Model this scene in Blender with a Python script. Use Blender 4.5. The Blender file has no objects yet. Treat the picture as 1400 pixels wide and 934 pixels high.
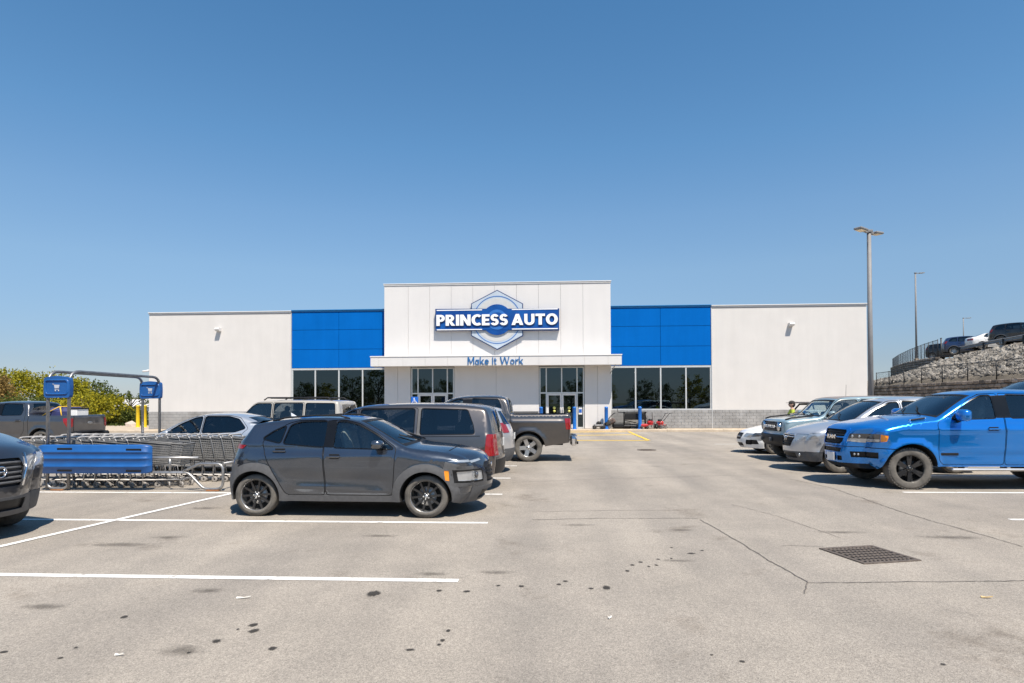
import bpy, bmesh, math, random
import numpy as np
from mathutils import Vector, Matrix, Euler
from mathutils.geometry import delaunay_2d_cdt
rnd = random.Random(7)
S = bpy.context.scene
COL = S.collection
R = math.radians
# ------------------------------------------------------------------ camera
F, YAW, PIT, ROLL, EYE, SHIFT = 850.0, R(3.44), R(0.8), -0.0041, 1.75, 71.1
cam = bpy.data.cameras.new('camera')
cam.sensor_fit = 'HORIZONTAL'; cam.sensor_width = 36.0
cam.lens = 36.0 * F / 1400.0
cam.shift_y = SHIFT / 1400.0
cam.clip_start = 0.05; cam.clip_end = 6000
camo = bpy.data.objects.new('camera', cam); COL.objects.link(camo)
MC = (Matrix.Rotation(YAW, 3, 'Z') @ Matrix.Rotation(math.pi / 2 + PIT, 3, 'X') @ Matrix.Rotation(ROLL, 3, 'Z'))
camo.matrix_world = Matrix.Translation((0, 0, EYE)) @ MC.to_4x4()
S.camera = camo
# ------------------------------------------------------------------ sky, sun, exposure
SUN = Vector((0.27, -0.52, 1.0)).normalized()
world = bpy.data.worlds.new('World'); S.world = world; world.use_nodes = True
wn = world.node_tree.nodes; wl = world.node_tree.links
sky = wn.new('ShaderNodeTexSky'); sky.sky_type = 'NISHITA'; sky.sun_disc = False
sky.sun_elevation = math.asin(SUN.z); sky.sun_rotation = math.atan2(SUN.x, SUN.y)
sky.altitude = 0; sky.air_density = 1.0; sky.dust_density = 0.2; sky.ozone_density = 6.0
bgn = wn['Background']; bgn.inputs['Strength'].default_value = 0.08
# air clarity by height above the horizon, the same all round
wtc = wn.new('ShaderNodeTexCoord'); wsx = wn.new('ShaderNodeSeparateXYZ'); wl.new(wtc.outputs['Generated'], wsx.inputs[0])
wr = wn.new('ShaderNodeValToRGB'); wl.new(wsx.outputs['Z'], wr.inputs['Fac'])
WST = [(0.0, (.50, .53, .66)), (.06, (.59, .57, .62)), (.20, (.90, .89, .82)), (.28, (.90, .97, .91)), (.375, (.77, 1.0, .98)), (.54, (.64, .97, 1.0)), (1.0, (.60, .95, 1.0))]
wr.color_ramp.elements[0].position = 0.0; wr.color_ramp.elements[1].position = 1.0
for p_, c_ in WST[1:-1]: wr.color_ramp.elements.new(p_)
for el_, (p_, c_) in zip(wr.color_ramp.elements, WST): el_.position = p_; el_.color = (*c_, 1)
wm = wn.new('ShaderNodeMix'); wm.data_type = 'RGBA'; wm.blend_type = 'MULTIPLY'; wm.inputs['Factor'].default_value = 1.0
wl.new(sky.outputs[0], wm.inputs['A']); wl.new(wr.outputs['Color'], wm.inputs['B'])
wl.new(wm.outputs['Result'], bgn.inputs['Color'])
sl = bpy.data.lights.new('sun', 'SUN'); sl.energy = 3.75; sl.angle = R(0.5); sl.color = (1.0, 0.915, 0.80)
so = bpy.data.objects.new('sun', sl); COL.objects.link(so)
so.rotation_euler = SUN.to_track_quat('Z', 'Y').to_euler(); so.location = (20, -40, 60)
S.view_settings.view_transform = 'Standard'; S.view_settings.look = 'None'
S.view_settings.exposure = 0.95; S.view_settings.gamma = 1.0; S.view_settings.use_curve_mapping = False

# ------------------------------------------------------------------ pixel -> place (a direction, met with a plane)
CAMP = Vector((0, 0, EYE))
def ray(px, py): return MC @ Vector(((px - 700) / F, (467 + SHIFT - py) / F, -1))
def G(px, py, z=0.0):
    d = ray(px, py); return CAMP + d * ((z - EYE) / d.z)
def WY(px, py, Y):
    d = ray(px, py); return CAMP + d * (Y / d.y)
def P(px, py, dep): return CAMP + ray(px, py) * dep

# ------------------------------------------------------------------ materials
MATS = {}
def mat(name, col, rough=0.5, metal=0.0, coat=0.0, var=0.0, vs=4.0, bump=0.0, bs=60.0, spec=0.5, emit=None, es=1.0, rvar=0.0, col2=None, detail=4.0):
    if name in MATS: return MATS[name]
    m = bpy.data.materials.new(name); m.use_nodes = True; MATS[name] = m
    nt = m.node_tree; n = nt.nodes; l = nt.links; b = n['Principled BSDF']
    b.inputs['Base Color'].default_value = (*col, 1); b.inputs['Roughness'].default_value = rough
    b.inputs['Metallic'].default_value = metal; b.inputs['Coat Weight'].default_value = coat
    b.inputs['Coat Roughness'].default_value = 0.04; b.inputs['Specular IOR Level'].default_value = spec
    if emit: b.inputs['Emission Color'].default_value = (*emit, 1); b.inputs['Emission Strength'].default_value = es
    tc = n.new('ShaderNodeTexCoord')
    if var > 0 or col2:
        no = n.new('ShaderNodeTexNoise'); no.inputs['Scale'].default_value = vs; no.inputs['Detail'].default_value = detail
        l.new(tc.outputs['Object'], no.inputs['Vector'])
        r = n.new('ShaderNodeValToRGB'); r.color_ramp.elements[0].position = 0.3; r.color_ramp.elements[1].position = 0.7
        c2 = col2 if col2 else tuple(min(1, c * (1 + var)) for c in col)
        c1 = col if col2 else tuple(c * (1 - var) for c in col)
        r.color_ramp.elements[0].color = (*c1, 1); r.color_ramp.elements[1].color = (*c2, 1)
        l.new(no.outputs['Fac'], r.inputs['Fac']); l.new(r.outputs['Color'], b.inputs['Base Color'])
    if rvar > 0:
        n2 = n.new('ShaderNodeTexNoise'); n2.inputs['Scale'].default_value = 3.0; n2.inputs['Detail'].default_value = 5
        l.new(tc.outputs['Object'], n2.inputs['Vector'])
        mr = n.new('ShaderNodeMapRange'); mr.inputs['To Min'].default_value = max(0.02, rough - rvar); mr.inputs['To Max'].default_value = rough + rvar
        l.new(n2.outputs['Fac'], mr.inputs['Value']); l.new(mr.outputs['Result'], b.inputs['Roughness'])
    if bump > 0:
        nb = n.new('ShaderNodeTexNoise'); nb.inputs['Scale'].default_value = bs; nb.inputs['Detail'].default_value = 3
        l.new(tc.outputs['Object'], nb.inputs['Vector'])
        bp = n.new('ShaderNodeBump'); bp.inputs['Strength'].default_value = bump; bp.inputs['Distance'].default_value = 0.01
        l.new(nb.outputs['Fac'], bp.inputs['Height']); l.new(bp.outputs['Normal'], b.inputs['Normal'])
    return m
def glass(name, tint, refl=(1, 1, 1), ior=1.5, rough=0.0):
    if name in MATS: return MATS[name]
    m = bpy.data.materials.new(name); m.use_nodes = True; MATS[name] = m
    nt = m.node_tree; n = nt.nodes; l = nt.links; n.remove(n['Principled BSDF'])
    out = n['Material Output']
    tr = n.new('ShaderNodeBsdfTransparent'); tr.inputs['Color'].default_value = (*tint, 1)
    gl = n.new('ShaderNodeBsdfGlossy'); gl.inputs['Roughness'].default_value = rough; gl.inputs['Color'].default_value = (*refl, 1)
    fr = n.new('ShaderNodeFresnel'); fr.inputs['IOR'].default_value = ior
    mx = n.new('ShaderNodeMixShader')
    l.new(fr.outputs[0], mx.inputs[0]); l.new(tr.outputs[0], mx.inputs[1]); l.new(gl.outputs[0], mx.inputs[2])
    l.new(mx.outputs[0], out.inputs['Surface'])
    return m
def paint(name, col, metal=0.0, rough=0.35, dust=0.10):
    """clear-coated car paint, with uneven road dust in its colour and gloss"""
    if name in MATS: return MATS[name]
    m = mat(name, col, rough, metal, 1.0)
    nt = m.node_tree; n = nt.nodes; l = nt.links; b = n['Principled BSDF']
    tc = n.new('ShaderNodeTexCoord')
    no = n.new('ShaderNodeTexNoise'); no.inputs['Scale'].default_value = 2.3; no.inputs['Detail'].default_value = 7; no.inputs['Roughness'].default_value = 0.65
    l.new(tc.outputs['Object'], no.inputs['Vector'])
    mr = n.new('ShaderNodeMapRange'); mr.inputs['From Min'].default_value = 0.35; mr.inputs['From Max'].default_value = 0.8
    mr.inputs['To Min'].default_value = 0.0; mr.inputs['To Max'].default_value = dust * 2
    l.new(no.outputs['Fac'], mr.inputs['Value'])
    sx = n.new('ShaderNodeSeparateXYZ'); l.new(tc.outputs['Object'], sx.inputs[0])
    mz = n.new('ShaderNodeMapRange'); mz.inputs['From Min'].default_value = 0.75; mz.inputs['From Max'].default_value = 0.25
    mz.inputs['To Min'].default_value = 0.0; mz.inputs['To Max'].default_value = dust * 1.6
    l.new(sx.outputs['Z'], mz.inputs['Value'])
    ad = n.new('ShaderNodeMath'); ad.operation = 'ADD'; l.new(mr.outputs[0], ad.inputs[0]); l.new(mz.outputs[0], ad.inputs[1])
    mx = n.new('ShaderNodeMix'); mx.data_type = 'RGBA'; mx.inputs['A'].default_value = (*col, 1); mx.inputs['B'].default_value = (0.30, 0.27, 0.23, 1)
    l.new(ad.outputs[0], mx.inputs['Factor']); l.new(mx.outputs['Result'], b.inputs['Base Color'])
    cr = n.new('ShaderNodeMapRange'); cr.inputs['To Min'].default_value = 0.015; cr.inputs['To Max'].default_value = 0.25
    l.new(ad.outputs[0], cr.inputs['Value']); l.new(cr.outputs[0], b.inputs['Coat Roughness'])
    return m

BLACK = mat('black_plastic', (0.012, 0.012, 0.013), 0.5, var=0.25, spec=0.3)
TRIMB = mat('gloss_black_trim', (0.005, 0.005, 0.0055), 0.25, var=0.2, spec=0.35)
RUBBER = mat('rubber', (0.028, 0.027, 0.026), 0.8, var=0.35, vs=9, bump=0.5, bs=45)
TYRE = mat('tyre_rubber', (0.115, 0.105, 0.092), 0.85, var=0.35, vs=7, bump=0.6, bs=55)
DARK = mat('dark_underside', (0.012, 0.012, 0.012), 0.9)
INTERIOR = mat('cabin_trim', (0.13, 0.13, 0.132), 0.8, var=0.3)
SEATM = mat('seat_fabric', (0.27, 0.265, 0.26), 0.85, var=0.2, vs=30)
CLAD = mat('grey_cladding', (0.085, 0.085, 0.088), 0.6, var=0.12, vs=20)
CHROME = mat('chrome', (0.75, 0.75, 0.76), 0.12, 1.0, var=0.05)
STEEL = mat('galvanised_steel', (0.36, 0.355, 0.35), 0.42, 0.8, var=0.18, vs=14)
ALLOY = mat('alloy', (0.55, 0.55, 0.55), 0.3, 0.9, var=0.08)
BALLOY = mat('black_alloy', (0.02, 0.02, 0.021), 0.3, 0.2, coat=0.6, var=0.2)
LAMP = mat('headlamp_lens', (0.50, 0.51, 0.52), 0.15, 0.5, coat=1.0, var=0.08, vs=6)
LAMPD = mat('headlamp_dark', (0.10, 0.10, 0.105), 0.12, 0.4, coat=1.0, var=0.15, vs=8)
RED = mat('red_lens', (0.25, 0.005, 0.007), 0.2, coat=0.7, var=0.12, vs=10)
AMBER = mat('amber_lens', (0.85, 0.28, 0.02), 0.2, coat=1.0, var=0.15)
WHITEP = mat('white_plastic', (0.75, 0.74, 0.72), 0.4, var=0.05)
CARGLASS = glass('tinted_glass', (0.20, 0.215, 0.23), ior=1.75)
CLEARGLASS = glass('clear_glass', (0.78, 0.86, 0.83), ior=1.9)
WINDSCREEN = glass('windscreen', (0.74, 0.82, 0.80), ior=2.3)
STOREGLASS = glass('store_glass', (0.09, 0.12, 0.13), (0.70, 0.90, 1.0), ior=1.85)

# ------------------------------------------------------------------ mesh helpers
class MB:
    def __init__(s): s.v = []; s.f = []; s.m = []; s.sm = []
    def add(s, vs, fs, mi=0, smooth=False):
        o = len(s.v); s.v += [tuple(v) for v in vs]
        for f in fs: s.f.append([i + o for i in f]); s.m.append(mi); s.sm.append(smooth)
        return s
    def box(s, c, d, mi=0, rot=None, bev=0.0):
        cx, cy, cz = c; hx, hy, hz = d[0] / 2, d[1] / 2, d[2] / 2
        if bev <= 0:
            vs = [(sx * hx, sy * hy, sz * hz) for sx in (-1, 1) for sy in (-1, 1) for sz in (-1, 1)]
            fs = [(0, 1, 3, 2), (4, 6, 7, 5), (0, 4, 5, 1), (2, 3, 7, 6), (0, 2, 6, 4), (1, 5, 7, 3)]
        else:
            b = min(bev, hx * .95, hy * .95, hz * .95)
            vs = []
            for sx in (-1, 1):
                for sy in (-1, 1):
                    for sz in (-1, 1):
                        vs += [(sx * hx, sy * (hy - b), sz * (hz - b)), (sx * (hx - b), sy * hy, sz * (hz - b)), (sx * (hx - b), sy * (hy - b), sz * hz)]
            fs = BOXF
        if rot is not None: vs = [rot @ Vector(v) for v in vs]
        s.add([(v[0] + cx, v[1] + cy, v[2] + cz) for v in vs], fs, mi)
        return s
    def span(s, x0, x1, y0, y1, z0, z1, mi=0, bev=0.0):
        return s.box(((x0 + x1) / 2, (y0 + y1) / 2, (z0 + z1) / 2), (abs(x1 - x0), abs(y1 - y0), abs(z1 - z0)), mi, None, bev)
    def tube(s, pts, r, n=8, mi=0, cap=True, smooth=True):
        pts = [Vector(p) for p in pts]; k = len(pts)
        rs = r if isinstance(r, (list, tuple)) else [r] * k
        up = None; vs = []
        for i, p in enumerate(pts):
            t = (pts[min(i + 1, k - 1)] - pts[max(i - 1, 0)])
            if t.length < 1e-9: t = Vector((0, 0, 1))
            t.normalize()
            if up is None:
                up = Vector((0, 0, 1)) if abs(t.z) < .9 else Vector((1, 0, 0))
                up = (up - t * up.dot(t)).normalized()
            else:
                up = up - t * up.dot(t)
                up = up.normalized() if up.length > 1e-6 else Vector((1, 0, 0))
            sd = t.cross(up)
            for j in range(n):
                a = 2 * math.pi * j / n
                vs.append(p + (up * math.cos(a) + sd * math.sin(a)) * rs[i])
        fs = [(i * n + j, i * n + (j + 1) % n, (i + 1) * n + (j + 1) % n, (i + 1) * n + j) for i in range(k - 1) for j in range(n)]
        o = len(s.v); s.add(vs, fs, mi, smooth)
        if cap and n > 2:
            s.f.append([o + j for j in range(n)][::-1]); s.m.append(mi); s.sm.append(False)
            s.f.append([o + (k - 1) * n + j for j in range(n)]); s.m.append(mi); s.sm.append(False)
        return s
    def lathe(s, prof, c=(0, 0, 0), axis='z', n=24, mi=0, smooth=True):
        """prof: (radius, height) pairs along the axis"""
        vs = []
        for r, h in prof:
            for j in range(n):
                a = 2 * math.pi * j / n; u, w = r * math.cos(a), r * math.sin(a)
                q = (u, w, h) if axis == 'z' else ((u, h, w) if axis == 'y' else (h, u, w))
                vs.append((q[0] + c[0], q[1] + c[1], q[2] + c[2]))
        k = len(prof)
        fs = [(i * n + j, i * n + (j + 1) % n, (i + 1) * n + (j + 1) % n, (i + 1) * n + j) for i in range(k - 1) for j in range(n)]
        return s.add(vs, fs, mi, smooth)
    def prism(s, poly, y0, y1, mi=0, axes='xz'):
        """polygon extruded along the third axis"""
        def mk(a, b, h): return (a, h, b) if axes == 'xz' else ((a, b, h) if axes == 'xy' else (h, a, b))
        n = len(poly)
        vs = [mk(a, b, y0) for a, b in poly] + [mk(a, b, y1) for a, b in poly]
        fs = [list(range(n)), list(range(2 * n - 1, n - 1, -1))] + [(i, i + n, (i + 1) % n + n, (i + 1) % n) for i in range(n)]
        return s.add(vs, fs, mi)
    def ell(s, c, r, mi=0, nu=14, nv=8):
        vs = []
        for i in range(nv + 1):
            a = math.pi * i / nv
            for j in range(nu):
                b = 2 * math.pi * j / nu
                vs.append((c[0] + r[0] * math.sin(a) * math.cos(b), c[1] + r[1] * math.sin(a) * math.sin(b), c[2] + r[2] * math.cos(a)))
        fs = [(i * nu + j, (i + 1) * nu + j, (i + 1) * nu + (j + 1) % nu, i * nu + (j + 1) % nu) for i in range(nv) for j in range(nu)]
        return s.add(vs, fs, mi, True)
    def mesh(s, name, mats):
        me = bpy.data.meshes.new(name)
        me.from_pydata(s.v, [], s.f)
        for m in (mats if isinstance(mats, (list, tuple)) else [mats]): me.materials.append(m)
        me.polygons.foreach_set('material_index', s.m); me.polygons.foreach_set('use_smooth', s.sm)
        bm = bmesh.new(); bm.from_mesh(me); bmesh.ops.recalc_face_normals(bm, faces=bm.faces); bm.to_mesh(me); bm.free()
        return me
    def build(s, name, mats, parent=None, loc=None, rot=None):
        return obj(name, s.mesh(name, mats), parent, loc, rot)
def _boxfaces():
    bm = bmesh.new(); vs = []
    for sx in (-1, 1):
        for sy in (-1, 1):
            for sz in (-1, 1):
                for q in ((1, .9, .9), (.9, 1, .9), (.9, .9, 1)): vs.append(bm.verts.new((sx * q[0], sy * q[1], sz * q[2])))
    bm.verts.index_update(); r = bmesh.ops.convex_hull(bm, input=vs)
    bmesh.ops.dissolve_limit(bm, angle_limit=0.02, verts=bm.verts, edges=bm.edges)
    bm.verts.index_update(); f = [[v.index for v in q.verts] for q in bm.faces]; bm.free(); return f
BOXF = _boxfaces()
def obj(name, me, parent=None, loc=None, rot=None):
    o = bpy.data.objects.new(name, me); COL.objects.link(o)
    if parent is not None: o.parent = parent
    if loc is not None: o.location = loc
    if rot is not None: o.rotation_euler = rot
    return o
def thing(name, label, cat, loc=(0, 0, 0), rz=0.0, group=None):
    o = obj(name, None, None, loc, (0, 0, rz)); o.empty_display_size = 0.2
    return tag(o, label, cat, group)
def tag(o, label, cat, group=None):
    o['label'] = label; o['category'] = cat
    if group: o['group'] = group
    return o
def structure(o): o['kind'] = 'structure'; return o
def stuff(o, label=None, cat=None):
    o['kind'] = 'stuff'
    if label: o['label'] = label
    if cat: o['category'] = cat
    return o
def dup(root, loc=None, rz=None, label=None, group=None, parent=None):
    r = root.copy(); COL.objects.link(r)
    if loc is not None: r.location = loc
    if rz is not None: r.rotation_euler = (0, 0, rz)
    if label: r['label'] = label
    if group: r['group'] = group
    if parent: r.parent = parent
    for ch in root.children: dup(ch, parent=r)
    return r
def text_mesh(body, width=None, height=None, extrude=0.01, offset=0.0, space=1.0):
    """letters as a mesh in the xz plane, facing -y, left bottom at the origin"""
    cu = bpy.data.curves.new('t', 'FONT'); cu.body = body; cu.size = 1.0; cu.extrude = 0.5; cu.offset = offset; cu.space_character = space
    cu.resolution_u = 4
    ob = bpy.data.objects.new('t', cu)
    me = bpy.data.meshes.new_from_object(ob)
    bpy.data.objects.remove(ob); bpy.data.curves.remove(cu)
    co = np.array([v.co[:] for v in me.vertices]); lo = co.min(0); hi = co.max(0); d = hi - lo
    sx = width / d[0] if width else None; sy = height / d[1] if height else None
    if sx is None: sx = sy
    if sy is None: sy = sx
    out = np.stack([(co[:, 0] - lo[0]) * sx, -(co[:, 2] / max(d[2], 1e-6)) * 2 * extrude, (co[:, 1] - lo[1]) * sy], 1)
    me.vertices.foreach_set('co', out.ravel()); me.update()
    return me
# ------------------------------------------------------------------ outlines in the plane
def pip(poly, X, Y):
    """points in polygon (arrays)"""
    poly = np.asarray(poly, float); ins = np.zeros(len(X), bool); n = len(poly); j = n - 1
    for i in range(n):
        xi, yi = poly[i]; xj, yj = poly[j]
        c = (yi > Y) != (yj > Y)
        with np.errstate(divide='ignore', invalid='ignore'):
            ins ^= c & (X < (xj - xi) * (Y - yi) / (yj - yi) + xi)
        j = i
    return ins
def grow(poly, d):
    p = np.asarray(poly, float); n = len(p)
    area = 0.5 * sum(p[i - 1][0] * p[i][1] - p[i][0] * p[i - 1][1] for i in range(n))
    sg = 1 if area > 0 else -1; out = []
    for i in range(n):
        u = p[i] - p[i - 1]; v = p[(i + 1) % n] - p[i]
        u = u / (np.linalg.norm(u) + 1e-9); v = v / (np.linalg.norm(v) + 1e-9)
        nu = np.array([u[1], -u[0]]) * sg; nv = np.array([v[1], -v[0]]) * sg
        b = nu + nv; b = b / (np.linalg.norm(b) + 1e-9)
        out.append(p[i] + b * d / max(0.35, b @ nu))
    return out
def soften(poly, d=.05, k=3):
    """round the corners of a polygon over at most d metres"""
    p = [np.asarray(q, float) for q in poly]; out = []; n = len(p)
    for i in range(n):
        a, b, c = p[i - 1], p[i], p[(i + 1) % n]
        la, lc = np.linalg.norm(a - b), np.linalg.norm(c - b)
        q0 = b + (a - b) * min(.45, d / (la + 1e-9)); q2 = b + (c - b) * min(.45, d / (lc + 1e-9))
        for t in np.linspace(0, 1, k + 1): out.append(q0 * (1 - t) ** 2 + b * 2 * t * (1 - t) + q2 * t * t)
    return out
def chaikin(p, k=2, closed=True):
    p = [np.asarray(q, float) for q in p]
    for _ in range(k):
        out = [] if closed else [p[0]]
        n = len(p)
        for i in range(n if closed else n - 1):
            a, b = p[i], p[(i + 1) % n]
            out += [a * .78 + b * .22, a * .22 + b * .78]
        if not closed: out.append(p[-1])
        p = out
    return p
def dens(poly, st):
    out = []; n = len(poly)
    for i in range(n):
        a = np.asarray(poly[i], float); b = np.asarray(poly[(i + 1) % n], float)
        k = max(1, int(np.ceil(np.linalg.norm(b - a) / st)))
        out += [a + (b - a) * j / k for j in range(k)]
    return out
def cdt(loops, pts, tol=1e-5):
    """constrained triangulation of loops (closed) plus free points"""
    vs = []; es = []
    for lp in loops:
        o = len(vs); n = len(lp); vs += [Vector((float(q[0]), float(q[1]))) for q in lp]
        es += [(o + i, o + (i + 1) % n) for i in range(n)]
    vs += [Vector((float(q[0]), float(q[1]))) for q in pts]
    r = delaunay_2d_cdt(vs, es, [], 0, tol)
    V = np.array([(v.x, v.y) for v in r[0]]); T = np.array([list(f) for f in r[2] if len(f) == 3], int)
    return V, T

# ================================================================== ground
def asphalt():
    m = bpy.data.materials.new('asphalt'); m.use_nodes = True
    nt = m.node_tree; n = nt.nodes; l = nt.links; b = n['Principled BSDF']
    geo = n.new('ShaderNodeNewGeometry')
    def noise(sc, det, ro=0.55, vec=None):
        t = n.new('ShaderNodeTexNoise'); t.inputs['Scale'].default_value = sc; t.inputs['Detail'].default_value = det; t.inputs['Roughness'].default_value = ro
        l.new(vec or geo.outputs['Position'], t.inputs['Vector']); return t
    def ramp(src, p0, p1, c0, c1):
        r = n.new('ShaderNodeValToRGB'); r.color_ramp.elements[0].position = p0; r.color_ramp.elements[1].position = p1
        r.color_ramp.elements[0].color = (*c0, 1); r.color_ramp.elements[1].color = (*c1, 1); l.new(src, r.inputs['Fac']); return r
    def mul(a, c, f=1.0):
        x = n.new('ShaderNodeMix'); x.data_type = 'RGBA'; x.blend_type = 'MULTIPLY'; x.inputs['Factor'].default_value = f
        l.new(a, x.inputs['A']); l.new(c, x.inputs['B']); return x.outputs['Result']
    big = noise(0.16, 5, 0.6)
    base = ramp(big.outputs['Fac'], 0.32, 0.68, (0.275, 0.250, 0.220), (0.335, 0.306, 0.270))
    # stones in the mix: pale and dark grains
    vo = n.new('ShaderNodeTexVoronoi'); vo.inputs['Scale'].default_value = 150.0; l.new(geo.outputs['Position'], vo.inputs['Vector'])
    grain = ramp(vo.outputs['Color'], 0.05, 0.95, (0.58, 0.57, 0.56), (1.42, 1.40, 1.37))
    vo2 = n.new('ShaderNodeTexVoronoi'); vo2.inputs['Scale'].default_value = 60.0; l.new(geo.outputs['Position'], vo2.inputs['Vector'])
    grain2 = ramp(vo2.outputs['Color'], 0.1, 0.9, (0.90, 0.90, 0.90), (1.10, 1.10, 1.09))
    med = noise(1.1, 6, 0.65); mr = ramp(med.outputs['Fac'], 0.3, 0.7, (0.88, 0.88, 0.88), (1.08, 1.07, 1.06))
    # long wheel-worn streaks along the aisle and smudged patches in the bays
    mp = n.new('ShaderNodeMapping'); mp.inputs['Scale'].default_value = (0.9, 0.10, 1); l.new(geo.outputs['Position'], mp.inputs['Vector'])
    st = noise(1.0, 4, 0.5, mp.outputs['Vector']); sr = ramp(st.outputs['Fac'], 0.35, 0.65, (0.84, 0.84, 0.85), (1.08, 1.07, 1.06))
    sm = noise(0.75, 7, 0.7); smr = ramp(sm.outputs['Fac'], 0.30, 0.42, (0.60, 0.57, 0.54), (1, 1, 1))
    c = mul(base.outputs['Color'], grain.outputs['Color'], 0.85); c = mul(c, grain2.outputs['Color']); c = mul(c, mr.outputs['Color']); c = mul(c, sr.outputs['Color']); c = mul(c, smr.outputs['Color'], 0.75)
    l.new(c, b.inputs['Base Color']); b.inputs['Roughness'].default_value = 0.9; b.inputs['Specular IOR Level'].default_value = 0.25
    bp = n.new('ShaderNodeBump'); bp.inputs['Strength'].default_value = 0.55; bp.inputs['Distance'].default_value = 0.006
    l.new(vo.outputs['Distance'], bp.inputs['Height']); l.new(bp.outputs['Normal'], b.inputs['Normal'])
    return m
ASPH = asphalt()
GRASSM = mat('rough_grass', (0.075, 0.085, 0.025), 0.9, col2=(0.16, 0.14, 0.06), vs=1.3, detail=8)
CONC = mat('concrete', (0.44, 0.36, 0.27), 0.85, var=0.14, vs=3.0, bump=0.3, bs=40, detail=8)
WHITELINE = mat('line_paint', (0.68, 0.66, 0.62), 0.75, col2=(0.80, 0.79, 0.76), vs=14, detail=8)
def wear(m, scale, lo, hi):
    """paint worn through to the asphalt in flecks"""
    nt = m.node_tree; b = nt.nodes['Principled BSDF']; ge = nt.nodes.new('ShaderNodeNewGeometry'); no = nt.nodes.new('ShaderNodeTexNoise')
    no.inputs['Scale'].default_value = scale; no.inputs['Detail'].default_value = 9; no.inputs['Roughness'].default_value = .75; nt.links.new(ge.outputs['Position'], no.inputs['Vector'])
    mr = nt.nodes.new('ShaderNodeMapRange'); mr.inputs['From Min'].default_value = lo; mr.inputs['From Max'].default_value = hi; nt.links.new(no.outputs['Fac'], mr.inputs['Value']); nt.links.new(mr.outputs[0], b.inputs['Alpha'])
wear(WHITELINE, 7.0, .33, .43)
YELLOWLINE = mat('yellow_line_paint', (0.72, 0.46, 0.03), 0.8, col2=(0.60, 0.42, 0.10), vs=9, detail=8)

g = MB(); g.add([(-2500, -2500, -.03), (2500, -2500, -.03), (2500, 2500, -.03), (-2500, 2500, -.03)], [(0, 1, 2, 3)])
structure(g.build('ground', GRASSM))
lot = MB(); lot.add([(-70, -75, 0), (31.3, -75, 0), (31.3, 60, 0), (-70, 42, 0)], [(0, 1, 2, 3)])
LOT = structure(lot.build('parking_lot', ASPH))

def strip(pts, w, z, m, name, parent, ragged=0.0, seed=1):
    """a flat ribbon along a path"""
    rr = random.Random(seed); b = MB(); vs = []; fs = []
    P2 = []
    for a, c in zip(pts[:-1], pts[1:]):
        k = max(1, int((Vector(c) - Vector(a)).length / (0.05 if ragged else 1.5)))
        P2 += [Vector(a).lerp(Vector(c), i / k) for i in range(k)]
    P2.append(Vector(pts[-1]))
    off = 0.0
    for i, p in enumerate(P2):
        t = (P2[min(i + 1, len(P2) - 1)] - P2[max(i - 1, 0)]).normalized(); nn = Vector((-t.y, t.x))
        off = off * 0.8 + rr.uniform(-1, 1) * ragged * w * 2
        ww = w / 2 * (1 + ragged * rr.uniform(-.9, .9))
        vs += [(p.x + nn.x * (off + ww), p.y + nn.y * (off + ww), z), (p.x + nn.x * (off - ww), p.y + nn.y * (off - ww), z)]
    fs = [(2 * i, 2 * i + 1, 2 * i + 3, 2 * i + 2) for i in range(len(P2) - 1)]
    return b.add(vs, fs).build(name, m, parent)
wear(YELLOWLINE, 3.0, .28, .42)
# white bay lines (left double row, right row)
LX0, LX1 = -11.6, -0.9
for y in (0.6, 3.35, 6.08, 9.0, 11.80, 14.3, 17.05, 19.8, 22.5, 25.2):
    strip([(LX0, y - .02 * 0), (LX1 + (0.0 if y > 6 else .1), y)], 0.105, .004, WHITELINE, 'bay_line', LOT)
for y in (1.3, 4.05, 6.8, 9.55, 12.3, 15.05, 17.8, 20.5, 23.2, 25.9):
    strip([(6.72, y), (12.3, y)], 0.105, .004, WHITELINE, 'bay_line', LOT)
strip([(-7.05, 4.9), (-6.15, 11.72)], 0.105, .008, WHITELINE, 'bay_line', LOT)
# yellow hatching in front of the doors
for pl, w_, z_ in (([(858, 589.8), (887, 602.5)], .17, .012), ([(776, 602.3), (886, 602.5)], .35, .008), ([(772, 595.5), (868, 594.5)], .40, .004), ([(778, 591), (855, 590.5)], .40, .004)):
    strip([tuple(G(*q)[:2]) for q in pl], w_, z_, YELLOWLINE, 'hatch_line', LOT)
# saw cuts and cracks
CRACK = mat('crack_filler', (0.115, 0.10, 0.088), 0.95, var=0.4, vs=20)
def gp(*l): return [tuple(G(*q)[:2]) for q in l]
for i, (pl, w) in enumerate([
    ([(958, 711), (1000, 736), (1050, 766), (1105, 797)], .013), ([(1105, 797), (1180, 797), (1280, 796), (1420, 794)], .012),
    ([(1100, 812), (1105, 797)], .010), ([(728, 711), (820, 709), (955, 709)], .014), ([(728, 700), (840, 698), (930, 698)], .010),
    ([(1080, 655), (1140, 668), (1240, 703), (1400, 748)], .013), ([(1000, 690), (1060, 705), (1150, 736)], .008),
    ([(1070, 746), (1126, 748)], .010), ([(700, 660), (820, 655), (1000, 650)], .012)]):
    strip([Vector(q) for q in gp(*pl)], w, .005, CRACK, 'crack', LOT, ragged=0.35, seed=i + 3)
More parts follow.
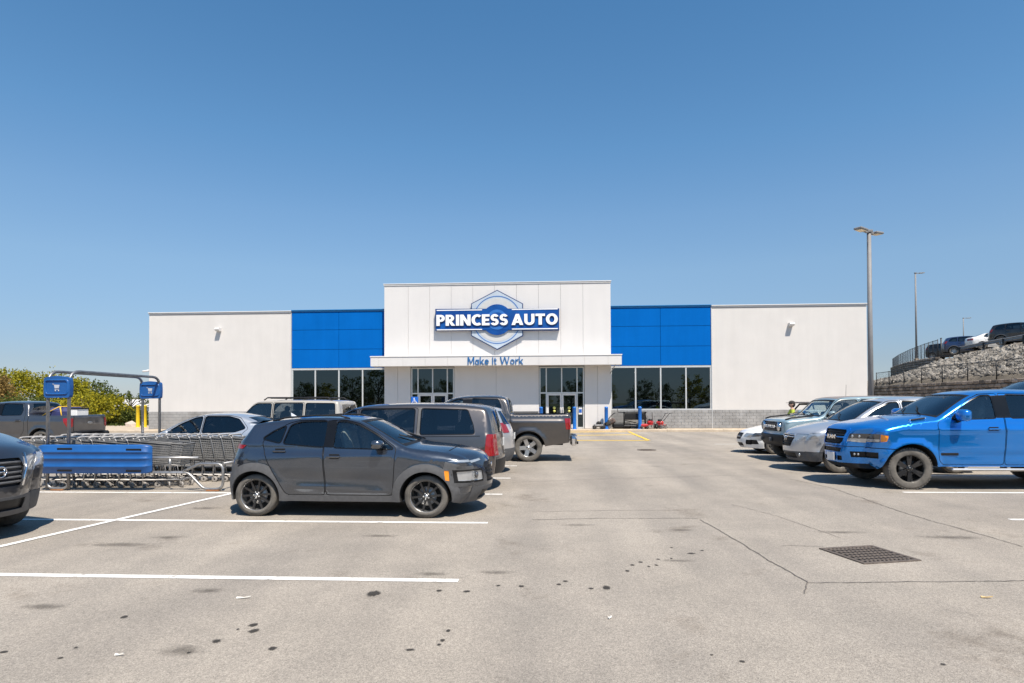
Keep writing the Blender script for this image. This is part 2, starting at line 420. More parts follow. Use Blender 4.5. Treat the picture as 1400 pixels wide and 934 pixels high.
# drips of oil
def soft_stain(name, col, soft):
    """a stain that thins out towards its ragged edge"""
    m = bpy.data.materials.new(name); m.use_nodes = True; nt = m.node_tree; n = nt.nodes; l = nt.links; b = n['Principled BSDF']
    b.inputs['Base Color'].default_value = (*col, 1); b.inputs['Roughness'].default_value = .8; b.inputs['Specular IOR Level'].default_value = .3
    tc = n.new('ShaderNodeTexCoord'); ge = n.new('ShaderNodeNewGeometry')
    ln = n.new('ShaderNodeVectorMath'); ln.operation = 'LENGTH'; l.new(tc.outputs['Object'], ln.inputs[0])
    no = n.new('ShaderNodeTexNoise'); no.inputs['Scale'].default_value = 9.0 if soft > .3 else 30.0; no.inputs['Detail'].default_value = 8; no.inputs['Roughness'].default_value = .7; l.new(ge.outputs['Position'], no.inputs['Vector'])
    ad = n.new('ShaderNodeMath'); ad.operation = 'MULTIPLY_ADD'; ad.inputs[1].default_value = 1.3; l.new(no.outputs['Fac'], ad.inputs[0]); l.new(ln.outputs['Value'], ad.inputs[2])
    mr = n.new('ShaderNodeMapRange'); mr.interpolation_type = 'SMOOTHSTEP'; mr.inputs['From Min'].default_value = 1.5; mr.inputs['From Max'].default_value = 1.5 - soft * 1.8
    mr.inputs['To Max'].default_value = .42 if soft > .3 else .8; l.new(ad.outputs[0], mr.inputs['Value']); l.new(mr.outputs[0], b.inputs['Alpha'])
    return m
OIL = soft_stain('oil_stain', (0.036, 0.032, 0.028), .24)
FAINT = soft_stain('faint_oil_stain', (0.085, 0.074, 0.062), .5)
def blot(px, py, wpx, hpx, m=OIL, seed=0, z=.0045):
    rr = random.Random(seed * 31 + int(px)); c = G(px, py); e = G(px + wpx / 2, py); f = G(px, py - hpx / 2)
    ax, ay = (e - c).length * 1.15, (f - c).length * 1.3; n = 20; vs = [(0, 0, 0)]
    ph = [rr.uniform(0, 6.28) for _ in range(4)]
    for i in range(n):
        a = 2 * math.pi * i / n; k = 1 + .22 * math.sin(2 * a + ph[0]) + .16 * math.sin(3 * a + ph[1]) + .12 * math.sin(5 * a + ph[2])
        vs.append((k * math.cos(a), k * math.sin(a), 0))
    o = MB().add(vs, [(0, 1 + i, 1 + (i + 1) % n) for i in range(n)]).build('oil_spot', m, LOT, (c.x, c.y, z)); o.scale = (ax, ay, 1)
for i, q in enumerate([(511, 812, 24, 8), (600, 808, 10, 3), (638, 809, 12, 3), (681, 801, 8, 2.5), (713, 802, 9, 3), (764, 799.5, 8, 2.5), (773, 795, 8, 2.5),
                       (808, 805, 9, 2.5), (829, 804, 14, 6), (858, 781, 8, 2.5), (865, 773, 8, 2), (876, 769, 8, 2), (887, 775, 6, 2), (897, 773, 7, 2), (900, 765, 7, 1.6),
                       (918, 764, 5, 1.5), (945, 757, 14, 2), (918, 749, 5, 1.5), (960, 753, 6, 1.5), (346, 855, 15, 5), (347, 863, 17, 6), (373, 887, 15, 5), (296, 877, 15, 5),
                       (170, 844, 11, 3.5), (83, 900, 8, 2.5), (5, 892, 14, 3), (613, 863, 8, 4), (605, 876, 9, 4), (600, 882, 8, 4), (560, 889, 18, 3.5), (1015, 905, 10, 3), (973, 896, 7, 2),
                       (325, 861, 5, 2), (258, 893, 6, 2.5), (104, 886, 6, 2), (1290, 909, 9, 2.5)]):
    blot(*q, seed=i)
for i, q in enumerate([(590, 785, 60, 7), (680, 783, 70, 6), (285, 808, 70, 7), (250, 890, 80, 16), (930, 767, 60, 4), (1150, 728, 90, 4), (1300, 735, 120, 5), (930, 725, 50, 3),
                       (160, 745, 110, 6), (230, 735, 60, 5), (280, 695, 60, 4), (790, 718, 60, 3), (520, 733, 70, 4), (60, 830, 90, 8)]):
    blot(*q, m=FAINT, seed=i + 60, z=.0042)
# litter
PAPER = mat('paper', (0.75, 0.72, 0.66), 0.8, var=0.1); WOODM = mat('stick', (0.55, 0.40, 0.2), 0.8, var=0.2)
def scrap(px, py, L, w, a, m, label, cat, name):
    c = G(px, py); b = MB()
    b.add([(-L / 2, -w / 2, .006), (0, -w / 2, .012), (L / 2, -w / 3, .02), (L / 2, w / 3, .018), (0, w / 2, .008), (-L / 2, w / 2, .014),
           (-L / 2, -w / 2, .001), (0, -w / 2, .004), (L / 2, -w / 3, .012), (L / 2, w / 3, .010), (0, w / 2, .001), (-L / 2, w / 2, .006)],
          [(0, 1, 4, 5), (1, 2, 3, 4), (11, 10, 7, 6), (10, 9, 8, 7), (0, 6, 7, 1), (1, 7, 8, 2), (2, 8, 9, 3), (3, 9, 10, 4), (4, 10, 11, 5), (5, 11, 6, 0)])
    tag(b.build(name, m, None, c + Vector((0, 0, .004)), (0, 0, a)), label, cat)
scrap(333, 818.5, .12, .018, .2, PAPER, 'torn strip of white paper lying on the asphalt, lower left', 'litter', 'paper_scrap')
scrap(1349, 818, .09, .022, -.15, WOODM, 'tan scrap of litter on the asphalt below the drain grate', 'litter', 'litter_scrap')
scrap(834, 846, .03, .02, .5, PAPER, 'small white speck of litter on the open asphalt, lower centre', 'litter', 'paper_scrap')
scrap(163, 897, .06, .012, .1, PAPER, 'thin pale twist of litter at the bottom left', 'litter', 'paper_scrap')
# drain grate
IRON = mat('rusty_iron', (0.07, 0.055, 0.046), 0.75, col2=(0.125, 0.10, 0.08), vs=22, bump=0.4, detail=8)
a, b_, c, d = [G(*q) for q in ((1126, 752.5), (1182, 768.5), (1249, 764.5), (1194, 750))]
gc = (a + b_ + c + d) / 4
dg = thing('drain_grate', 'square rusty iron drain grate set in the asphalt aisle', 'drain', (gc.x, gc.y, 0), math.atan2((c - b_).y, (c - b_).x))
hw = .36
f = MB()
for sx, sy, lx, ly in ((0, 1, 2 * hw, .05), (0, -1, 2 * hw, .05), (1, 0, .05, 2 * hw - .1), (-1, 0, .05, 2 * hw - .1)):
    f.box((sx * (hw - .025), sy * (hw - .025), .004), (lx, ly, .02), bev=.004)
f.build('frame', IRON, dg)
MB().box((0, 0, .0025), (2 * hw - .09, 2 * hw - .09, .003)).build('pit', DARK, dg)
bar = MB().box((0, 0, .009), (.022, 2 * hw - .11, .012), bev=.003).mesh('slat', IRON)
for i in range(11): obj('slat', bar, dg, (-.26 + i * .052, 0, 0))
bar2 = MB().box((0, 0, .0085), (2 * hw - .11, .028, .012), bev=.003).mesh('crossbar', IRON)
for i in range(6): obj('crossbar', bar2, dg, (0, -.25 + i * .1, 0))
# manhole
mc = G(884, 615.5)
mh = MB(); mh.lathe([(.34, .001), (.34, .012), (.30, .013), (.295, .006), (.28, .006), (.275, .012), (0.001, .013)], n=28)
for i in range(5): mh.box((0, -.16 + .08 * i, .014), (.4, .02, .006))
tag(mh.build('manhole_cover', IRON, None, (mc.x, mc.y, .002)), 'round rusty manhole cover in the aisle before the entrance', 'manhole')

# ------------------------------------------------------------------ pavement and kerb along the shop
KY, WALLY = 36.45, 37.9
sw = MB()
sw.span(-38, 26, KY + .15, WALLY + 6, -.02, .145, bev=.01)
structure(sw.build('pavement', CONC))
kerb = structure(obj('kerb', None))
def kerbmesh(L):
    b = MB(); sec = [(0.145, -.03), (0, -.03), (.004, .10), (.035, .148), (.145, .15)]; n = len(sec)
    vs = [(0, y, z) for y, z in sec] + [(L, y, z) for y, z in sec]
    return b.add(vs, [list(range(n))[::-1], list(range(n, 2 * n))] + [(i, (i + 1) % n, n + (i + 1) % n, n + i) for i in range(n)]).mesh('kerb_stone', CONC)
km = kerbmesh(3.19)
for i in range(20): obj('kerb_stone', km, kerb, (-38 + i * 3.2, KY, 0))

# ================================================================== the shop
def streaks(m, amount):
    """faint rain streaks down a wall"""
    nt = m.node_tree; b = nt.nodes['Principled BSDF']; src = b.inputs['Base Color'].links[0].from_socket; ge = nt.nodes.new('ShaderNodeNewGeometry')
    mp = nt.nodes.new('ShaderNodeMapping'); mp.inputs['Scale'].default_value = (1.6, 1.6, .12); nt.links.new(ge.outputs['Position'], mp.inputs['Vector'])
    no = nt.nodes.new('ShaderNodeTexNoise'); no.inputs['Scale'].default_value = 1.5; no.inputs['Detail'].default_value = 7; no.inputs['Roughness'].default_value = .65; nt.links.new(mp.outputs[0], no.inputs['Vector'])
    mr = nt.nodes.new('ShaderNodeMapRange'); mr.inputs['From Min'].default_value = .3; mr.inputs['From Max'].default_value = .7; mr.inputs['To Min'].default_value = 1 - amount; mr.inputs['To Max'].default_value = 1.0; nt.links.new(no.outputs['Fac'], mr.inputs['Value'])
    cb = nt.nodes.new('ShaderNodeCombineColor')
    for k_ in range(3): nt.links.new(mr.outputs[0], cb.inputs[k_])
    mx = nt.nodes.new('ShaderNodeMix'); mx.data_type = 'RGBA'; mx.blend_type = 'MULTIPLY'; mx.inputs['Factor'].default_value = 1; nt.links.new(src, mx.inputs['A']); nt.links.new(cb.outputs[0], mx.inputs['B']); nt.links.new(mx.outputs['Result'], b.inputs['Base Color'])
STUCCO = mat('white_stucco', (0.60, 0.575, 0.55), 0.85, var=0.025, vs=1.2, bump=0.12, bs=120)
WPANEL = mat('white_metal_panel', (0.63, 0.61, 0.595), 0.45, var=0.015, vs=0.8)
BPANEL = mat('blue_metal_panel', (0.003, 0.118, 0.44), 0.8, var=0.04, vs=0.7, spec=0.0)
BTRIM = mat('blue_trim', (0.012, 0.17, 0.42), 0.45, var=0.05)
WTRIM = mat('white_trim', (0.66, 0.645, 0.63), 0.4, var=0.03)
SILVER = mat('anodised_frame', (0.62, 0.62, 0.61), 0.35, 0.4, var=0.05)
CMU = mat('grey_concrete_block', (0.25, 0.245, 0.24), 0.9, col2=(0.36, 0.355, 0.35), vs=1.7, bump=0.5, bs=70, detail=8)
MORTAR = mat('mortar', (0.20, 0.20, 0.195), 0.95, var=0.1)
ROOFM = mat('roof_membrane', (0.35, 0.35, 0.35), 0.9, var=0.1)
INFLOOR = mat('shop_floor', (0.09, 0.095, 0.10), 0.5, var=0.1)
INWALL = mat('shop_inner_wall', (0.13, 0.15, 0.155), 0.9, var=0.1)
TUBE = mat('shop_lamp', (0.9, 0.9, 0.9), 0.5, emit=(1, 0.97, 0.92), es=5.0)
streaks(STUCCO, .05); streaks(WPANEL, .04); streaks(BPANEL, .10); streaks(CMU, .18)
XL, XA, XB, XC, XD, XR = -25.3, -16.05, -10.04, 3.68, 9.70, 18.75   # wings and bays along the front
ZB, ZT, ZC, ZW = 1.235, 7.5, 9.0, 3.80
YW = WALLY; YC = WALLY - .55          # the centre block stands half a metre proud
YE = 38 + 42                          # back of the shop
shop = thing('shop_building', 'long low shop with white wings, blue panels and tall white sign block', 'building', (0, 0, 0))
def part(name, mb, m, par=None): return mb.build(name, m, par or shop)
def wall_end(name, x0, x1):
    w = MB(); w.span(x0, x1, YW, YW + .3, ZB, ZT - .14)
    return part(name, w, STUCCO)
wall_end('wall', XL, XA - .02); wall_end('wall', XD + .02, XR)
for x in (XL, XR - .3):
    s_ = MB(); s_.span(x, x + .3, YW + .302, YE, .1, ZT - .14); part('side_wall', s_, STUCCO)
s_ = MB(); s_.span(XL + .3, XR - .3, YE - .3, YE, .1, ZT - .14); part('back_wall', s_, STUCCO)
s_ = MB(); s_.span(XL + .3, XR - .3, YW + .5, YE - .3, ZT - .6, ZT - .3); part('roof', s_, ROOFM)
def cap(x0, x1, y0, y1, z, m, name='parapet_cap'):
    c_ = MB(); c_.span(x0, x1, y0, y1, z - .14, z - .05, bev=.008); c_.span(x0 - .012, x1 + .012, y0 - .05, y1, z - .046, z, bev=.008); part(name, c_, m)
cap(XL - .03, XA - .03, YW - .04, YW + .34, ZT + .02, WTRIM); cap(XD + .03, XR + .03, YW - .04, YW + .34, ZT + .02, WTRIM)
cap(XA, XB - .02, YW - .04, YW + .34, ZT + .06, BTRIM); cap(XC + .02, XD, YW - .04, YW + .34, ZT + .06, BTRIM)
cap(XL - .03, XL + .33, YW + .36, YE, ZT + .02, WTRIM); cap(XR - .33, XR + .03, YW + .36, YE, ZT + .02, WTRIM)
# blue panels, two by three on each side
for x0, x1 in ((XA, XB - .02), (XC + .02, XD)):
    bk = MB(); bk.span(x0 + .01, x1 - .01, YW + .06, YW + .3, ZW + .12, ZT - .09); part('panel_backing', bk, BLACK)
    zs = [ZW + .12, 5.08, 6.30, ZT - .085]; xm = (x0 + x1) / 2
    for j in range(3):
        for xa, xb in ((x0, xm), (xm, x1)):
            q = MB(); q.span(xa + .008, xb - .008, YW + rnd.uniform(-.004, .004), YW + .055, zs[j] + .01, zs[j + 1] - .01, bev=.006); part('blue_panel', q, BPANEL)
    # shop window, four panes above a block plinth
    fr = MB(); n = 4; wdt = (x1 - x0)
    fr.span(x0, x1, YW - .01, YW + .14, ZW, ZW + .11); fr.span(x0, x1, YW - .03, YW + .14, ZB + .0, ZB + .085)
    for i in range(n + 1):
        x = x0 + wdt * i / n; x = min(max(x, x0 + .04), x1 - .04)
        fr.span(x - .04, x + .04, YW + .002, YW + .12, ZB + .087, ZW - .002)
    wf = part('shop_window', fr, SILVER)
    for i in range(n):
        q = MB(); xa = x0 + wdt * i / n + .04; xb = x0 + wdt * (i + 1) / n - .04
        t = rnd.uniform(-.004, .004)
        q.add([(xa, YW + .05 + t, ZB + .085), (xb, YW + .05 - t, ZB + .085), (xb, YW + .052 - t, ZW), (xa, YW + .052 + t, ZW)], [(0, 1, 2, 3)])
        part('pane', q, STOREGLASS, wf)
# block plinth, real courses with recessed joints
def plinth(x0, x1, yf):
    bk = MB(); bk.span(x0, x1, yf + .02, yf + .28, .1, ZB - .004); w = part('block_plinth', bk, MORTAR)
    bl = MB(); z = .15; r = 0
    while z < ZB - .05:
        x = x0 - (.2 if r % 2 else 0)
        zt = min(z + .181, ZB)
        while x < x1:
            a_, c_ = max(x, x0), min(x + .4, x1)
            if c_ - a_ > .06: bl.span(a_ + .005, c_ - .005, yf + rnd.uniform(-.004, .004), yf + .06, z + .005, zt - .005, bev=.006)
            x += .4
        z += .181; r += 1
    o = part('block_course', bl, CMU, w); o['kind'] = 'stuff'
plinth(XL + .002, XA - .022, YW - .03); plinth(XA - .018, XB - .02, YW - .03); plinth(XC + .02, XD + .018, YW - .03); plinth(XD + .022, XR - .002, YW - .03)
for x in (XL, XR):   # plinth round the corner
    bk = MB(); bk.span(x - .012 if x < 0 else x - .3, x + .3 if x < 0 else x + .012, YW + .28, YE - .01, .1, ZB); part('side_plinth', bk, CMU)
for x in (XA - .02, XD + .02):
    j_ = MB(); j_.span(x - .02, x + .02, YW - .045, YW - .002, .15, ZT - .14); part('wall_joint', j_, SILVER)
# centre block with upright panels
ZK0, ZK1 = 3.90, 4.50      # canopy
bk = MB(); bk.span(XB + .01, XC - .01, YC + .06, YC + .3, ZK1 - .4, ZC - .1); part('centre_backing', bk, BLACK)
for x0_, x1_ in ((XB + .001, XB + .29), (XC - .29, XC - .001)):
    q = MB(); q.span(x0_, x1_, YC + .31, YC + 8, 0.1, ZC - .15); part('centre_side', q, WPANEL)
q = MB(); q.span(XB + .3, XC - .3, YC + 7.7, YC + 8, ZT - .5, ZC - .15); part('centre_back', q, WPANEL)
xs = [XB, -8.56, -7.24, -5.92, -4.6, -3.28, -1.95, -.63, .70, 2.03, XC]
for a_, c_ in zip(xs[:-1], xs[1:]):
    q = MB(); q.span(a_ + .005, c_ - .005, YC + rnd.uniform(-.002, .002), YC + .05, ZK1 - .2, ZC - .135, bev=.005); part('white_panel', q, WPANEL)
c_ = MB(); c_.span(XB - .03, XC + .03, YC - .04, YC + .34, ZC - .13, ZC - .05, bev=.008); c_.span(XB - .045, XC + .045, YC - .07, YC + .34, ZC - .046, ZC + .0, bev=.008); part('parapet_cap', c_, WTRIM)
# wall below the canopy: panels either side of two glazed doorways
ye = YC
lowx = [(XB, -9.22), (-9.22, -8.42), (-5.74, -3.2), (-3.2, -.62), (2.10, 2.88), (2.88, XC)]
for a_, c2 in lowx:
    q = MB(); q.span(a_ + .005, c2 - .005, ye, ye + .05, .16, ZK0 + .1, bev=.005); part('entrance_panel', q, WPANEL)
for a_, c2 in ((XB, -8.42), (-5.74, -.62), (2.10, XC)):
    bk = MB(); bk.span(a_ + .01, c2 - .01, ye + .055, ye + .3, .12, ZK0 + .1); part('entrance_backing', bk, BLACK)
rb = MB(); rb.span(-5.7, -.66, ye - .06, ye - .003, 1.0, 1.2, bev=.01); part('bump_rail', rb, CLAD)
DOORPAPER = mat('door_sticker', (0.62, 0.60, 0.15), 0.6, var=0.2, vs=12); SIGNBLUE = mat('sign_blue', (0.012, 0.10, 0.42), 0.5, var=0.04)
def doorway(x0, x1):
    yd = ye + .12
    en = MB(); zt = ZK0 - .02; zm = 2.30; z0 = .15
    xs_ = [x0, x0 + .42, (x0 + x1) / 2, x1 - .42, x1]
    en.span(x0, x1, yd - .05, yd + .07, zt - .08, zt); en.span(x0 + .072, x1 - .072, yd - .047, yd + .068, zm - .04, zm + .04)
    for i, x in enumerate(xs_):
        x = min(max(x, x0 + .035), x1 - .035)
        en.span(x - .035, x + .035, yd - .052, yd + .072, z0 if i != 2 else zm + .041, zt - .081)
    e_ = part('entrance_frame', en, SILVER)
    for a_, c2 in zip(xs_[:-1], xs_[1:]):
        q = MB(); q.add([(a_ + .03, yd, zm + .04), (c2 - .03, yd, zm + .04), (c2 - .03, yd + .003, zt - .08), (a_ + .03, yd + .003, zt - .08)], [(0, 1, 2, 3)]); part('pane', q, STOREGLASS, e_)
    for a_, c2 in (xs_[:2], xs_[3:]):
        q = MB(); q.add([(a_ + .03, yd, z0 + .1), (c2 - .03, yd, z0 + .1), (c2 - .03, yd + .003, zm - .04), (a_ + .03, yd + .003, zm - .04)], [(0, 1, 2, 3)]); part('pane', q, STOREGLASS, e_)
        q = MB(); q.span(a_ + .036, c2 - .036, yd - .02, yd + .03, z0, z0 + .1); part('base_rail', q, SILVER, e_)
    for a_, c2, sgn in ((xs_[1] + .036, xs_[2] - .006, 1), (xs_[2] + .006, xs_[3] - .036, -1)):
        q = MB(); w_ = .10
        for u0, u1, v0, v1 in ((a_, a_ + w_, z0 + .01, zm - .045), (c2 - w_, c2, z0 + .01, zm - .045), (a_ + w_ + .001, c2 - w_ - .001, z0 + .01, z0 + .25), (a_ + w_ + .001, c2 - w_ - .001, zm - .15, zm - .045)):
            q.span(u0, u1, yd - .035, yd + .03, v0, v1, bev=.004)
        dr = part('door', q, WTRIM)
        q = MB(); q.add([(a_ + w_, yd, z0 + .25), (c2 - w_, yd, z0 + .25), (c2 - w_, yd + .002, zm - .15), (a_ + w_, yd + .002, zm - .15)], [(0, 1, 2, 3)]); part('pane', q, STOREGLASS, dr)
        hx = c2 - w_ / 2 if sgn > 0 else a_ + w_ / 2
        q = MB(); q.tube([(hx, yd - .035, .95), (hx, yd - .10, .97), (hx, yd - .10, 1.35), (hx, yd - .035, 1.37)], .016, 6); part('handle', q, STEEL, dr)
        q = MB()
        for zz, rr_ in ((1.40, .09), (1.20, .075)): q.lathe([(0.001, -.004), (rr_, -.004), (rr_, 0)], ((a_ + c2) / 2, yd - .004, zz), 'y', 18)
        part('sticker', q, DOORPAPER, dr)
    q = MB(); q.span(x1 - .34, x1 - .12, yd - .012, yd - .006, 1.0, 1.45); part('notice', q, WHITEP, e_)
    q = MB(); q.span(x1 - .32, x1 - .14, yd - .018, yd - .013, 1.1, 1.32); part('notice_print', q, SIGNBLUE, e_)
doorway(-8.40, -5.76); doorway(-.60, 2.08)
# canopy
kx0, kx1 = -10.55, 4.18; ky = YC - 1.2
xs2 = [kx0, -10.05, -8.6, -7.28, -5.95, -4.62, -3.28, -1.95, -.6, .72, 2.05, 3.4, kx1]
k = MB(); k.span(kx0 + .04, kx1 - .04, ky + .04, YC - .003, ZK0 + .02, ZK1 - .06); cano = part('canopy', k, WPANEL)
for a_, c2 in zip(xs2[:-1], xs2[1:]):
    q = MB(); q.span(a_ + .004, c2 - .004, ky, ky + .037, ZK0, ZK1 - .065, bev=.004); part('fascia_panel', q, WPANEL, cano)
q = MB(); q.span(kx0 - .03, kx1 + .03, ky - .03, YC - .002, ZK1 - .062, ZK1, bev=.008); part('canopy_cap', q, WTRIM, cano)
for x in (kx0 + .02, kx1 - .02):
    q = MB(); q.span(x - .019, x + .019, ky + .04, YC - .003, ZK0 + .003, ZK1 - .064); part('canopy_end', q, WPANEL, cano)
q = MB(); q.tube([(kx1 - .3, ky + .5, ZK0 + .03), (kx1 - .55, YC - .02, 3.45)], .025, 6); part('brace', q, STEEL, cano)
# lettering drawn from strokes: (outline polygons joined into one face)
def band(cx, cy, rx, ry, tx, ty, a0, a1, n=22):
    A = np.radians(np.linspace(a0, a1, n))
    return [(cx + rx * math.cos(a), cy + ry * math.sin(a)) for a in A] + [(cx + (rx - tx) * math.cos(a), cy + (ry - ty) * math.sin(a)) for a in A[::-1]]
def rc(x0, y0, x1, y1): return [(x0, y0), (x1, y0), (x1, y1), (x0, y1)]
BOLD = {
 'P': (.66, [rc(0, 0, .26, 1), rc(.2, .37, .37, .57), rc(.2, .80, .37, 1), band(.36, .685, .31, .315, .25, .20, -90, 90)]),
 'R': (.74, [rc(0, 0, .26, 1), rc(.2, .39, .37, .59), rc(.2, .80, .37, 1), band(.36, .695, .31, .305, .25, .20, -90, 90), [(.20, .44), (.44, .44), (.76, 0), (.46, 0)]]),
 'I': (.26, [rc(0, 0, .26, 1)]), 'N': (.82, [rc(0, 0, .25, 1), rc(.57, 0, .82, 1), [(0, 1), (.26, 1), (.82, 0), (.56, 0)]]),
 'C': (.74, [band(.46, .5, .46, .515, .26, .215, 48, 312, 34)]), 'E': (.60, [rc(0, 0, .26, 1), rc(.2, 0, .60, .21), rc(.2, .40, .56, .60), rc(.2, .79, .60, 1)]),
 'S': (.64, [band(.33, .70, .32, .315, .235, .205, 22, 272, 30), band(.32, .30, .32, .315, .235, .205, -158, 92, 30)]),
 'A': (.92, [[(0, 0), (.28, 0), (.59, 1), (.33, 1)], [(.92, 0), (.64, 0), (.33, 1), (.59, 1)], rc(.2, .19, .72, .38)]),
 'U': (.80, [rc(0, .36, .25, 1), rc(.55, .36, .80, 1), band(.40, .375, .40, .39, .25, .215, 180, 360)]), 'T': (.74, [rc(0, .79, .74, 1), rc(.24, 0, .50, .85)]), 'O': (.92, [band(.46, .5, .46, .515, .26, .215, 0, 360, 44)])}
LIGHT = {
 'M': (.86, [rc(0, 0, .13, 1), rc(.73, 0, .86, 1), [(0, 1), (.15, 1), (.49, .2), (.37, .2)], [(.86, 1), (.71, 1), (.37, .2), (.49, .2)]]),
 'a': (.52, [band(.24, .33, .24, .34, .12, .115, 0, 360, 30), rc(.40, 0, .52, .66)]), 'k': (.52, [rc(0, 0, .12, 1), [(.08, .30), (.38, .68), (.52, .68), (.10, .18)], [(.16, .36), (.26, .44), (.54, 0), (.39, 0)]]),
 'e': (.54, [band(.27, .33, .27, .34, .12, .115, 0, 318, 30), rc(.06, .29, .53, .39)]), 'i': (.13, [rc(0, 0, .125, .66), rc(-.005, .78, .13, .92)]), 't': (.34, [rc(.08, .06, .20, .88), rc(0, .56, .34, .66), band(.26, .14, .18, .14, .12, .11, 180, 290)]),
 'W': (1.22, [[(0, 1), (.14, 1), (.37, 0), (.24, 0)], [(.24, 0), (.37, 0), (.67, 1), (.55, 1)], [(.55, 1), (.67, 1), (.98, 0), (.85, 0)], [(.85, 0), (.98, 0), (1.22, 1), (1.08, 1)]]),
 'o': (.56, [band(.28, .33, .28, .34, .12, .115, 0, 360, 30)]), 'r': (.36, [rc(0, 0, .12, .66), band(.30, .36, .25, .31, .12, .115, 65, 180)])}
def glyph_mesh(polys, sx, sz, depth, name, m):
    V, T = cdt([dens(p, 9) for p in polys], [])
    c = V[T].mean(1); ins = np.zeros(len(T), bool)
    for p in polys: ins |= pip(p, c[:, 0], c[:, 1])
    T = T[ins]; n = len(V); vs = [(x * sx, 0, z * sz) for x, z in V] + [(x * sx, -depth, z * sz) for x, z in V]
    fs = [tuple(t) for t in T] + [tuple(int(q) + n for q in t[::-1]) for t in T]; ed = {}
    for t in T:
        for a_, b_ in ((t[0], t[1]), (t[1], t[2]), (t[2], t[0])): ed.setdefault((min(a_, b_), max(a_, b_)), []).append((a_, b_))
    fs += [(int(a_), int(b_), int(b_) + n, int(a_) + n) for l_ in ed.values() if len(l_) == 1 for a_, b_ in l_]
    return MB().add(vs, [tuple(int(q) for q in f_) for f_ in fs]).mesh(name, m)
def write(text, font, x0, x1, z0, h, y, depth, m, parent, name='letter', gap=.09, space=.30):
    tot = 0
    for ch in text: tot += space if ch == ' ' else font[ch][0] + gap
    sx = (x1 - x0) / (tot - gap); x = x0
    for ch in text:
        if ch == ' ': x += space * sx; continue
        w_, pl = font[ch]; obj(name, glyph_mesh(pl, sx, h, depth, name, m), parent, (x, y, z0)); x += (w_ + gap) * sx
LBLUE = mat('letter_blue', (0.012, 0.12, 0.33), 0.45, var=0.03)
a_ = WY(639.5, 502, ky); c2 = WY(715, 490, ky)
sg = thing('slogan_letters', 'blue raised letters reading Make it Work on the canopy', 'lettering', (0, ky - .001, ZK0 + .06))
write('Make it Work', LIGHT, a_.x, c2.x, 0, .44, 0, .05, LBLUE, sg, gap=.10, space=.34)
# the big sign
sign = thing('shop_sign', 'large hexagon sign with blue bar reading PRINCESS AUTO above the entrance', 'sign', (0, YC, 0))
def sp(x, y): p_ = WY(500 + x / 3.889, 380 + y / 3.889, YC - .3); return (p_.x, p_.z)
NAVY = mat('sign_navy', (0.008, 0.035, 0.13), 0.45, var=0.05); SSILV = mat('sign_silver', (0.42, 0.48, 0.55), 0.4, var=0.04, vs=2.0)
SGREY = mat('sign_pale_ring', (0.50, 0.50, 0.495), 0.45, var=0.03); SBL = mat('sign_bar_blue', (0.004, 0.045, 0.21), 0.5, col2=(0.005, 0.085, 0.33), vs=0.9, spec=0.2)
SMID = mat('sign_mid_blue', (0.02, 0.13, 0.42), 0.45, var=0.06); SWH = mat('sign_white', (0.80, 0.80, 0.80), 0.4, var=0.02)
hexp = [sp(*q) for q in ((698, 62), (836, 135), (836, 307), (698, 382), (559, 307), (559, 135))]
barp = [sp(*q) for q in ((370, 165), (1029, 162), (1029, 278), (370, 281))]
cx, cz = sp(698, 222)
def inset(poly, d):
    mx_ = sum(p_[0] for p_ in poly) / len(poly); mz_ = sum(p_[1] for p_ in poly) / len(poly)
    out = []
    n_ = len(poly)
    for i in range(n_):
        a0, b0, c0 = Vector(poly[i - 1]), Vector(poly[i]), Vector(poly[(i + 1) % n_])
        u = (b0 - a0).normalized(); v = (c0 - b0).normalized()
        nu = Vector((-u.y, u.x)); nv = Vector((-v.y, v.x))
        if nu.dot(Vector((mx_, mz_)) - b0) < 0: nu, nv = -nu, -nv
        bis = (nu + nv).normalized(); out.append(tuple(b0 + bis * (d / max(.3, bis.dot(nu)))))
    return out
def circ(r, n_=40): return [(cx + r * math.cos(2 * math.pi * i / n_), cz + r * math.sin(2 * math.pi * i / n_)) for i in range(n_)]
def ring(mb, r0, r1, y0, y1, n_=48):
    a_ = circ(r0, n_); c_ = circ(r1, n_)
    vs = [(p_[0], y, p_[1]) for y in (y0, y1) for pl in (a_, c_) for p_ in pl]
    fs = []
    for i in range(n_):
        j = (i + 1) % n_
        fs += [(i, j, n_ + j, n_ + i), (2 * n_ + i, 3 * n_ + i, 3 * n_ + j, 2 * n_ + j), (i, 2 * n_ + i, 2 * n_ + j, j), (n_ + i, n_ + j, 3 * n_ + j, 3 * n_ + i)]
    mb.add(vs, fs)
R1 = (sp(698 + 128, 222)[0] - cx)
def spart(name, mb, m): return mb.build(name, m, sign)
spart('hexagon', MB().prism(hexp, -.20, -.003), NAVY)
spart('hexagon_face', MB().prism(inset(hexp, .05), -.215, -.199), SSILV)
q = MB(); ring(q, R1 * .97, R1 * 1.0, -.225, -.2145); spart('thin_ring', q, SMID)
q = MB(); ring(q, R1 * .64, R1 * .90, -.224, -.2145); spart('pale_ring', q, SGREY)
spart('bar', MB().prism(barp, -.30, -.003), NAVY)
bf = inset(barp, .04); spart('bar_face', MB().prism(bf, -.315, -.299), SBL)
spart('disc', MB().prism(circ(R1 * .64), -.305, -.004), SBL)
q = MB(); ring(q, R1 * .30, R1 * .42, -.322, -.3145); spart('inner_ring', q, SMID)
zt_, zb_ = bf[0][1], bf[2][1]
for z in (zt_ - .055, zb_ + .055):
    for x0_, x1_ in ((bf[0][0] + .05, cx - R1 * .62), (cx + R1 * .62, bf[1][0] - .05)):
        q = MB(); q.span(x0_, x1_, -.325, -.3155, z - .028, z + .028); spart('bar_stripe', q, SWH)
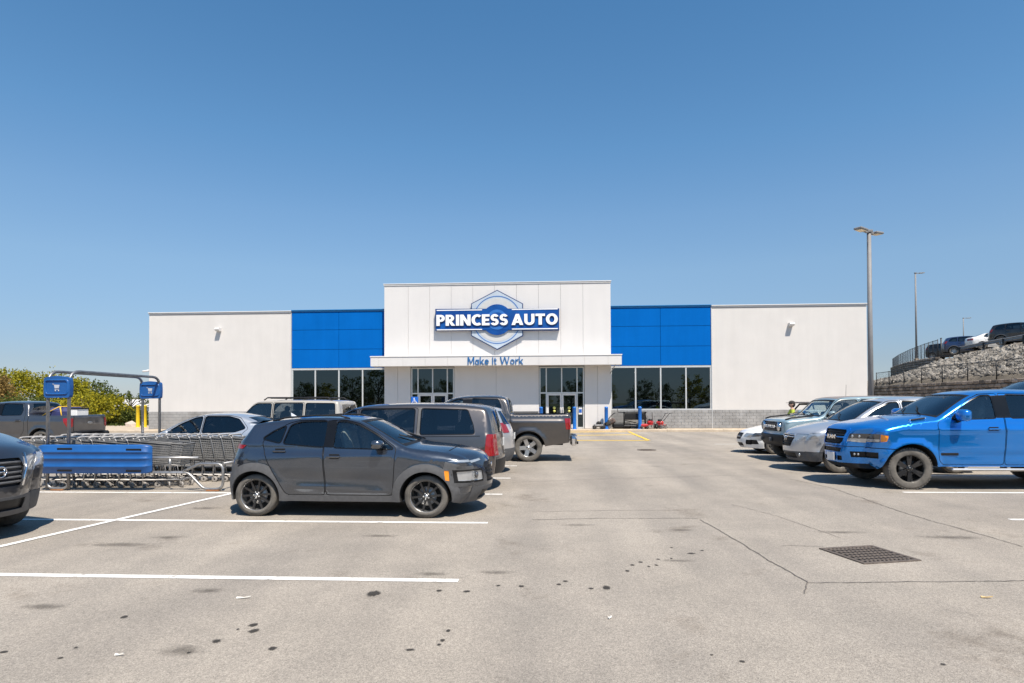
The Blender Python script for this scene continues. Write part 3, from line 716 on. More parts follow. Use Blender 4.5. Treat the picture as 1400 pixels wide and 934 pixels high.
x0_, z0_ = sp(377, 256); x1_, z1_ = sp(1021, 190)
write('PRINCESS AUTO', BOLD, x0_ + .05, x1_ + .05, z0_ - .05, z1_ - z0_, -.316, .03, NAVY, sign, 'letter_shadow', gap=.075, space=.22)
write('PRINCESS AUTO', BOLD, x0_, x1_, z0_, z1_ - z0_, -.348, .04, SWH, sign, 'letter', gap=.075, space=.22)
# wall lights, camera
for i, (px, py, lab) in enumerate(((300, 451, 'white wedge wall light on the left white wing'), (1080.5, 444, 'white wedge wall light on the right white wing'))):
    p_ = WY(px, py, YW); fx = thing('wall_light', lab, 'wall light', (p_.x, YW, p_.z))
    MB().prism([(-.002, -.10), (-.28, -.10), (-.36, .0), (-.32, .10), (-.002, .10)], -.13, .13, axes='yz').build('housing', WTRIM, fx)
    MB().span(-.11, .11, -.25, -.05, -.112, -.102).build('lens', WHITEP, fx)
p_ = WY(200, 507, YW + .1); sc_ = thing('security_camera', 'small white security camera on the left corner of the shop', 'camera', (XL, YW + .1, p_.z))
MB().tube([(-.002, 0, .05), (-.18, 0, .05), (-.18, 0, 0)], .03, 8).build('bracket', WTRIM, sc_)
MB().tube([(-.05, -.05, 0), (-.36, -.22, -.05)], .06, 10).build('body', WTRIM, sc_)
# inside of the shop, seen dimly through the panes
MB().span(XL + .3, XR - .3, YW + .31, YW + 16, .08, .148).build('shop_floor', INFLOOR, shop)
MB().span(XL + .35, XR - .35, YW + 16, YW + 16.2, .15, 6.5).build('inner_wall', INWALL, shop)
MB().span(XL + .35, XR - .35, YW + .35, YW + 16, 4.9, 5.0).build('inner_ceiling', INWALL, shop)
for i in range(9):
    for j in range(3):
        MB().span(-19 + i * 4.2, -18.88 + i * 4.2, YW + 2 + j * 4.6, YW + 5 + j * 4.6, 4.80, 4.86).build('ceiling_lamp', TUBE, shop)
SHELF = mat('shelf_goods', (0.10, 0.09, 0.085), 0.8, col2=(0.22, 0.12, 0.08), vs=2.2, detail=6)
for i in range(11):
    x = -21 + i * 3.6
    sh = thing('display_shelf', 'dark shop shelf of goods seen dimly through the window glass', 'shelf', (x, YW + 7.5, .15), 0, 'shelves inside the shop')
    u = MB()
    for z in (.1, .6, 1.1, 1.6): u.span(-.45, .45, -3, 3, z, z + .03)
    u.span(-.03, .03, -3, 3, .04, 2.0); u.build('rack', STEEL, sh)
    u = MB()
    for z in (.13, .63, 1.13, 1.63):
        y = -2.9
        while y < 2.8:
            w_ = rnd.uniform(.2, .5); u.span(-.4, -.05, y, y + w_, z, z + rnd.uniform(.2, .42)); u.span(.05, .4, y, y + w_, z, z + rnd.uniform(.2, .42)); y += w_ + .03
    u.build('goods', SHELF, sh)
# ================================================================== vehicles
class Car:
    def __init__(s, sp):
        s.sp = sp; A = np.array([q[:6] for q in sp['sil']], float)
        d = [A[i] for i in range(len(A))]
        d = chaikin(d, 2, closed=False)
        D = [d[0]]
        for q in d[1:]:
            L = np.hypot(*(q[:2] - D[-1][:2])); k = max(1, int(np.ceil(L / .07)))
            st = D[-1]
            if L < .004: continue
            for j in range(1, k + 1): D.append(st + (q - st) * j / k)
        s.S = np.array(D); s.t = np.concatenate([[0], np.cumsum(np.hypot(np.diff(s.S[:, 0]), np.diff(s.S[:, 1])))])
        lab = sp['lab']
        s.L = {k: s.t[np.argmin(np.hypot(s.S[:, 0] - A[i][0], s.S[:, 1] - A[i][1]))] for k, i in lab.items()}
        s.wS = s.W(s.S[:, 0], s.S[:, 1])
    # ---- side surface
    def W(s, x, z):
        sp = s.sp; x = np.asarray(x, float); z = np.asarray(z, float)
        px, pv = zip(*sp['plan']); w = sp['w'] * np.interp(x, px, pv)
        bx, bz = zip(*sp['belt']); b = np.interp(x, bx, bz)
        ab = np.clip(z - b, 0, None)
        if 'bed' in sp: ab = np.where(x < sp['bed'], 0, ab)
        w = w - sp['tum'] * ab - sp.get('tum2', .1) * ab * ab
        sz, sv = zip(*sp['sec']); w = w + np.interp(z, sz, sv)
        for xw in (sp['xf'], sp['xr']):
            dd = np.hypot(x - xw, z - sp['r']); k = np.clip(1 - (dd - sp['ra']) / sp.get('flw', .16), 0, 1); k = k * k * (3 - 2 * k)
            w = w + sp['flare'] * k
        for f in sp.get('crease', []):   # (x0,z0,x1,z1,height,width)
            x0, z0, x1, z1, h, wd = f; u = np.clip((x - x0) / (x1 - x0), 0, 1); zz = z0 + (z1 - z0) * u
            e = np.clip(np.minimum(x - min(x0, x1), max(x0, x1) - x) / .25, 0, 1)
            w = w + h * e * np.exp(-((z - zz) / wd) ** 2)
        # roll the edges over towards the silhouette
        d2 = np.full(x.shape, 1e9); rr = np.zeros(x.shape); cc = np.zeros(x.shape)
        a = s.S[:-1]; e = s.S[1:]
        for i in range(len(a)):
            ex, ez = e[i][0] - a[i][0], e[i][1] - a[i][1]; LL = ex * ex + ez * ez + 1e-12
            u = np.clip(((x - a[i][0]) * ex + (z - a[i][1]) * ez) / LL, 0, 1)
            q = (x - a[i][0] - u * ex) ** 2 + (z - a[i][1] - u * ez) ** 2
            m = q < d2; d2 = np.where(m, q, d2)
            rr = np.where(m, a[i][2] + (e[i][2] - a[i][2]) * u, rr); cc = np.where(m, a[i][3] + (e[i][3] - a[i][3]) * u, cc)
        k = np.clip(1 - np.sqrt(d2) / np.maximum(rr, 1e-4), 0, 1)
        return w - cc * (1 - np.sqrt(np.clip(1 - k * k, 0, 1)))
    def side(s, x, z, sg=1, off=0.0):
        return Vector((x, sg * (float(s.W(np.array([x]), np.array([z]))[0]) + off), z))
    # ---- centre ribbon
    def ribmap(s, u, v):
        sx = np.clip(np.asarray(v), -1, 1); u = np.asarray(u); I = lambda k: np.interp(u, s.t, s.S[:, k])
        w = np.interp(u, s.t, s.wS); pr = 1 - np.abs(sx) ** s.sp.get('ribp', 2.3)
        return np.stack([I(0) + I(4) * pr, sx * w, I(1) + I(5) * pr], 1)
    def uz(s, z, front=True):
        m = s.t <= s.L['hood'] if front else s.t >= s.L['tail']
        t, zz = s.t[m], s.S[m, 1]
        o = np.argsort(zz); return float(np.interp(z, zz[o], t[o]))
    def ux(s, x):
        m = (s.t >= s.L['hood'] - .02) & (s.t <= s.L['tail'] + .02); t, xx = s.t[m], s.S[m, 0]
        o = np.argsort(xx); return float(np.interp(x, xx[o], t[o]))
    def uu(s, kind, c): return s.uz(c, True) if kind == 'F' else (s.uz(c, False) if kind == 'R' else s.ux(c))
    def rib(s, kind, sv, c, off=0.0):
        u = s.uu(kind, c); p = s.ribmap([u], [sv])[0]; e = 2e-2
        a = s.ribmap([u + e], [sv])[0] - s.ribmap([u - e], [sv])[0]; b = s.ribmap([u], [min(sv + .03, 1)])[0] - s.ribmap([u], [max(sv - .03, -1)])[0]
        n = np.cross(b, a); n = n / (np.linalg.norm(n) + 1e-9)
        ctr = np.array([0, 0, .8])
        if n @ (p - ctr) < 0: n = -n
        return Vector(p + n * off)
    # ---- build
    def build(s, root):
        sp = s.sp; mats = sp['mats']
        # outline with wheel arches
        sill = sp['sill']; r, ra = sp['r'], sp['ra']
        def arch(xw):
            th = math.asin(max(-.9, min(.9, (sill - r) / ra))); k = 22
            return [(xw + ra * math.cos(a), r + ra * math.sin(a)) for a in np.linspace(math.pi - th, th, k)]
        out = [tuple(q[:2]) for q in s.S]
        xe, ze = out[-1]
        bot = []
        if xe < sp['xr'] - ra: bot += arch(sp['xr'])
        bot += arch(sp['xf'])
        loop = dens(out, .2)[:-0 or None]
        # the closing edge of dens(out) is replaced by the bottom line
        loop = [np.array(q) for q in out] + [np.array(q) for q in dens(bot + [out[0]], .12)][:-1] if False else [np.array(q) for q in out]
        chain = [np.array(out[-1])] + [np.array(q) for q in bot] + [np.array(out[0])]
        for a, b in zip(chain[:-1], chain[1:]):
            k = max(1, int(np.ceil(np.linalg.norm(b - a) / .12)))
            for j in range(1, k + 1): loop.append(a + (b - a) * j / k)
        loop = loop[:-1]
        outline = loop
        regs = sp['side']           # (key, poly, mat, off)
        loops = [outline] + [dens(q[1], .09) for q in regs]
        x0, x1 = s.S[:, 0].min(), s.S[:, 0].max(); z0, z1 = sill, s.S[:, 1].max()
        h = sp.get('grid', .085)
        gx, gz = np.meshgrid(np.arange(x0, x1, h), np.arange(z0, z1, h)); gx = gx + (np.arange(gx.shape[0])[:, None] % 2) * h / 2
        pts = np.stack([gx.ravel(), gz.ravel()], 1)
        # rings that follow the silhouette
        tx = np.gradient(s.S[:, 0]); tz = np.gradient(s.S[:, 1]); ln = np.hypot(tx, tz) + 1e-9; nx, nz = -tz / ln, tx / ln
        cxm, czm = np.mean(s.S[:, 0]), .8
        ring = []
        for f in (.03, .10, .20, .34, .52, .75, 1.0):
            q = np.stack([s.S[:, 0] + nx * s.S[:, 2] * f, s.S[:, 1] + nz * s.S[:, 2] * f], 1); q2 = np.stack([s.S[:, 0] - nx * s.S[:, 2] * f, s.S[:, 1] - nz * s.S[:, 2] * f], 1)
            k1 = pip(outline, q[:, 0], q[:, 1]).sum(); k2 = pip(outline, q2[:, 0], q2[:, 1]).sum()
            q = q if k1 >= k2 else q2
            if f > .3: q = q[::2]
            ring.append(q)
        pts = np.concatenate([pts] + ring); pts = pts[pip(outline, pts[:, 0], pts[:, 1])]
        V, T = cdt(loops, pts)
        c = V[T].mean(1); ins = pip(outline, c[:, 0], c[:, 1]); T = T[ins]; c = c[ins]
        key = np.full(len(T), len(regs))
        for i in range(len(regs) - 1, -1, -1): key[pip(regs[i][1], c[:, 0], c[:, 1])] = i
        Y = s.W(V[:, 0], V[:, 1])
        AV = []; AT = []; AK = []
        for sg in (1, -1):
            o = sum(len(q) for q in AV); AV.append(np.stack([V[:, 0], sg * Y, V[:, 1]], 1))
            AT.append((T if sg < 0 else T[:, ::-1]) + o)
            AK += [(regs[k][0] + ('.L' if sg > 0 else '.R')) if k < len(regs) and regs[k][0] != 'body' else 'body' for k in key]
        MK = {}
        for q in regs: MK[q[0] + '.L'] = MK[q[0] + '.R'] = (q[2], q[3])
        MK['body'] = (mats['paint'], 0)
        # ribbon
        rr = []
        for kd, ky, poly, m, off, mir in sp['rib']:
            for sgn, sfx in (((1, '.L'), (-1, '.R')) if mir else ((1, ''),)):
                pl = [(s.uu(kd, b) if not isinstance(b, str) else s.L[b], sgn * a * .8) for a, b in poly]
                rr.append((ky + sfx, pl, m, off)); MK[ky + sfx] = (m, off)
        n = len(s.t); V0 = .8
        edge = [(t, -V0) for t in s.t] + [(s.t[-1], v) for v in np.linspace(-V0, V0, 12)[1:-1]] + [(t, V0) for t in s.t[::-1]] + [(s.t[0], v) for v in np.linspace(V0, -V0, 12)[1:-1]]
        gp_ = [(t, v * V0) for t in s.t[1:-1:1] for v in (-.94, -.82, -.66, -.48, -.28, -.09, .09, .28, .48, .66, .82, .94)]
        V2, T2 = cdt([edge] + [dens(q[1], .07) for q in rr], gp_)
        c2 = V2[T2].mean(1); ok = pip(edge, c2[:, 0], c2[:, 1]); T2 = T2[ok]; c2 = c2[ok]
        k2 = np.full(len(T2), -1)
        for i in range(len(rr) - 1, -1, -1): k2[pip(rr[i][1], c2[:, 0], c2[:, 1])] = i
        o = sum(len(q) for q in AV); AV.append(s.ribmap(V2[:, 0], V2[:, 1] / V0))
        AT.append(T2 + o); AK += [rr[k][0] if k >= 0 else 'body' for k in k2]
        AV = np.concatenate(AV); AT = np.concatenate(AT); AK = np.array(AK)
        # make faces look outwards, smooth normals across all seams
        fn = np.cross(AV[AT[:, 1]] - AV[AT[:, 0]], AV[AT[:, 2]] - AV[AT[:, 0]])
        cen = AV[AT].mean(1); nr = len(T2)
        ref = np.stack([np.zeros(len(cen)), cen[:, 1] * 10, np.zeros(len(cen))], 1)
        # ribbon reference: away from a spine inside the body
        spine = np.stack([np.clip(cen[:, 0], s.S[:, 0].min() + .9, s.S[:, 0].max() - .9), np.zeros(len(cen)), np.full(len(cen), .7)], 1)
        ref[-nr:] = (cen - spine)[-nr:]
        flip = (fn * ref).sum(1) < 0
        AT[flip] = AT[flip][:, ::-1]; fn[flip] *= -1
        keyp = {}; idx = np.zeros(len(AV), int)
        rk = np.round(AV * 2000).astype(int)
        for i, q in enumerate(map(tuple, rk)):
            idx[i] = keyp.setdefault(q, len(keyp))
        N = np.zeros((len(keyp), 3)); fl = fn / (np.sqrt(np.linalg.norm(fn, axis=1))[:, None] + 1e-12)
        for j in range(3): np.add.at(N, idx[AT[:, j]], fl)
        N = N / (np.linalg.norm(N, axis=1)[:, None] + 1e-12); VN = N[idx]
        # exact normals of the side surface and the ribbon, away from their common edge
        e = .004; nV = len(V)
        gx_ = (s.W(V[:, 0] + e, V[:, 1]) - s.W(V[:, 0] - e, V[:, 1])) / (2 * e); gz_ = (s.W(V[:, 0], V[:, 1] + e) - s.W(V[:, 0], V[:, 1] - e)) / (2 * e)
        an = np.stack([-gx_, np.ones(nV), -gz_], 1); an /= np.linalg.norm(an, axis=1)[:, None]
        a_, b_ = s.S[:-1, :2], s.S[1:, :2]; dm = np.full(nV, 1e9)
        for p_, q_ in zip(a_, b_):
            u_ = np.clip(((V - p_) @ (q_ - p_)) / (((q_ - p_) ** 2).sum() + 1e-12), 0, 1); dm = np.minimum(dm, np.linalg.norm(V - p_ - u_[:, None] * (q_ - p_), axis=1))
        far = dm > .007
        VN[:nV][far] = an[far]; VN[nV:2 * nV][far] = an[far] * [1, -1, 1]
        u_, v_ = V2[:, 0], V2[:, 1] / V0
        du = s.ribmap(np.clip(u_ + .012, 0, s.t[-1]), v_) - s.ribmap(np.clip(u_ - .012, 0, s.t[-1]), v_); dv = s.ribmap(u_, np.clip(v_ + .01, -1, 1)) - s.ribmap(u_, np.clip(v_ - .01, -1, 1))
        rn = np.cross(dv, du); rn /= np.linalg.norm(rn, axis=1)[:, None] + 1e-12
        old = VN[2 * nV:]; rn *= np.sign((rn * old).sum(1))[:, None]; inn_ = np.abs(v_) < .985
        VN[2 * nV:][inn_] = rn[inn_]
        s.parts = {}
        for k in dict.fromkeys(AK.tolist()):
            base = k[:-2] if k.endswith(('.L', '.R')) else k
            m, off = MK.get(k, (mats['paint'], 0))
            if m is None: continue
            tr = AT[AK == k]; ui, inv = np.unique(tr, return_inverse=True); tr2 = inv.reshape(-1, 3)
            pos = AV[ui] + VN[ui] * off; vl = [tuple(q) for q in pos]; fl_ = [list(map(int, q)) for q in tr2]
            ln_ = [tuple(VN[ui[i]]) for q in tr2 for i in q]
            if off:
                cnt = {}
                for q in tr:
                    for a, b in ((q[0], q[1]), (q[1], q[2]), (q[2], q[0])):
                        ka = (min(idx[a], idx[b]), max(idx[a], idx[b])); cnt.setdefault(ka, []).append((a, b))
                for ka, li in cnt.items():
                    if len(li) != 1 or ka[0] == ka[1]: continue
                    a, b = li[0]; pa, pb = AV[a], AV[b]; qa, qb = pa + VN[a] * off, pb + VN[b] * off
                    if off < 0: pa = pa + VN[a] * .001; pb = pb + VN[b] * .001
                    o_ = len(vl); vl += [tuple(qa), tuple(qb), tuple(pb), tuple(pa)]; fl_.append([o_ + 1, o_, o_ + 3, o_ + 2])
                    nn = np.cross(qa - qb, pb - qb); nn = nn / (np.linalg.norm(nn) + 1e-12); ln_ += [tuple(nn)] * 4
            nm = base.split('#')[0]
            me = bpy.data.meshes.new(nm); me.from_pydata(vl, [], fl_); me.materials.append(m)
            me.polygons.foreach_set('use_smooth', [True] * len(fl_)); me.normals_split_custom_set(ln_)
            s.parts[k] = obj(nm, me, root)
        s.under(root); s.wheels(root)
        return s.parts
    def under(s, root):
        sp = s.sp; w = sp['w']; x0, x1 = s.S[:, 0].min() + .08, s.S[:, 0].max() + .05; z0 = sp['sill'] + .01
        b = MB(); r, ra = sp['r'], sp['ra']
        # floor pan, between and beyond the wheels
        for a, c, k in ((x0 + .12, sp['xr'] - ra, .58), (sp['xr'] + ra, sp['xf'] - ra, .82), (sp['xf'] + ra, x1 - .22, .58)):
            if c > a: b.span(a, c, -w * k, w * k, z0, z0 + .10)
        b.span(sp['xr'] - ra, sp['xr'] + ra, -w * .45, w * .45, z0, z0 + .3); b.span(sp['xf'] - ra, sp['xf'] + ra, -w * .45, w * .45, z0, z0 + .3)
        for xw in (sp['xf'], sp['xr']): b.tube([(xw, -w + .2, r), (xw, w - .2, r)], .06, 6)
        b.build('underbody', DARK, root)
        for xw in (sp['xf'], sp['xr']):
            for sg in (-1, 1):
                wl_ = MB(); th = math.asin(max(-.9, min(.9, (sp['sill'] - r) / ra))); an = np.linspace(-th * -1 * -1 if False else th, math.pi - th, 18)
                vs = []
                for a in an:
                    x, z = xw + ra * math.cos(a), r + ra * math.sin(a); yo = float(s.W(np.array([x]), np.array([z]))[0]) - .003
                    vs += [(x, sg * yo, z), (x, sg * w * .42, z)]
                fs = [(2 * i, 2 * i + 1, 2 * i + 3, 2 * i + 2) for i in range(len(an) - 1)]
                wl_.add(vs, fs)
                wl_.add([(xw + ra * math.cos(a), sg * w * .42, r + ra * math.sin(a)) for a in an], [list(range(len(an)))])
                wl_.build('wheel_well', DARK, root)
        # cabin
        cb = sp.get('cabin')
        if cb:
            xa, xb, zb = cb; iw = w - .14; c = MB()
            c.span(xa, xb, -iw, iw, zb - .2, zb - .12); c.box((xb - .12, 0, zb - .06), (.42, 2 * iw - .1, .2), bev=.06)
            c.build('cabin_floor', INTERIOR, root)
            st = MB(); seats = sp.get('seats', [xb - 1.15, xb - 2.05])
            for i, xs_ in enumerate(seats):
                for y in ((-.38, .38) if i == 0 else (-.45, 0, .45)):
                    st.box((xs_, y, zb + .0), (.16, .46 if i == 0 else .42, .62), bev=.07, rot=Matrix.Rotation(-.2, 3, 'Y'))
                    st.box((xs_ - .1, y, zb + .36 + (0 if i == 0 else -.06)), (.1, .26, .17), bev=.045)
            st.build('seats', SEATM, root)
            sw_ = MB(); cx_, cy_, cz_ = xb - .52, .38, zb + .03
            sw_.tube([(cx_ + .07 * math.cos(a), cy_ + .18 * math.sin(a), cz_ + .16 * math.cos(a)) for a in np.linspace(0, 2 * math.pi, 19)], .016, 5); sw_.tube([(cx_, cy_, cz_), (cx_ + .3, cy_, cz_ - .12)], .03, 6)
            sw_.build('steering_wheel', BLACK, root)
    def wheels(s, root):
        sp = s.sp; r = sp['r']; tw = sp.get('tyrew', .225); rim = sp['rim']
        ty, rm, hb = wheel_meshes(r, tw, rim)
        for xw in (sp['xf'], sp['xr']):
            for sg in (1, -1):
                y = sg * (sp['w'] - tw / 2 - sp.get('tuck', .025))
                st = sp.get('steer', 0) if xw == sp['xf'] else 0
                o = obj('wheel', rm, root, (xw, y, r), (0, rnd.uniform(0, 6.28), (0 if sg > 0 else math.pi) + st))
                o.rotation_mode = 'XYZ'
                e = Euler((0, 0, (0 if sg > 0 else math.pi) + st)).to_matrix() @ Euler((0, rnd.uniform(0, 6.28), 0)).to_matrix()
                o.rotation_euler = e.to_euler()
                obj('tyre', ty, o); obj('hub_cap', hb, o)
WM = {}
def wheel_meshes(r, tw, rim):
    k = (r, tw, rim['name'])
    if k in WM: return WM[k]
    rr = rim['r']; h = tw / 2; n = 40
    t = MB(); sh = .028
    t.lathe([(rr, -h * .78), (rr + .012, -h * .92), (rr + (r - rr) * .5, -h * 1.0), (r - sh * 1.2, -h * .95), (r - .012, -h * .84), (r - .002, -h * .62), (r, -h * .3), (r, h * .3), (r - .002, h * .62),
             (r - .012, h * .84), (r - sh * 1.2, h * .95), (r - sh * 1.5, h * .965), (rr + (r - rr) * .5, h * 1.0), (rr + .02, h * .955), (rr + .012, h * .92), (rr, h * .78)], axis='y', n=n)
    for i in range(44 if rim.get('lugs') else 0):      # tread lugs on the shoulders
        a = 2 * math.pi * i / 44
        for sd in (-1, 1):
            M_ = Matrix.Rotation(-a, 3, 'Y')
            c = M_ @ Vector((r - .007, sd * h * .66, 0)); t.box(c, (.016, h * .5, r * .085), 0, M_)
    tym = t.mesh('tyre', TYRE if rim.get('dirty', True) else RUBBER)
    b = MB(); m = rim['mat']
    b.lathe([(rr * .93, -h * .5), (rr * .97, h * .2), (rr * .985, h * .70), (rr * 1.02, h * .80), (rr * 1.02, h * .70)], axis='y', n=n, mi=2 if rim.get('lip') else 0)
    b.lathe([(rr * .95, -h * .45), (.001, -h * .45)], axis='y', n=24, mi=1)
    b.lathe([(rr * .62, -h * .1), (rr * .62, -h * .02), (.02, -h * .02)], axis='y', n=24, mi=3)
    ns = rim['n']; yo = h * rim.get('dish', .55)
    for i in range(ns):
        a0 = 2 * math.pi * i / ns
        offs = (-rim['split'], rim['split']) if rim.get('split') else (0,)
        for of in offs:
            M_ = Matrix.Rotation(-(a0 + of), 3, 'Y')
            w0, w1 = rim['w0'] / 2, rim['w1'] / 2; ri = rr * .16; ro = rr * .97
            y0, y1 = yo - h * .05, yo + h * .06
            if rim.get('split'): M0 = Matrix.Rotation(-(a0 + of * .35), 3, 'Y')
            else: M0 = M_
            q = [M0 @ Vector((ri, y0, -w0)), M0 @ Vector((ri, y0, w0)), M_ @ Vector((ro, y1, w1)), M_ @ Vector((ro, y1, -w1))]
            d = Vector((0, -h * .28, 0)); mid = [M0 @ Vector((ri, y0 - h * .02, 0)), M_ @ Vector((ro, y1, 0))]
            vs = q + [v + d for v in q]
            b.add(vs, [(0, 1, 2, 3), (7, 6, 5, 4), (0, 4, 5, 1), (1, 5, 6, 2), (2, 6, 7, 3), (3, 7, 4, 0)])
    b.lathe([(rr * .24, yo - h * .35), (rr * .25, yo - h * .02), (rr * .2, yo + h * .04), (.001, yo + h * .04)], axis='y', n=20)
    rmm = b.mesh('wheel', [m, DARK, ALLOY, STEEL])
    c = MB(); c.lathe([(rr * .13, yo + h * .03), (rr * .125, yo + h * .12), (.001, yo + h * .14)], axis='y', n=16)
    for i in range(rim.get('lug', 5)):
        a = 2 * math.pi * (i + .5) / rim.get('lug', 5); c.lathe([(.012, yo), (.012, yo + h * .1), (.001, yo + h * .11)], (rr * .19 * math.cos(a), 0, rr * .19 * math.sin(a)), 'y', 6)
    hbm = c.mesh('hub_cap', rim.get('cap', m))
    WM[k] = (tym, rmm, hbm); return WM[k]

# ---- fittings
def fit_handle(c, root, x, z, m, L=.2):
    for sg in (1, -1):
        p = c.side(x, z, sg, .022); MB().box((0, 0, 0), (L, .03, .034), bev=.013).build('door_handle', m, root, p)
        p2 = c.side(x + .01, z + .004, sg, .001); MB().box((0, 0, 0), (L * .75, .006, .075), bev=.003).build('handle_cup', BLACK, root, p2)
def fit_mirror(c, root, x, z, m, size=(.13, .24, .17), out=.14, arm_z=-.06, cap=BLACK):
    for sg in (1, -1):
        p = c.side(x, z, sg, out); b = MB(); sx, sy, sz = size
        # a tapered housing, fuller towards the front
        prof = [(-.5, .92), (-.2, 1.0), (.15, .94), (.38, .74), (.5, .42)]
        vs = []; n = 14
        for u, k in prof:
            for j in range(n):
                a = 2 * math.pi * j / n; cy, cz = math.cos(a), math.sin(a)
                e = lambda q: math.copysign(abs(q) ** .62, q)
                vs.append((u * sx, e(cy) * sy / 2 * k, e(cz) * sz / 2 * k))
        o = len(vs); fs = [(i * n + j, i * n + (j + 1) % n, (i + 1) * n + (j + 1) % n, (i + 1) * n + j) for i in range(len(prof) - 1) for j in range(n)] + [list(range(n)), list(range(o - n, o))]
        b.add(vs, fs, 0, True)
        mo = b.build('mirror', m, root, p)
        q = c.side(x - .0, z + arm_z, sg, -.01)
        MB().tube([q - p, Vector((0, -sg * sy * .2, arm_z * .8))], [.035, .03], 6).build('mirror_arm', cap, mo)
        g = MB(); g.add([(-.505 * sx, -sy * .38, -sz * .36), (-.505 * sx, sy * .38, -sz * .36), (-.505 * sx, sy * .38, sz * .36), (-.505 * sx, -sy * .38, sz * .36)], [(0, 1, 2, 3)]); g.build('mirror_glass', CHROME, mo)
def fit_bars(c, root, kind, s0, s1, coords, r, m, name='grille_bar', off=.012, n=9, flat=None):
    for z in coords:
        MB().tube([c.rib(kind, s, z, off) for s in np.linspace(s0, s1, n)], r, 6).build(name, m, root)
def fit_plate(c, root, kind, s, z, m=WHITEP, off=.02, w=.31, h=.16):
    p = c.rib(kind, s, z, off); sg = 1 if kind == 'F' else -1
    o = MB().box((0, 0, 0), (.012, w, h), bev=.004).build('licence_plate', m, root, p)
    return o
def fit_rails(c, root, xs, dy, m, r=.018, lift=.035, kind='T', sv=.86):
    for sg in (1, -1):
        pts = [c.rib('T', sg * sv, x, lift if 0 < i < len(xs) - 1 else .0) for i, x in enumerate(xs)]
        MB().tube(pts, r, 6).build('roof_rail', m, root)
def fit_wipers(c, root, x0, x1):
    for s0, s1 in ((.55, -.05), (-.1, -.62)):
        MB().tube([c.rib('T', s0, x0, .015), c.rib('T', (s0 + s1) / 2, (x0 * .6 + x1 * .4), .02), c.rib('T', s1, x1, .015)], .011, 5).build('wiper', BLACK, root)
def fit_exhaust(root, x, y, z):
    MB().tube([(x, y, z), (x - .22, y, z - .01)], .035, 10).build('exhaust', STEEL, root)
def text_part(root, body, p, face, w, h, m, name='badge', th=.006, offset=.02):
    """raised letters; face: 'F' reads from ahead, 'R' from behind, 'L'/'Rt' from the sides (car coordinates)"""
    me = text_mesh(body, w, h, th, offset); me.materials.append(m)
    co = np.array([v.co[:] for v in me.vertices]); co[:, 0] -= w / 2; co[:, 2] -= h / 2; me.vertices.foreach_set('co', co.ravel()); me.update()
    rz = {'F': math.pi / 2, 'R': -math.pi / 2, 'Rt': 0, 'L': math.pi}[face]
    return obj(name, me, root, p, (0, 0, rz))
def door_regs(key, poly, m):
    """a door with a dark shut line round it"""
    p = soften(poly, .06); return [(key, grow(p, -.004), m, 0.0), ('shut_line#' + key, grow(p, .006), BLACK, -.010)]
def win_regs(key, poly, m=CARGLASS, trim=TRIMB, tw=.018):
    p = soften(poly, .045); return [('window#' + key, p, m, -.010), ('window_trim#' + key, grow(p, tw), trim, .002)]
RIM_KONA = dict(name='kona', r=.235, n=10, w0=.032, w1=.030, mat=BALLOY, dish=.5, lip=True, cap=ALLOY)
RIM_RAMB = dict(name='ramb', r=.262, n=6, w0=.075, w1=.07, mat=BALLOY, dish=.62, lug=6, split=.12, lugs=True)
RIM_RAMB['w0'] = .05; RIM_RAMB['w1'] = .045
RIM_SILV5 = dict(name='silv5', r=.262, n=5, w0=.11, w1=.12, mat=ALLOY, dish=.6, cap=ALLOY)
RIM_SILV10 = dict(name='silv10', r=.225, n=10, w0=.035, w1=.04, mat=ALLOY, dish=.55)
RIM_DARK5 = dict(name='dark5', r=.23, n=5, w0=.06, w1=.06, split=.16, mat=BALLOY, dish=.55)
def vehicle(name, label, cat, sp, loc, rz, group=None):
    root = thing(name, label, cat, loc, rz, group); c = Car(sp); c.build(root); return root, c
def ringpoly(xw, r, ra, rb, sill, k=18, a0=-.25, a1=.25):
    """band round a wheel arch"""
    th0 = math.asin(max(-.95, min(.95, (sill - r - .01) / rb)))
    A = np.linspace(th0, math.pi - th0, k)
    return [(xw + rb * math.cos(a), r + rb * math.sin(a)) for a in A] + [(xw + (ra - .03) * math.cos(a), r + (ra - .03) * math.sin(a)) for a in A[::-1]]
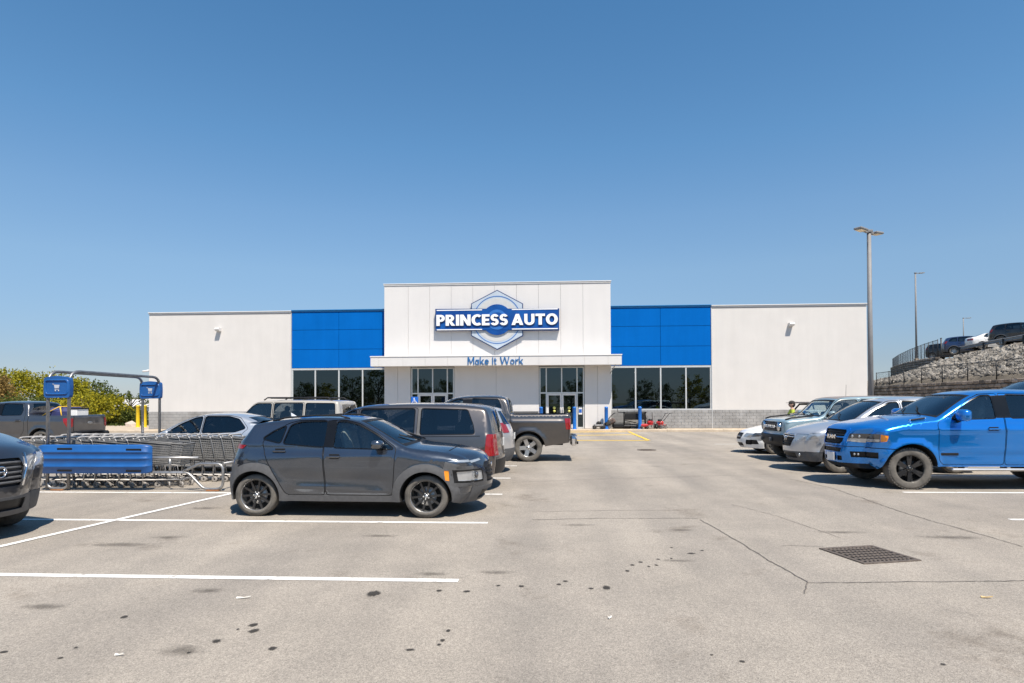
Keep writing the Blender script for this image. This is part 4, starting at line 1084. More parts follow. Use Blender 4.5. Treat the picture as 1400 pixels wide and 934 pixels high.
# ------------------------------------------------------------------ grey crossover (the near car)
def kona(loc, rz, label):
    P_ = paint('slate_grey_paint', (0.088, 0.103, 0.130), 0.85, 0.20, 0.05)
    sil = [(1.78, .20, .25, .20, .24, 0), (1.91, .34, .34, .28, .25, 0), (1.98, .55, .38, .30, .22, 0), (1.98, .74, .36, .28, .19, .0), (1.92, .87, .24, .22, .17, .03), (1.83, .935, .16, .16, .14, .05),
           (1.55, 1.0, .14, .13, .06, .06), (1.15, 1.045, .11, .11, .04, .05), (.95, 1.075, .08, .07, .12, .035), (.55, 1.31, .06, .05, .11, .02), (.28, 1.45, .07, .07, .08, .03), (.05, 1.505, .08, .09, .02, .03),
           (-.35, 1.525, .08, .10, 0, .03), (-.85, 1.50, .08, .10, 0, .03), (-1.28, 1.445, .07, .09, -.08, .025), (-1.40, 1.415, .05, .06, -.14, .01), (-1.42, 1.375, .06, .06, -.16, 0), (-1.50, 1.27, .12, .12, -.18, 0), (-1.63, 1.12, .22, .20, -.22, 0),
           (-1.71, .93, .30, .25, -.25, 0), (-1.77, .70, .34, .28, -.25, 0), (-1.77, .46, .30, .25, -.27, 0), (-1.74, .28, .2, .2, -.26, 0)]
    A = 'front_arch_cladding'
    side = []
    side += [('window_pillar#b', [(-.10, 1.065), (-.235, 1.072), (-.235, 1.475), (-.10, 1.475)], TRIMB, .003)]
    side += win_regs('f', [(.82, 1.045), (-.09, 1.07), (-.09, 1.455), (.02, 1.458), (.24, 1.405), (.50, 1.275)], CLEARGLASS)
    side += win_regs('r', [(-.24, 1.078), (-.87, 1.128), (-.80, 1.40), (-.66, 1.452), (-.24, 1.462)])
    side += win_regs('q', [(-.92, 1.135), (-1.20, 1.20), (-1.04, 1.315), (-.87, 1.395)])
    side += door_regs('door#f', [(.86, 1.06), (.80, .34), (-.20, .34), (-.235, 1.10), (-.235, 1.475), (.02, 1.482), (.25, 1.43), (.55, 1.27)], P_)
    side += door_regs('door#r', [(-.25, 1.10), (-.22, .34), (-.82, .34), (-.93, .55), (-1.10, .85), (-1.20, 1.16), (-.86, 1.425), (-.68, 1.478), (-.25, 1.482)], P_)
    side += [('headlight#s', [(1.78, .565), (2.2, .54), (2.2, .695), (1.76, .705)], LAMP, -.012), ('headlight_bezel#s', [(1.72, .535), (2.2, .51), (2.2, .72), (1.70, .735)], BLACK, .004), ('side_marker#s', [(1.60, .58), (1.66, .57), (1.65, .725), (1.58, .73)], AMBER, .003),
             ('running_light#s', [(1.62, .862), (2.2, .82), (2.2, .86), (1.74, .888)], LAMP, -.004), ('taillight#s', [(-1.44, 1.10), (-2, 1.13), (-2, 1.03), (-1.50, 1.045)], RED, .012)]
    side += [('arch_cladding#f', ringpoly(1.3, .325, .385, .50, .24) , CLAD, .016), ('arch_cladding#r', ringpoly(-1.3, .325, .385, .51, .24), CLAD, .016)]
    side += [('bumper_cladding#f', [(1.60, .86), (1.52, .60), (1.70, .48), (2.3, .46), (2.3, .76), (1.9, .78)], CLAD, .010), ('bumper_cladding#r', [(-1.55, .80), (-2.2, .84), (-2.2, .2), (-1.6, .2), (-1.7, .5)], CLAD, .012),
             ('lower_bumper#f', [(1.55, .36), (2.3, .36), (2.3, .1), (1.55, .1)], CLAD, .008), ('sill_cladding', [(-.95, .335), (.95, .335), (.95, .1), (-.95, .1)], CLAD, .012)]
    rib = [('T', 'windshield', [(-.93, .90), (.93, .90), (.90, .28), (-.90, .28)], WINDSCREEN, -.006, False), ('T', 'windshield_trim', [(-.97, .97), (.97, .97), (.95, .22), (-.95, .22)], BLACK, .001, False),
           ('R', 'rear_window', [(-.82, 1.13), (.82, 1.13), (.76, 1.36), (-.76, 1.36)], CARGLASS, -.008, False),
           ('F', 'grille', [(-.52, .50), (.52, .50), (.62, .76), (.52, .80), (-.52, .80), (-.62, .76)], BLACK, -.03, False), ('F', 'lower_grille', [(-.6, .24), (.6, .24), (.66, .38), (-.66, .38)], BLACK, -.03, False),
           ('F', 'headlight#c', [(.74, .55), (1.02, .54), (1.02, .695), (.76, .69)], LAMP, -.012, True), ('F', 'headlight_bezel#c', [(.70, .52), (1.02, .51), (1.02, .72), (.72, .72)], BLACK, .004, True), ('F', 'running_light#c', [(.62, .835), (1.02, .82), (1.02, .86), (.62, .86)], LAMP, -.004, True),
           ('F', 'lower_bumper', [(-1, .10), (1, .10), (1, .44), (-1, .44)], CLAD, .004, False),
           ('R', 'taillight#c', [(.62, 1.03), (1.02, 1.03), (1.02, 1.12), (.6, 1.10)], RED, .012, True), ('R', 'rear_bumper', [(-1, .22), (1, .22), (1, .62), (-1, .62)], CLAD, .012, False),
           ('T', 'hood_edge', [(-.86, 1.60), (.86, 1.60), (.88, 1.585), (-.88, 1.585)], BLACK, -.006, False)]
    sp = dict(sil=sil, lab=dict(hood=5, tail=14), w=.885, plan=[(-2, .965), (-1.3, .985), (0, 1.0), (1.3, .99), (2, .965)], belt=[(-1.8, 1.16), (-.2, 1.07), (1, 1.03), (2, .97)], tum=.40, tum2=.12,
              sec=[(.2, -.06), (.36, -.034), (.50, -.012), (.62, .002), (.76, .014), (.86, .018), (.90, .015), (.97, -.002), (1.06, -.028), (1.2, -.036)], xf=1.3, xr=-1.3, r=.325, ra=.385, flare=.028, flw=.15, sill=.245, side=side, rib=rib, mats=dict(paint=P_),
              crease=[(-1.6, .97, 1.5, .90, .016, .03), (-.8, .44, .85, .41, .022, .04), (-1.0, .62, .85, .56, -.016, .08)], rim=RIM_KONA, cabin=(-1.3, .85, 1.05), seats=[.02, -.78], grid=.06)
    root, c = vehicle('parked_car', label, 'car', sp, loc, rz)
    fit_handle(c, root, -.07, .93, P_); fit_handle(c, root, -.92, 1.01, P_)
    fit_mirror(c, root, .62, 1.12, P_, (.15, .22, .14))
    fit_rails(c, root, [.05, -.1, -.5, -.95, -1.15], 0, BLACK, .014, .03, sv=.95)
    fit_wipers(c, root, .93, .72)
    fit_bars(c, root, 'F', -.5, .5, (.57, .64, .71), .010, BLACK, off=-.012)
    for sg in (1, -1):
        p = c.rib('F', sg * .93, .63, -.004); MB().ell((0, 0, 0), (.03, .05, .055)).build('projector_lamp', LAMPD, root, p)
    p = c.rib('F', 0, .74, .012); MB().ell((0, 0, 0), (.012, .07, .038)).build('emblem', CHROME, root, p)
    sp_ = MB(); sp_.add([(-1.30, -.60, 1.475), (-1.30, .60, 1.475), (-1.56, .58, 1.435), (-1.56, -.58, 1.435), (-1.40, -.60, 1.42), (-1.40, .60, 1.42)], [(0, 1, 2, 3), (3, 2, 5, 4), (0, 3, 4), (1, 5, 2)]); sp_.build('spoiler', P_, root)
    b = MB(); b.add([(-1.02, 0, 1.53), (-1.10, -.03, 1.53), (-1.10, .03, 1.53), (-1.12, 0, 1.59)], [(0, 1, 3), (0, 3, 2), (1, 2, 3)]); b.build('antenna_fin', P_, root)
    root.scale = (1.03, 1, 1)
    return root

# ------------------------------------------------------------------ pickups
def pickup(loc, rz, label, P_, gen='new', rim=RIM_RAMB, trim=BLACK, steer=0, bumper=None, sc=1.0, name='pickup_truck', group=None, trimline=False, flare_clad=False):
    hi = 0 if gen != 'ford' else -.02
    sil = [(2.34, .38, .25, .25, .44, 0), (2.48, .48, .38, .34, .46, 0), (2.54, .66, .40, .34, .42, 0), (2.54, .88, .40, .34, .40, 0), (2.51, 1.07, .34, .30, .38, 0), (2.45, 1.165, .20, .18, .36, .03), (2.34, 1.22, .09, .09, .36, .05),
           (1.95, 1.30, .07, .06, .12, .085), (1.5, 1.365, .06, .05, .05, .085), (1.27, 1.395, .06, .05, .14, .05), (.87, 1.66, .07, .06, .13, .03), (.55, 1.835, .08, .08, .10, .04), (.28, 1.905, .09, .10, .03, .045),
           (-.3, 1.935, .09, .11, 0, .045), (-.84, 1.92, .09, .11, 0, .045), (-1.05, 1.88, .08, .09, -.02, .04), (-1.13, 1.76, .07, .07, -.03, .02), (-1.19, 1.48, .05, .05, -.02, 0), (-1.205, 1.405, .03, .03, 0, 0), (-1.24, 1.385, .03, .03, 0, 0),
           (-1.6, 1.385, .05, .045, 0, 0), (-2.3, 1.39, .05, .045, 0, 0), (-2.85, 1.395, .05, .045, 0, 0), (-2.93, 1.39, .06, .05, -.02, 0), (-2.955, 1.34, .10, .06, -.03, 0), (-2.96, 1.0, .12, .06, -.03, 0), (-2.95, .62, .10, .06, -.02, 0), (-2.93, .56, .06, .04, 0, 0)]
    wy = 1.395
    side = []
    side += win_regs('f', [(1.05, wy - .015), (0.21, wy + .01), (0.21, 1.845), (0.38, 1.84), (0.59, 1.75), (0.85, 1.57)], CLEARGLASS, tw=.02)
    side += win_regs('r', [(-0.07, wy + .012), (-0.89, wy + .025), (-0.93, 1.62), (-0.84, 1.835), (-0.07, 1.855)], CARGLASS, tw=.02)
    side += [('window_pillar#b', [(0.2, wy + .01), (-0.06, wy + .012), (-0.06, 1.85), (0.2, 1.84)], TRIMB, .004)]
    side += door_regs('door#f', [(1.33, 1.30), (1.32, .58), (1.23, .49), (0.09, .49), (0.07, 1.38), (0.09, 1.885), (0.39, 1.875), (0.63, 1.775), (1.08, 1.43), (1.27, 1.36)], P_)
    side += door_regs('door#r', [(0.05, 1.38), (0.07, .49), (-0.82, .49), (-1.04, .80), (-1.07, 1.40), (-1., 1.68), (-0.89, 1.88), (0.07, 1.885)], P_)
    side += [('shut_line#bed', [(-1.205, 1.6), (-1.22, 1.6), (-1.22, .3), (-1.205, .3)], BLACK, -.02), ('shut_line#gate', [(-2.90, .62), (-2.906, .62), (-2.906, 1.41), (-2.90, 1.41)], BLACK, -.012)]
    if gen == 'ford':
        side += [('taillight#s', [(-2.66, 1.28), (-3.2, 1.28), (-3.2, .88), (-2.86, .90), (-2.70, 1.12)], RED, .012)]
    else:
        side += [('taillight#s', [(-2.80, 1.27), (-3.2, 1.27), (-3.2, .95), (-2.84, .95)], RED, .012)]
    side += [('headlight_strip#s', [(2.40, .935), (2.9, .90), (2.9, .985), (2.40, .985)], LAMP, -.006), ('headlight#s', [(2.39, .925), (2.9, .89), (2.9, 1.10), (2.40, 1.085)], LAMPD, -.008), ('side_marker#s', [(2.29, .945), (2.385, .93), (2.395, 1.08), (2.27, 1.06)], AMBER, -.004),
             ('shut_line#bumper', [(2.0, .80), (3, .83), (3, .815), (2.0, .785)], BLACK, -.008), ('fog_light#s', [(2.40, .60), (2.9, .60), (2.9, .72), (2.41, .72)], BLACK, -.03)]
    if flare_clad: side += [('arch_cladding#f', ringpoly(1.835, .41, .50, .57, .40), P_, .03), ('arch_cladding#r', ringpoly(-1.735, .41, .50, .57, .40), P_, .03)]
    rib = [('T', 'windshield', [(-.94, 1.22), (.94, 1.22), (.92, .57), (-.92, .57)], WINDSCREEN, -.006, False), ('T', 'windshield_trim', [(-.975, 1.28), (.975, 1.28), (.96, .51), (-.96, .51)], BLACK, .001, False),
           ('T', 'rear_window', [(-.82, -1.08), (.82, -1.08), (.88, -1.165), (-.88, -1.165)], CARGLASS, -.006, False),
           ('T', 'bed_opening', [(-.90, -1.26), (.90, -1.26), (.90, -2.86), (-.90, -2.86)], None, 0, False),
           ('F', 'grille', [(-.56, .86), (.56, .86), (.62, .92), (.62, 1.10), (.56, 1.135), (-.56, 1.135), (-.62, 1.10), (-.62, .92)], BLACK, -.035, False),
           ('F', 'grille_surround', [(-.62, .835), (.62, .835), (.68, .90), (.68, 1.12), (.60, 1.165), (-.60, 1.165), (-.68, 1.12), (-.68, .90)], P_, .012, False),
           ('F', 'headlight_strip#c', [(.72, .93), (1.02, .90), (1.02, .985), (.72, .985)], LAMP, -.006, True), ('F', 'headlight#c', [(.72, .925), (1.02, .90), (1.02, 1.085), (.72, 1.08)], LAMPD, -.008, True),
           ('F', 'intake', [(-.58, .70), (.58, .70), (.60, .785), (-.60, .785)], BLACK, -.03, False), ('F', 'lower_intake', [(-.36, .52), (.36, .52), (.40, .60), (-.40, .60)], BLACK, -.02, False),
           ('F', 'tow_hook_recess', [(.46, .52), (.62, .53), (.62, .62), (.46, .62)], BLACK, -.03, True), ('F', 'fog_light#c', [(.82, .60), (1.02, .60), (1.02, .72), (.80, .72)], BLACK, -.03, True),
           ('F', 'air_dam', [(-1, .36), (1, .36), (1, .475), (-1, .475)], BLACK, .004, False), ('F', 'shut_line#bumper', [(-1, .812), (1, .812), (1, .824), (-1, .824)], BLACK, -.008, False),
           ('R', 'taillight#c', [(.92, .95), (1.02, .95), (1.02, 1.27), (.92, 1.27)], RED, .010, True),
           ('R', 'tailgate', [(-.885, .62), (.885, .62), (.885, 1.375), (-.885, 1.375)], P_, 0.006, False), ('R', 'shut_line#tailgate', [(-.90, .60), (.90, .60), (.90, 1.38), (-.90, 1.38)], BLACK, -.012, False)]
    sp = dict(sil=sil, lab=dict(hood=6, tail=23), w=1.0, plan=[(-3, .99), (-1, .995), (0, 1.0), (1.8, .995), (2.5, .97)], belt=[(-3, 1.40), (-1.3, 1.40), (0, 1.37), (1.2, 1.33), (2.5, 1.25)], tum=.30, tum2=.10, bed=-1.21,
              sec=[(.4, -.06), (.52, -.03), (.7, -.004), (.9, .012), (1.08, .022), (1.16, .02), (1.26, -.006), (1.42, -.034)], xf=1.835, xr=-1.735, r=.41, ra=.495, flare=.04, flw=.14, sill=.455, side=side, rib=rib, mats=dict(paint=P_),
              crease=[(-2.9, 1.20, 2.2, 1.16, .014, .035), (-1.0, .68, 1.2, .66, -.014, .07)], rim=rim, tyrew=.275, cabin=(-1.03, 1.18, 1.34), seats=[.22, -.70], steer=steer, ribp=4.0, grid=.085)
    root, c = vehicle(name, label, 'pickup truck', sp, loc, rz, group)
    root.scale = (sc, sc, sc)
    # load bed
    b = MB(); b.span(-2.86, -1.26, -.80, .80, .82, .86); b.span(-1.28, -1.25, -.9, .9, .86, 1.375); b.span(-2.88, -2.85, -.88, .88, .86, 1.36)
    for sg in (-1, 1): b.span(-2.86, -1.28, sg * .84 - .02, sg * .84 + .02, .86, 1.372); b.box((-1.735, sg * .68, 1.0), (1.0, .26, .3), bev=.05)
    b.build('load_bed', BLACK, root)
    bm_ = bumper or CHROME
    b = MB(); b.box((-3.06, 0, .60), (.20, 1.92, .27), bev=.06); b.box((-3.09, 0, .735), (.2, 1.2, .02), bev=.008); b.build('rear_bumper', bm_, root)
    MB().tube([(-3.0, 0, .50), (-3.24, 0, .50)], .045, 8).build('tow_hitch', BLACK, root)
    for x in (.27, -.84): fit_handle(c, root, x + .02, 1.19, bumper if trimline else P_, .24)
    fit_mirror(c, root, .95, 1.46, P_, (.17, .30, .24), .20, -.12)
    fit_wipers(c, root, 1.25, .99)
    for z in (.945, 1.0, 1.055): pass
    fit_bars(c, root, 'F', -.58, .58, (.90, .95, 1.05, 1.10), .012, BLACK, off=-.02)
    fit_bars(c, root, 'F', -.64, -.30, (1.0, ), .016, P_, off=.0, n=5); fit_bars(c, root, 'F', .30, .64, (1.0,), .016, P_, off=.0, n=5)
    fit_plate(c, root, 'F', .16 if gen == 'new' else 0, .60, off=.03)
    fit_plate(c, root, 'R', 0, .60, off=.20)
    if gen != 'ford':
        text_part(root, 'RAM', c.rib('F', 0, 1.0, .01), 'F', .36, .085, CHROME if gen == 'new' else ALLOY, offset=.05)
        text_part(root, 'RAM', c.rib('R', 0, 1.0, .012), 'R', .5, .12, BLACK, offset=.05)
    else:
        p = c.rib('R', 0, 1.08, .015); MB().ell((0, 0, 0), (.012, .14, .06)).build('emblem', STEEL, root, p)
    # running boards
    for sg in (1, -1):
        b = MB(); b.box((0, sg * .97, .40), (2.2, .15, .05), bev=.02)
        for x in (-.8, 0, .8): b.box((x, sg * .88, .43), (.06, .2, .04))
        b.build('running_board', BLACK if gen != 'new' else ALLOY, root)
    if gen == 'new':
        for sg in (1, -1):
            p = c.rib('T', sg * .93, 1.62, .012); o = MB().box((0, 0, 0), (.34, .035, .05), bev=.012).build('hood_badge', CHROME, root, p, (sg * -.7, .14, 0))
            p2 = c.rib('T', sg * .95, 1.62, .02); MB().box((0, 0, 0), (.26, .03, .03), bev=.006).build('badge_print', BLACK, root, p2, (sg * -.7, .14, 0))
            MB().box((0, 0, 0), (.34, .008, .05), bev=.003).build('door_badge', BLACK, root, c.side(1.12, .70, sg, .004))
            for k in range(2):
                p = c.rib('F', sg * (.87 + .05 * k), .66, -.018); MB().ell((0, 0, 0), (.02, .035, .028)).build('fog_lamp', LAMP, root, p)
            for k in range(2):
                p = c.rib('F', sg * (.79 + .11 * k), 1.03, .0); MB().ell((0, 0, 0), (.02, .035, .032)).build('projector_lamp', LAMP, root, p)
    return root, c
# ------------------------------------------------------------------ closed cars, driven by a table of profiles
def closed_car(kind, loc, rz, label, P_, cat='car', name='parked_car', group=None, sc=1.0, rim=RIM_SILV10, rails=None, detail=True, glassm=CARGLASS, tail_plate=True, roof=None):
    K = CARS[kind]; sil = K['sil']
    side = []
    for i, w in enumerate(K['win']): side += win_regs('abcde'[i], w, (CLEARGLASS if i == 0 and glassm is CARGLASS else glassm), K.get('trim', TRIMB))
    for q in K.get('pillar', []): side += [('window_pillar#' + str(q[0]), q, TRIMB, .003)]
    for i, w in enumerate(K['door']): side += door_regs('door#' + 'abcde'[i], w, P_)
    for nm, pl, m, off in K.get('side', []): side.append((nm, pl, m, off))
    if K.get('clad'):
        side += [('arch_cladding#f', ringpoly(K['xf'], K['r'], K['ra'], K['ra'] + .07, K['sill']), K['clad'], .014), ('arch_cladding#r', ringpoly(K['xr'], K['r'], K['ra'], K['ra'] + .07, K['sill']), K['clad'], .014),
                 ('sill_cladding', [(K['xr'] + .3, K['sill'] + .1), (K['xf'] - .3, K['sill'] + .1), (K['xf'] - .3, .05), (K['xr'] + .3, .05)], K['clad'], .01)]
    rib = list(K['rib'])
    if roof is not None: rib.append(('T', 'roof', [(-1, K['roofx'][0]), (1, K['roofx'][0]), (1, K['roofx'][1]), (-1, K['roofx'][1])], roof, .002, False))
    sp = dict(sil=sil, lab=K['lab'], w=K['w'], plan=K['plan'], belt=K['belt'], tum=K['tum'], tum2=K.get('tum2', .1), sec=K['sec'], xf=K['xf'], xr=K['xr'], r=K['r'], ra=K['ra'], flare=K.get('flare', .02), flw=.14, sill=K['sill'],
              side=side, rib=rib, mats=dict(paint=P_), crease=K.get('crease', []), rim=rim, cabin=K['cabin'], seats=K.get('seats'), grid=.095 if detail else .14)
    if sp['seats'] is None: sp.pop('seats')
    root, c = vehicle(name, label, cat, sp, loc, rz, group); root.scale = (sc, sc, sc)
    fit_mirror(c, root, *K['mirror'], P_, (.14, .21, .15))
    for x, z in K['handle']: fit_handle(c, root, x, z, P_)
    if detail:
        fit_wipers(c, root, *K['wiper'])
        fit_plate(c, root, 'R', 0, K['plate'][1], off=.012)
    if rails: fit_rails(c, root, rails, 0, BLACK, .018, .04, sv=.9)
    return root, c
def ws(xb, xt, s0=.93, s1=.91): return [('T', 'windshield', [(-s0, xb), (s0, xb), (s1, xt), (-s1, xt)], WINDSCREEN, -.006, False), ('T', 'windshield_trim', [(-.975, xb + .06), (.975, xb + .06), (.955, xt - .05), (-.955, xt - .05)], BLACK, .001, False)]
def rw(zb, zt, sb=.84, st=.78): return [('R', 'rear_window', [(-sb, zb), (sb, zb), (st, zt), (-st, zt)], CARGLASS, -.008, False)]
CARS = {}
CARS['minivan'] = dict(
    sil=[(2.08, .22, .25, .2, .24, 0), (2.2, .42, .38, .3, .26, 0), (2.2, .70, .38, .3, .22, 0), (2.08, .88, .22, .2, .2, .04), (1.95, .95, .16, .15, .15, .05), (1.5, 1.06, .12, .11, .05, .05), (1.3, 1.10, .08, .07, .14, .04), (.72, 1.46, .06, .05, .12, .03), (.42, 1.615, .08, .08, .08, .03),
         (.1, 1.69, .09, .10, .02, .03), (-.7, 1.725, .09, .10, 0, .03), (-1.7, 1.71, .09, .10, 0, .03), (-2.18, 1.665, .08, .10, -.05, .03), (-2.30, 1.62, .08, .09, -.10, .02), (-2.36, 1.5, .1, .1, -.10, 0), (-2.44, 1.15, .16, .14, -.12, 0), (-2.46, .80, .2, .18, -.12, 0), (-2.50, .60, .22, .2, -.13, 0), (-2.46, .33, .2, .18, -.12, 0)],
    lab=dict(hood=4, tail=12), w=.985, plan=[(-2.6, .965), (-1.5, .99), (0, 1), (1.5, .985), (2.2, .95)], belt=[(-2.6, 1.12), (0, 1.08), (2.2, 1.0)], tum=.30, tum2=.14, sec=[(.2, -.06), (.4, -.025), (.7, .006), (.9, .014), (1.05, -.004), (1.15, -.026)],
    xf=1.54, xr=-1.54, r=.335, ra=.395, sill=.24, win=[[(1.02, 1.12), (.30, 1.12), (.30, 1.60), (.42, 1.585), (.72, 1.40)], [(.20, 1.12), (-.88, 1.125), (-.88, 1.62), (.20, 1.61)], [(-1.02, 1.125), (-2.08, 1.135), (-2.05, 1.30), (-1.93, 1.60), (-1.02, 1.625)]],
    door=[[(1.18, 1.05), (1.14, .36), (.28, .34), (.25, 1.63), (.48, 1.60), (.80, 1.38)], [(.22, .34), (-.93, .36), (-.95, 1.645), (.24, 1.635)]], handle=[(.42, .98), (.08, 1.0)], mirror=(.92, 1.16), wiper=(1.28, .95), plate=(.45, .93), cabin=(-2.2, 1.2, 1.06), seats=[.15, -.85, -1.7],
    side=[('taillight#s', [(-2.32, 1.12), (-2.7, 1.12), (-2.7, .70), (-2.28, .70)], RED, .012), ('headlight#s', [(1.85, .72), (2.6, .66), (2.6, .86), (1.9, .90)], LAMP, -.004), ('slide_rail', [(-.95, 1.075), (-2.2, 1.085), (-2.2, 1.098), (-.95, 1.088)], BLACK, -.004), ('window_pillar#c', [(-.88, 1.11), (-1.02, 1.11), (-1.02, 1.64), (-.88, 1.64)], CLAD, .002)],
    rib=ws(1.26, .44) + rw(1.14, 1.56) + [('R', 'taillight#c', [(.80, .70), (1.02, .70), (1.02, 1.12), (.83, 1.12)], RED, .012, True), ('R', 'rear_bumper', [(-1, .34), (1, .34), (1, .62), (-1, .62)], BLACK, .01, False), ('F', 'grille', [(-.5, .55), (.5, .55), (.55, .8), (-.55, .8)], BLACK, -.02, False), ('F', 'headlight#c', [(.68, .68), (1.02, .68), (1.02, .87), (.7, .88)], LAMP, -.004, True)])
CARS['sedan'] = dict(
    sil=[(1.95, .19, .25, .2, .24, 0), (2.05, .36, .38, .3, .28, 0), (2.06, .54, .36, .3, .26, 0), (1.98, .68, .22, .2, .22, .03), (1.85, .75, .15, .14, .16, .05), (1.35, .88, .12, .11, .06, .05), (1.02, .94, .08, .07, .16, .04), (.45, 1.25, .06, .05, .14, .025), (.12, 1.385, .07, .07, .08, .03),
         (-.25, 1.44, .08, .09, .01, .03), (-.75, 1.43, .08, .09, 0, .03), (-1.15, 1.35, .06, .07, -.08, .03), (-1.65, 1.12, .07, .07, -.16, .03), (-1.85, 1.06, .10, .1, -.18, .02), (-2.05, 1.05, .14, .14, -.18, .01), (-2.14, .98, .25, .2, -.18, 0), (-2.18, .75, .3, .25, -.18, 0), (-2.14, .45, .3, .25, -.18, 0), (-2.05, .28, .2, .18, -.18, 0)],
    lab=dict(hood=4, tail=14), w=.885, plan=[(-2.3, .96), (-1.3, .99), (0, 1), (1.3, .985), (2.1, .94)], belt=[(-2.3, 1.0), (-.2, .96), (1, .91), (2, .85)], tum=.42, tum2=.12, sec=[(.15, -.06), (.35, -.025), (.6, .006), (.75, .014), (.85, .004), (1.0, -.026)],
    xf=1.34, xr=-1.32, r=.325, ra=.375, sill=.19, win=[[(.78, .955), (-.10, .985), (-.10, 1.37), (.08, 1.345), (.42, 1.19)], [(-.18, .99), (-.98, 1.02), (-1.22, 1.10), (-1.02, 1.31), (-.75, 1.375), (-.18, 1.38)]],
    door=[[(.93, .92), (.88, .30), (-.14, .28), (-.14, 1.41), (.12, 1.375), (.48, 1.20)], [(-.15, .28), (-.85, .30), (-1.05, .62), (-1.18, 1.0), (-1.30, 1.09), (-1.06, 1.345), (-.76, 1.405), (-.15, 1.415)]], handle=[(.03, .86), (-.88, .89)], mirror=(.62, .99), wiper=(1.0, .72), plate=(.42, .80), cabin=(-1.3, .95, .92),
    side=[('taillight#s', [(-1.92, .96), (-2.4, .96), (-2.4, .78), (-1.98, .80)], RED, .008), ('headlight#s', [(1.62, .62), (2.4, .52), (2.4, .66), (1.70, .715)], LAMPD, -.004), ('side_marker#s', [(1.54, .655), (1.63, .64), (1.70, .71), (1.56, .715)], AMBER, -.003), ('fog_recess#s', [(1.86, .33), (2.4, .30), (2.4, .46), (1.93, .47)], BLACK, -.03)],
    rib=ws(.99, .14) + [('T', 'rear_window', [(-.86, -1.14), (.86, -1.14), (.84, -1.66), (-.84, -1.66)], CARGLASS, -.006, False), ('R', 'taillight#c', [(.66, .78), (1.02, .78), (1.02, .96), (.66, .95)], RED, .008, True),
         ('F', 'grille', [(-.40, .47), (.40, .47), (.46, .56), (.42, .66), (-.42, .66), (-.46, .56)], BLACK, -.02, False), ('F', 'headlight#c', [(.58, .56), (1.02, .53), (1.02, .665), (.60, .665)], LAMP, -.004, True), ('F', 'lower_intake', [(-.5, .25), (.5, .25), (.54, .36), (-.54, .36)], BLACK, -.02, False), ('F', 'fog_recess#c', [(.72, .30), (1.02, .30), (1.02, .46), (.80, .46)], BLACK, -.03, True)])
CARS['suv'] = dict(
    sil=[(1.95, .24, .25, .2, .24, 0), (2.06, .42, .38, .3, .28, 0), (2.08, .66, .38, .3, .24, 0), (2.02, .84, .25, .22, .22, .03), (1.90, .93, .16, .16, .18, .05), (1.45, 1.04, .13, .12, .06, .06), (1.08, 1.10, .08, .07, .14, .04), (.55, 1.42, .06, .05, .12, .025), (.22, 1.56, .08, .08, .08, .03),
         (-.15, 1.64, .09, .10, .02, .03), (-.85, 1.66, .09, .11, 0, .03), (-1.55, 1.61, .08, .10, -.04, .03), (-1.82, 1.555, .07, .08, -.12, .02), (-1.88, 1.50, .08, .08, -.13, 0), (-2.02, 1.18, .16, .15, -.18, 0), (-2.10, .95, .26, .22, -.20, 0), (-2.12, .70, .3, .25, -.2, 0), (-2.10, .45, .28, .24, -.2, 0), (-2.02, .30, .2, .18, -.2, 0)],
    lab=dict(hood=4, tail=11), w=.925, plan=[(-2.3, .96), (-1.3, .99), (0, 1), (1.3, .985), (2.1, .95)], belt=[(-2.3, 1.20), (-.2, 1.14), (1, 1.08), (2, 1.0)], tum=.36, tum2=.12, sec=[(.2, -.06), (.4, -.028), (.65, .004), (.88, .018), (1.0, .004), (1.15, -.026)],
    xf=1.35, xr=-1.33, r=.36, ra=.42, sill=.26, clad=CLAD, win=[[(.85, 1.11), (-.08, 1.15), (-.08, 1.56), (.12, 1.54), (.48, 1.37)], [(-.18, 1.155), (-1.0, 1.185), (-1.0, 1.55), (-.18, 1.575)], [(-1.10, 1.19), (-1.70, 1.23), (-1.58, 1.44), (-1.45, 1.52), (-1.10, 1.545)]],
    door=[[(1.0, 1.06), (.95, .40), (-.12, .38), (-.12, 1.60), (.15, 1.575), (.58, 1.37)], [(-.13, .38), (-.85, .40), (-1.0, .75), (-1.05, 1.585), (-.13, 1.605)]], handle=[(.03, 1.03), (-.88, 1.06)], mirror=(.70, 1.17), wiper=(1.06, .8), plate=(.44, .88), cabin=(-1.8, 1.0, 1.07),
    side=[('taillight#s', [(-1.78, 1.22), (-2.4, 1.22), (-2.4, .98), (-1.90, 1.02)], RED, .012), ('headlight#s', [(1.55, .78), (2.5, .68), (2.5, .84), (1.62, .905)], LAMP, -.004), ('lower_bumper#s', [(1.75, .46), (2.5, .46), (2.5, .1), (1.75, .1)], CLAD, .006), ('lower_bumper#r', [(-1.75, .5), (-2.5, .5), (-2.5, .1), (-1.75, .1)], CLAD, .008)],
    rib=ws(1.05, .24) + rw(1.18, 1.50) + [('R', 'taillight#c', [(.66, .98), (1.02, .98), (1.02, 1.22), (.72, 1.22)], RED, .012, True), ('R', 'rear_bumper', [(-1, .3), (1, .3), (1, .60), (-1, .60)], CLAD, .01, False),
         ('F', 'grille', [(-.44, .56), (.44, .56), (.56, .74), (.46, .82), (-.46, .82), (-.56, .74)], BLACK, -.025, False), ('F', 'headlight#c', [(.58, .70), (1.02, .69), (1.02, .85), (.56, .83)], LAMP, -.004, True), ('F', 'lower_intake', [(-.62, .30), (.62, .30), (.66, .42), (-.66, .42)], BLACK, -.02, False), ('F', 'lower_bumper', [(-1, .2), (1, .2), (1, .45), (-1, .45)], CLAD, .005, False)])
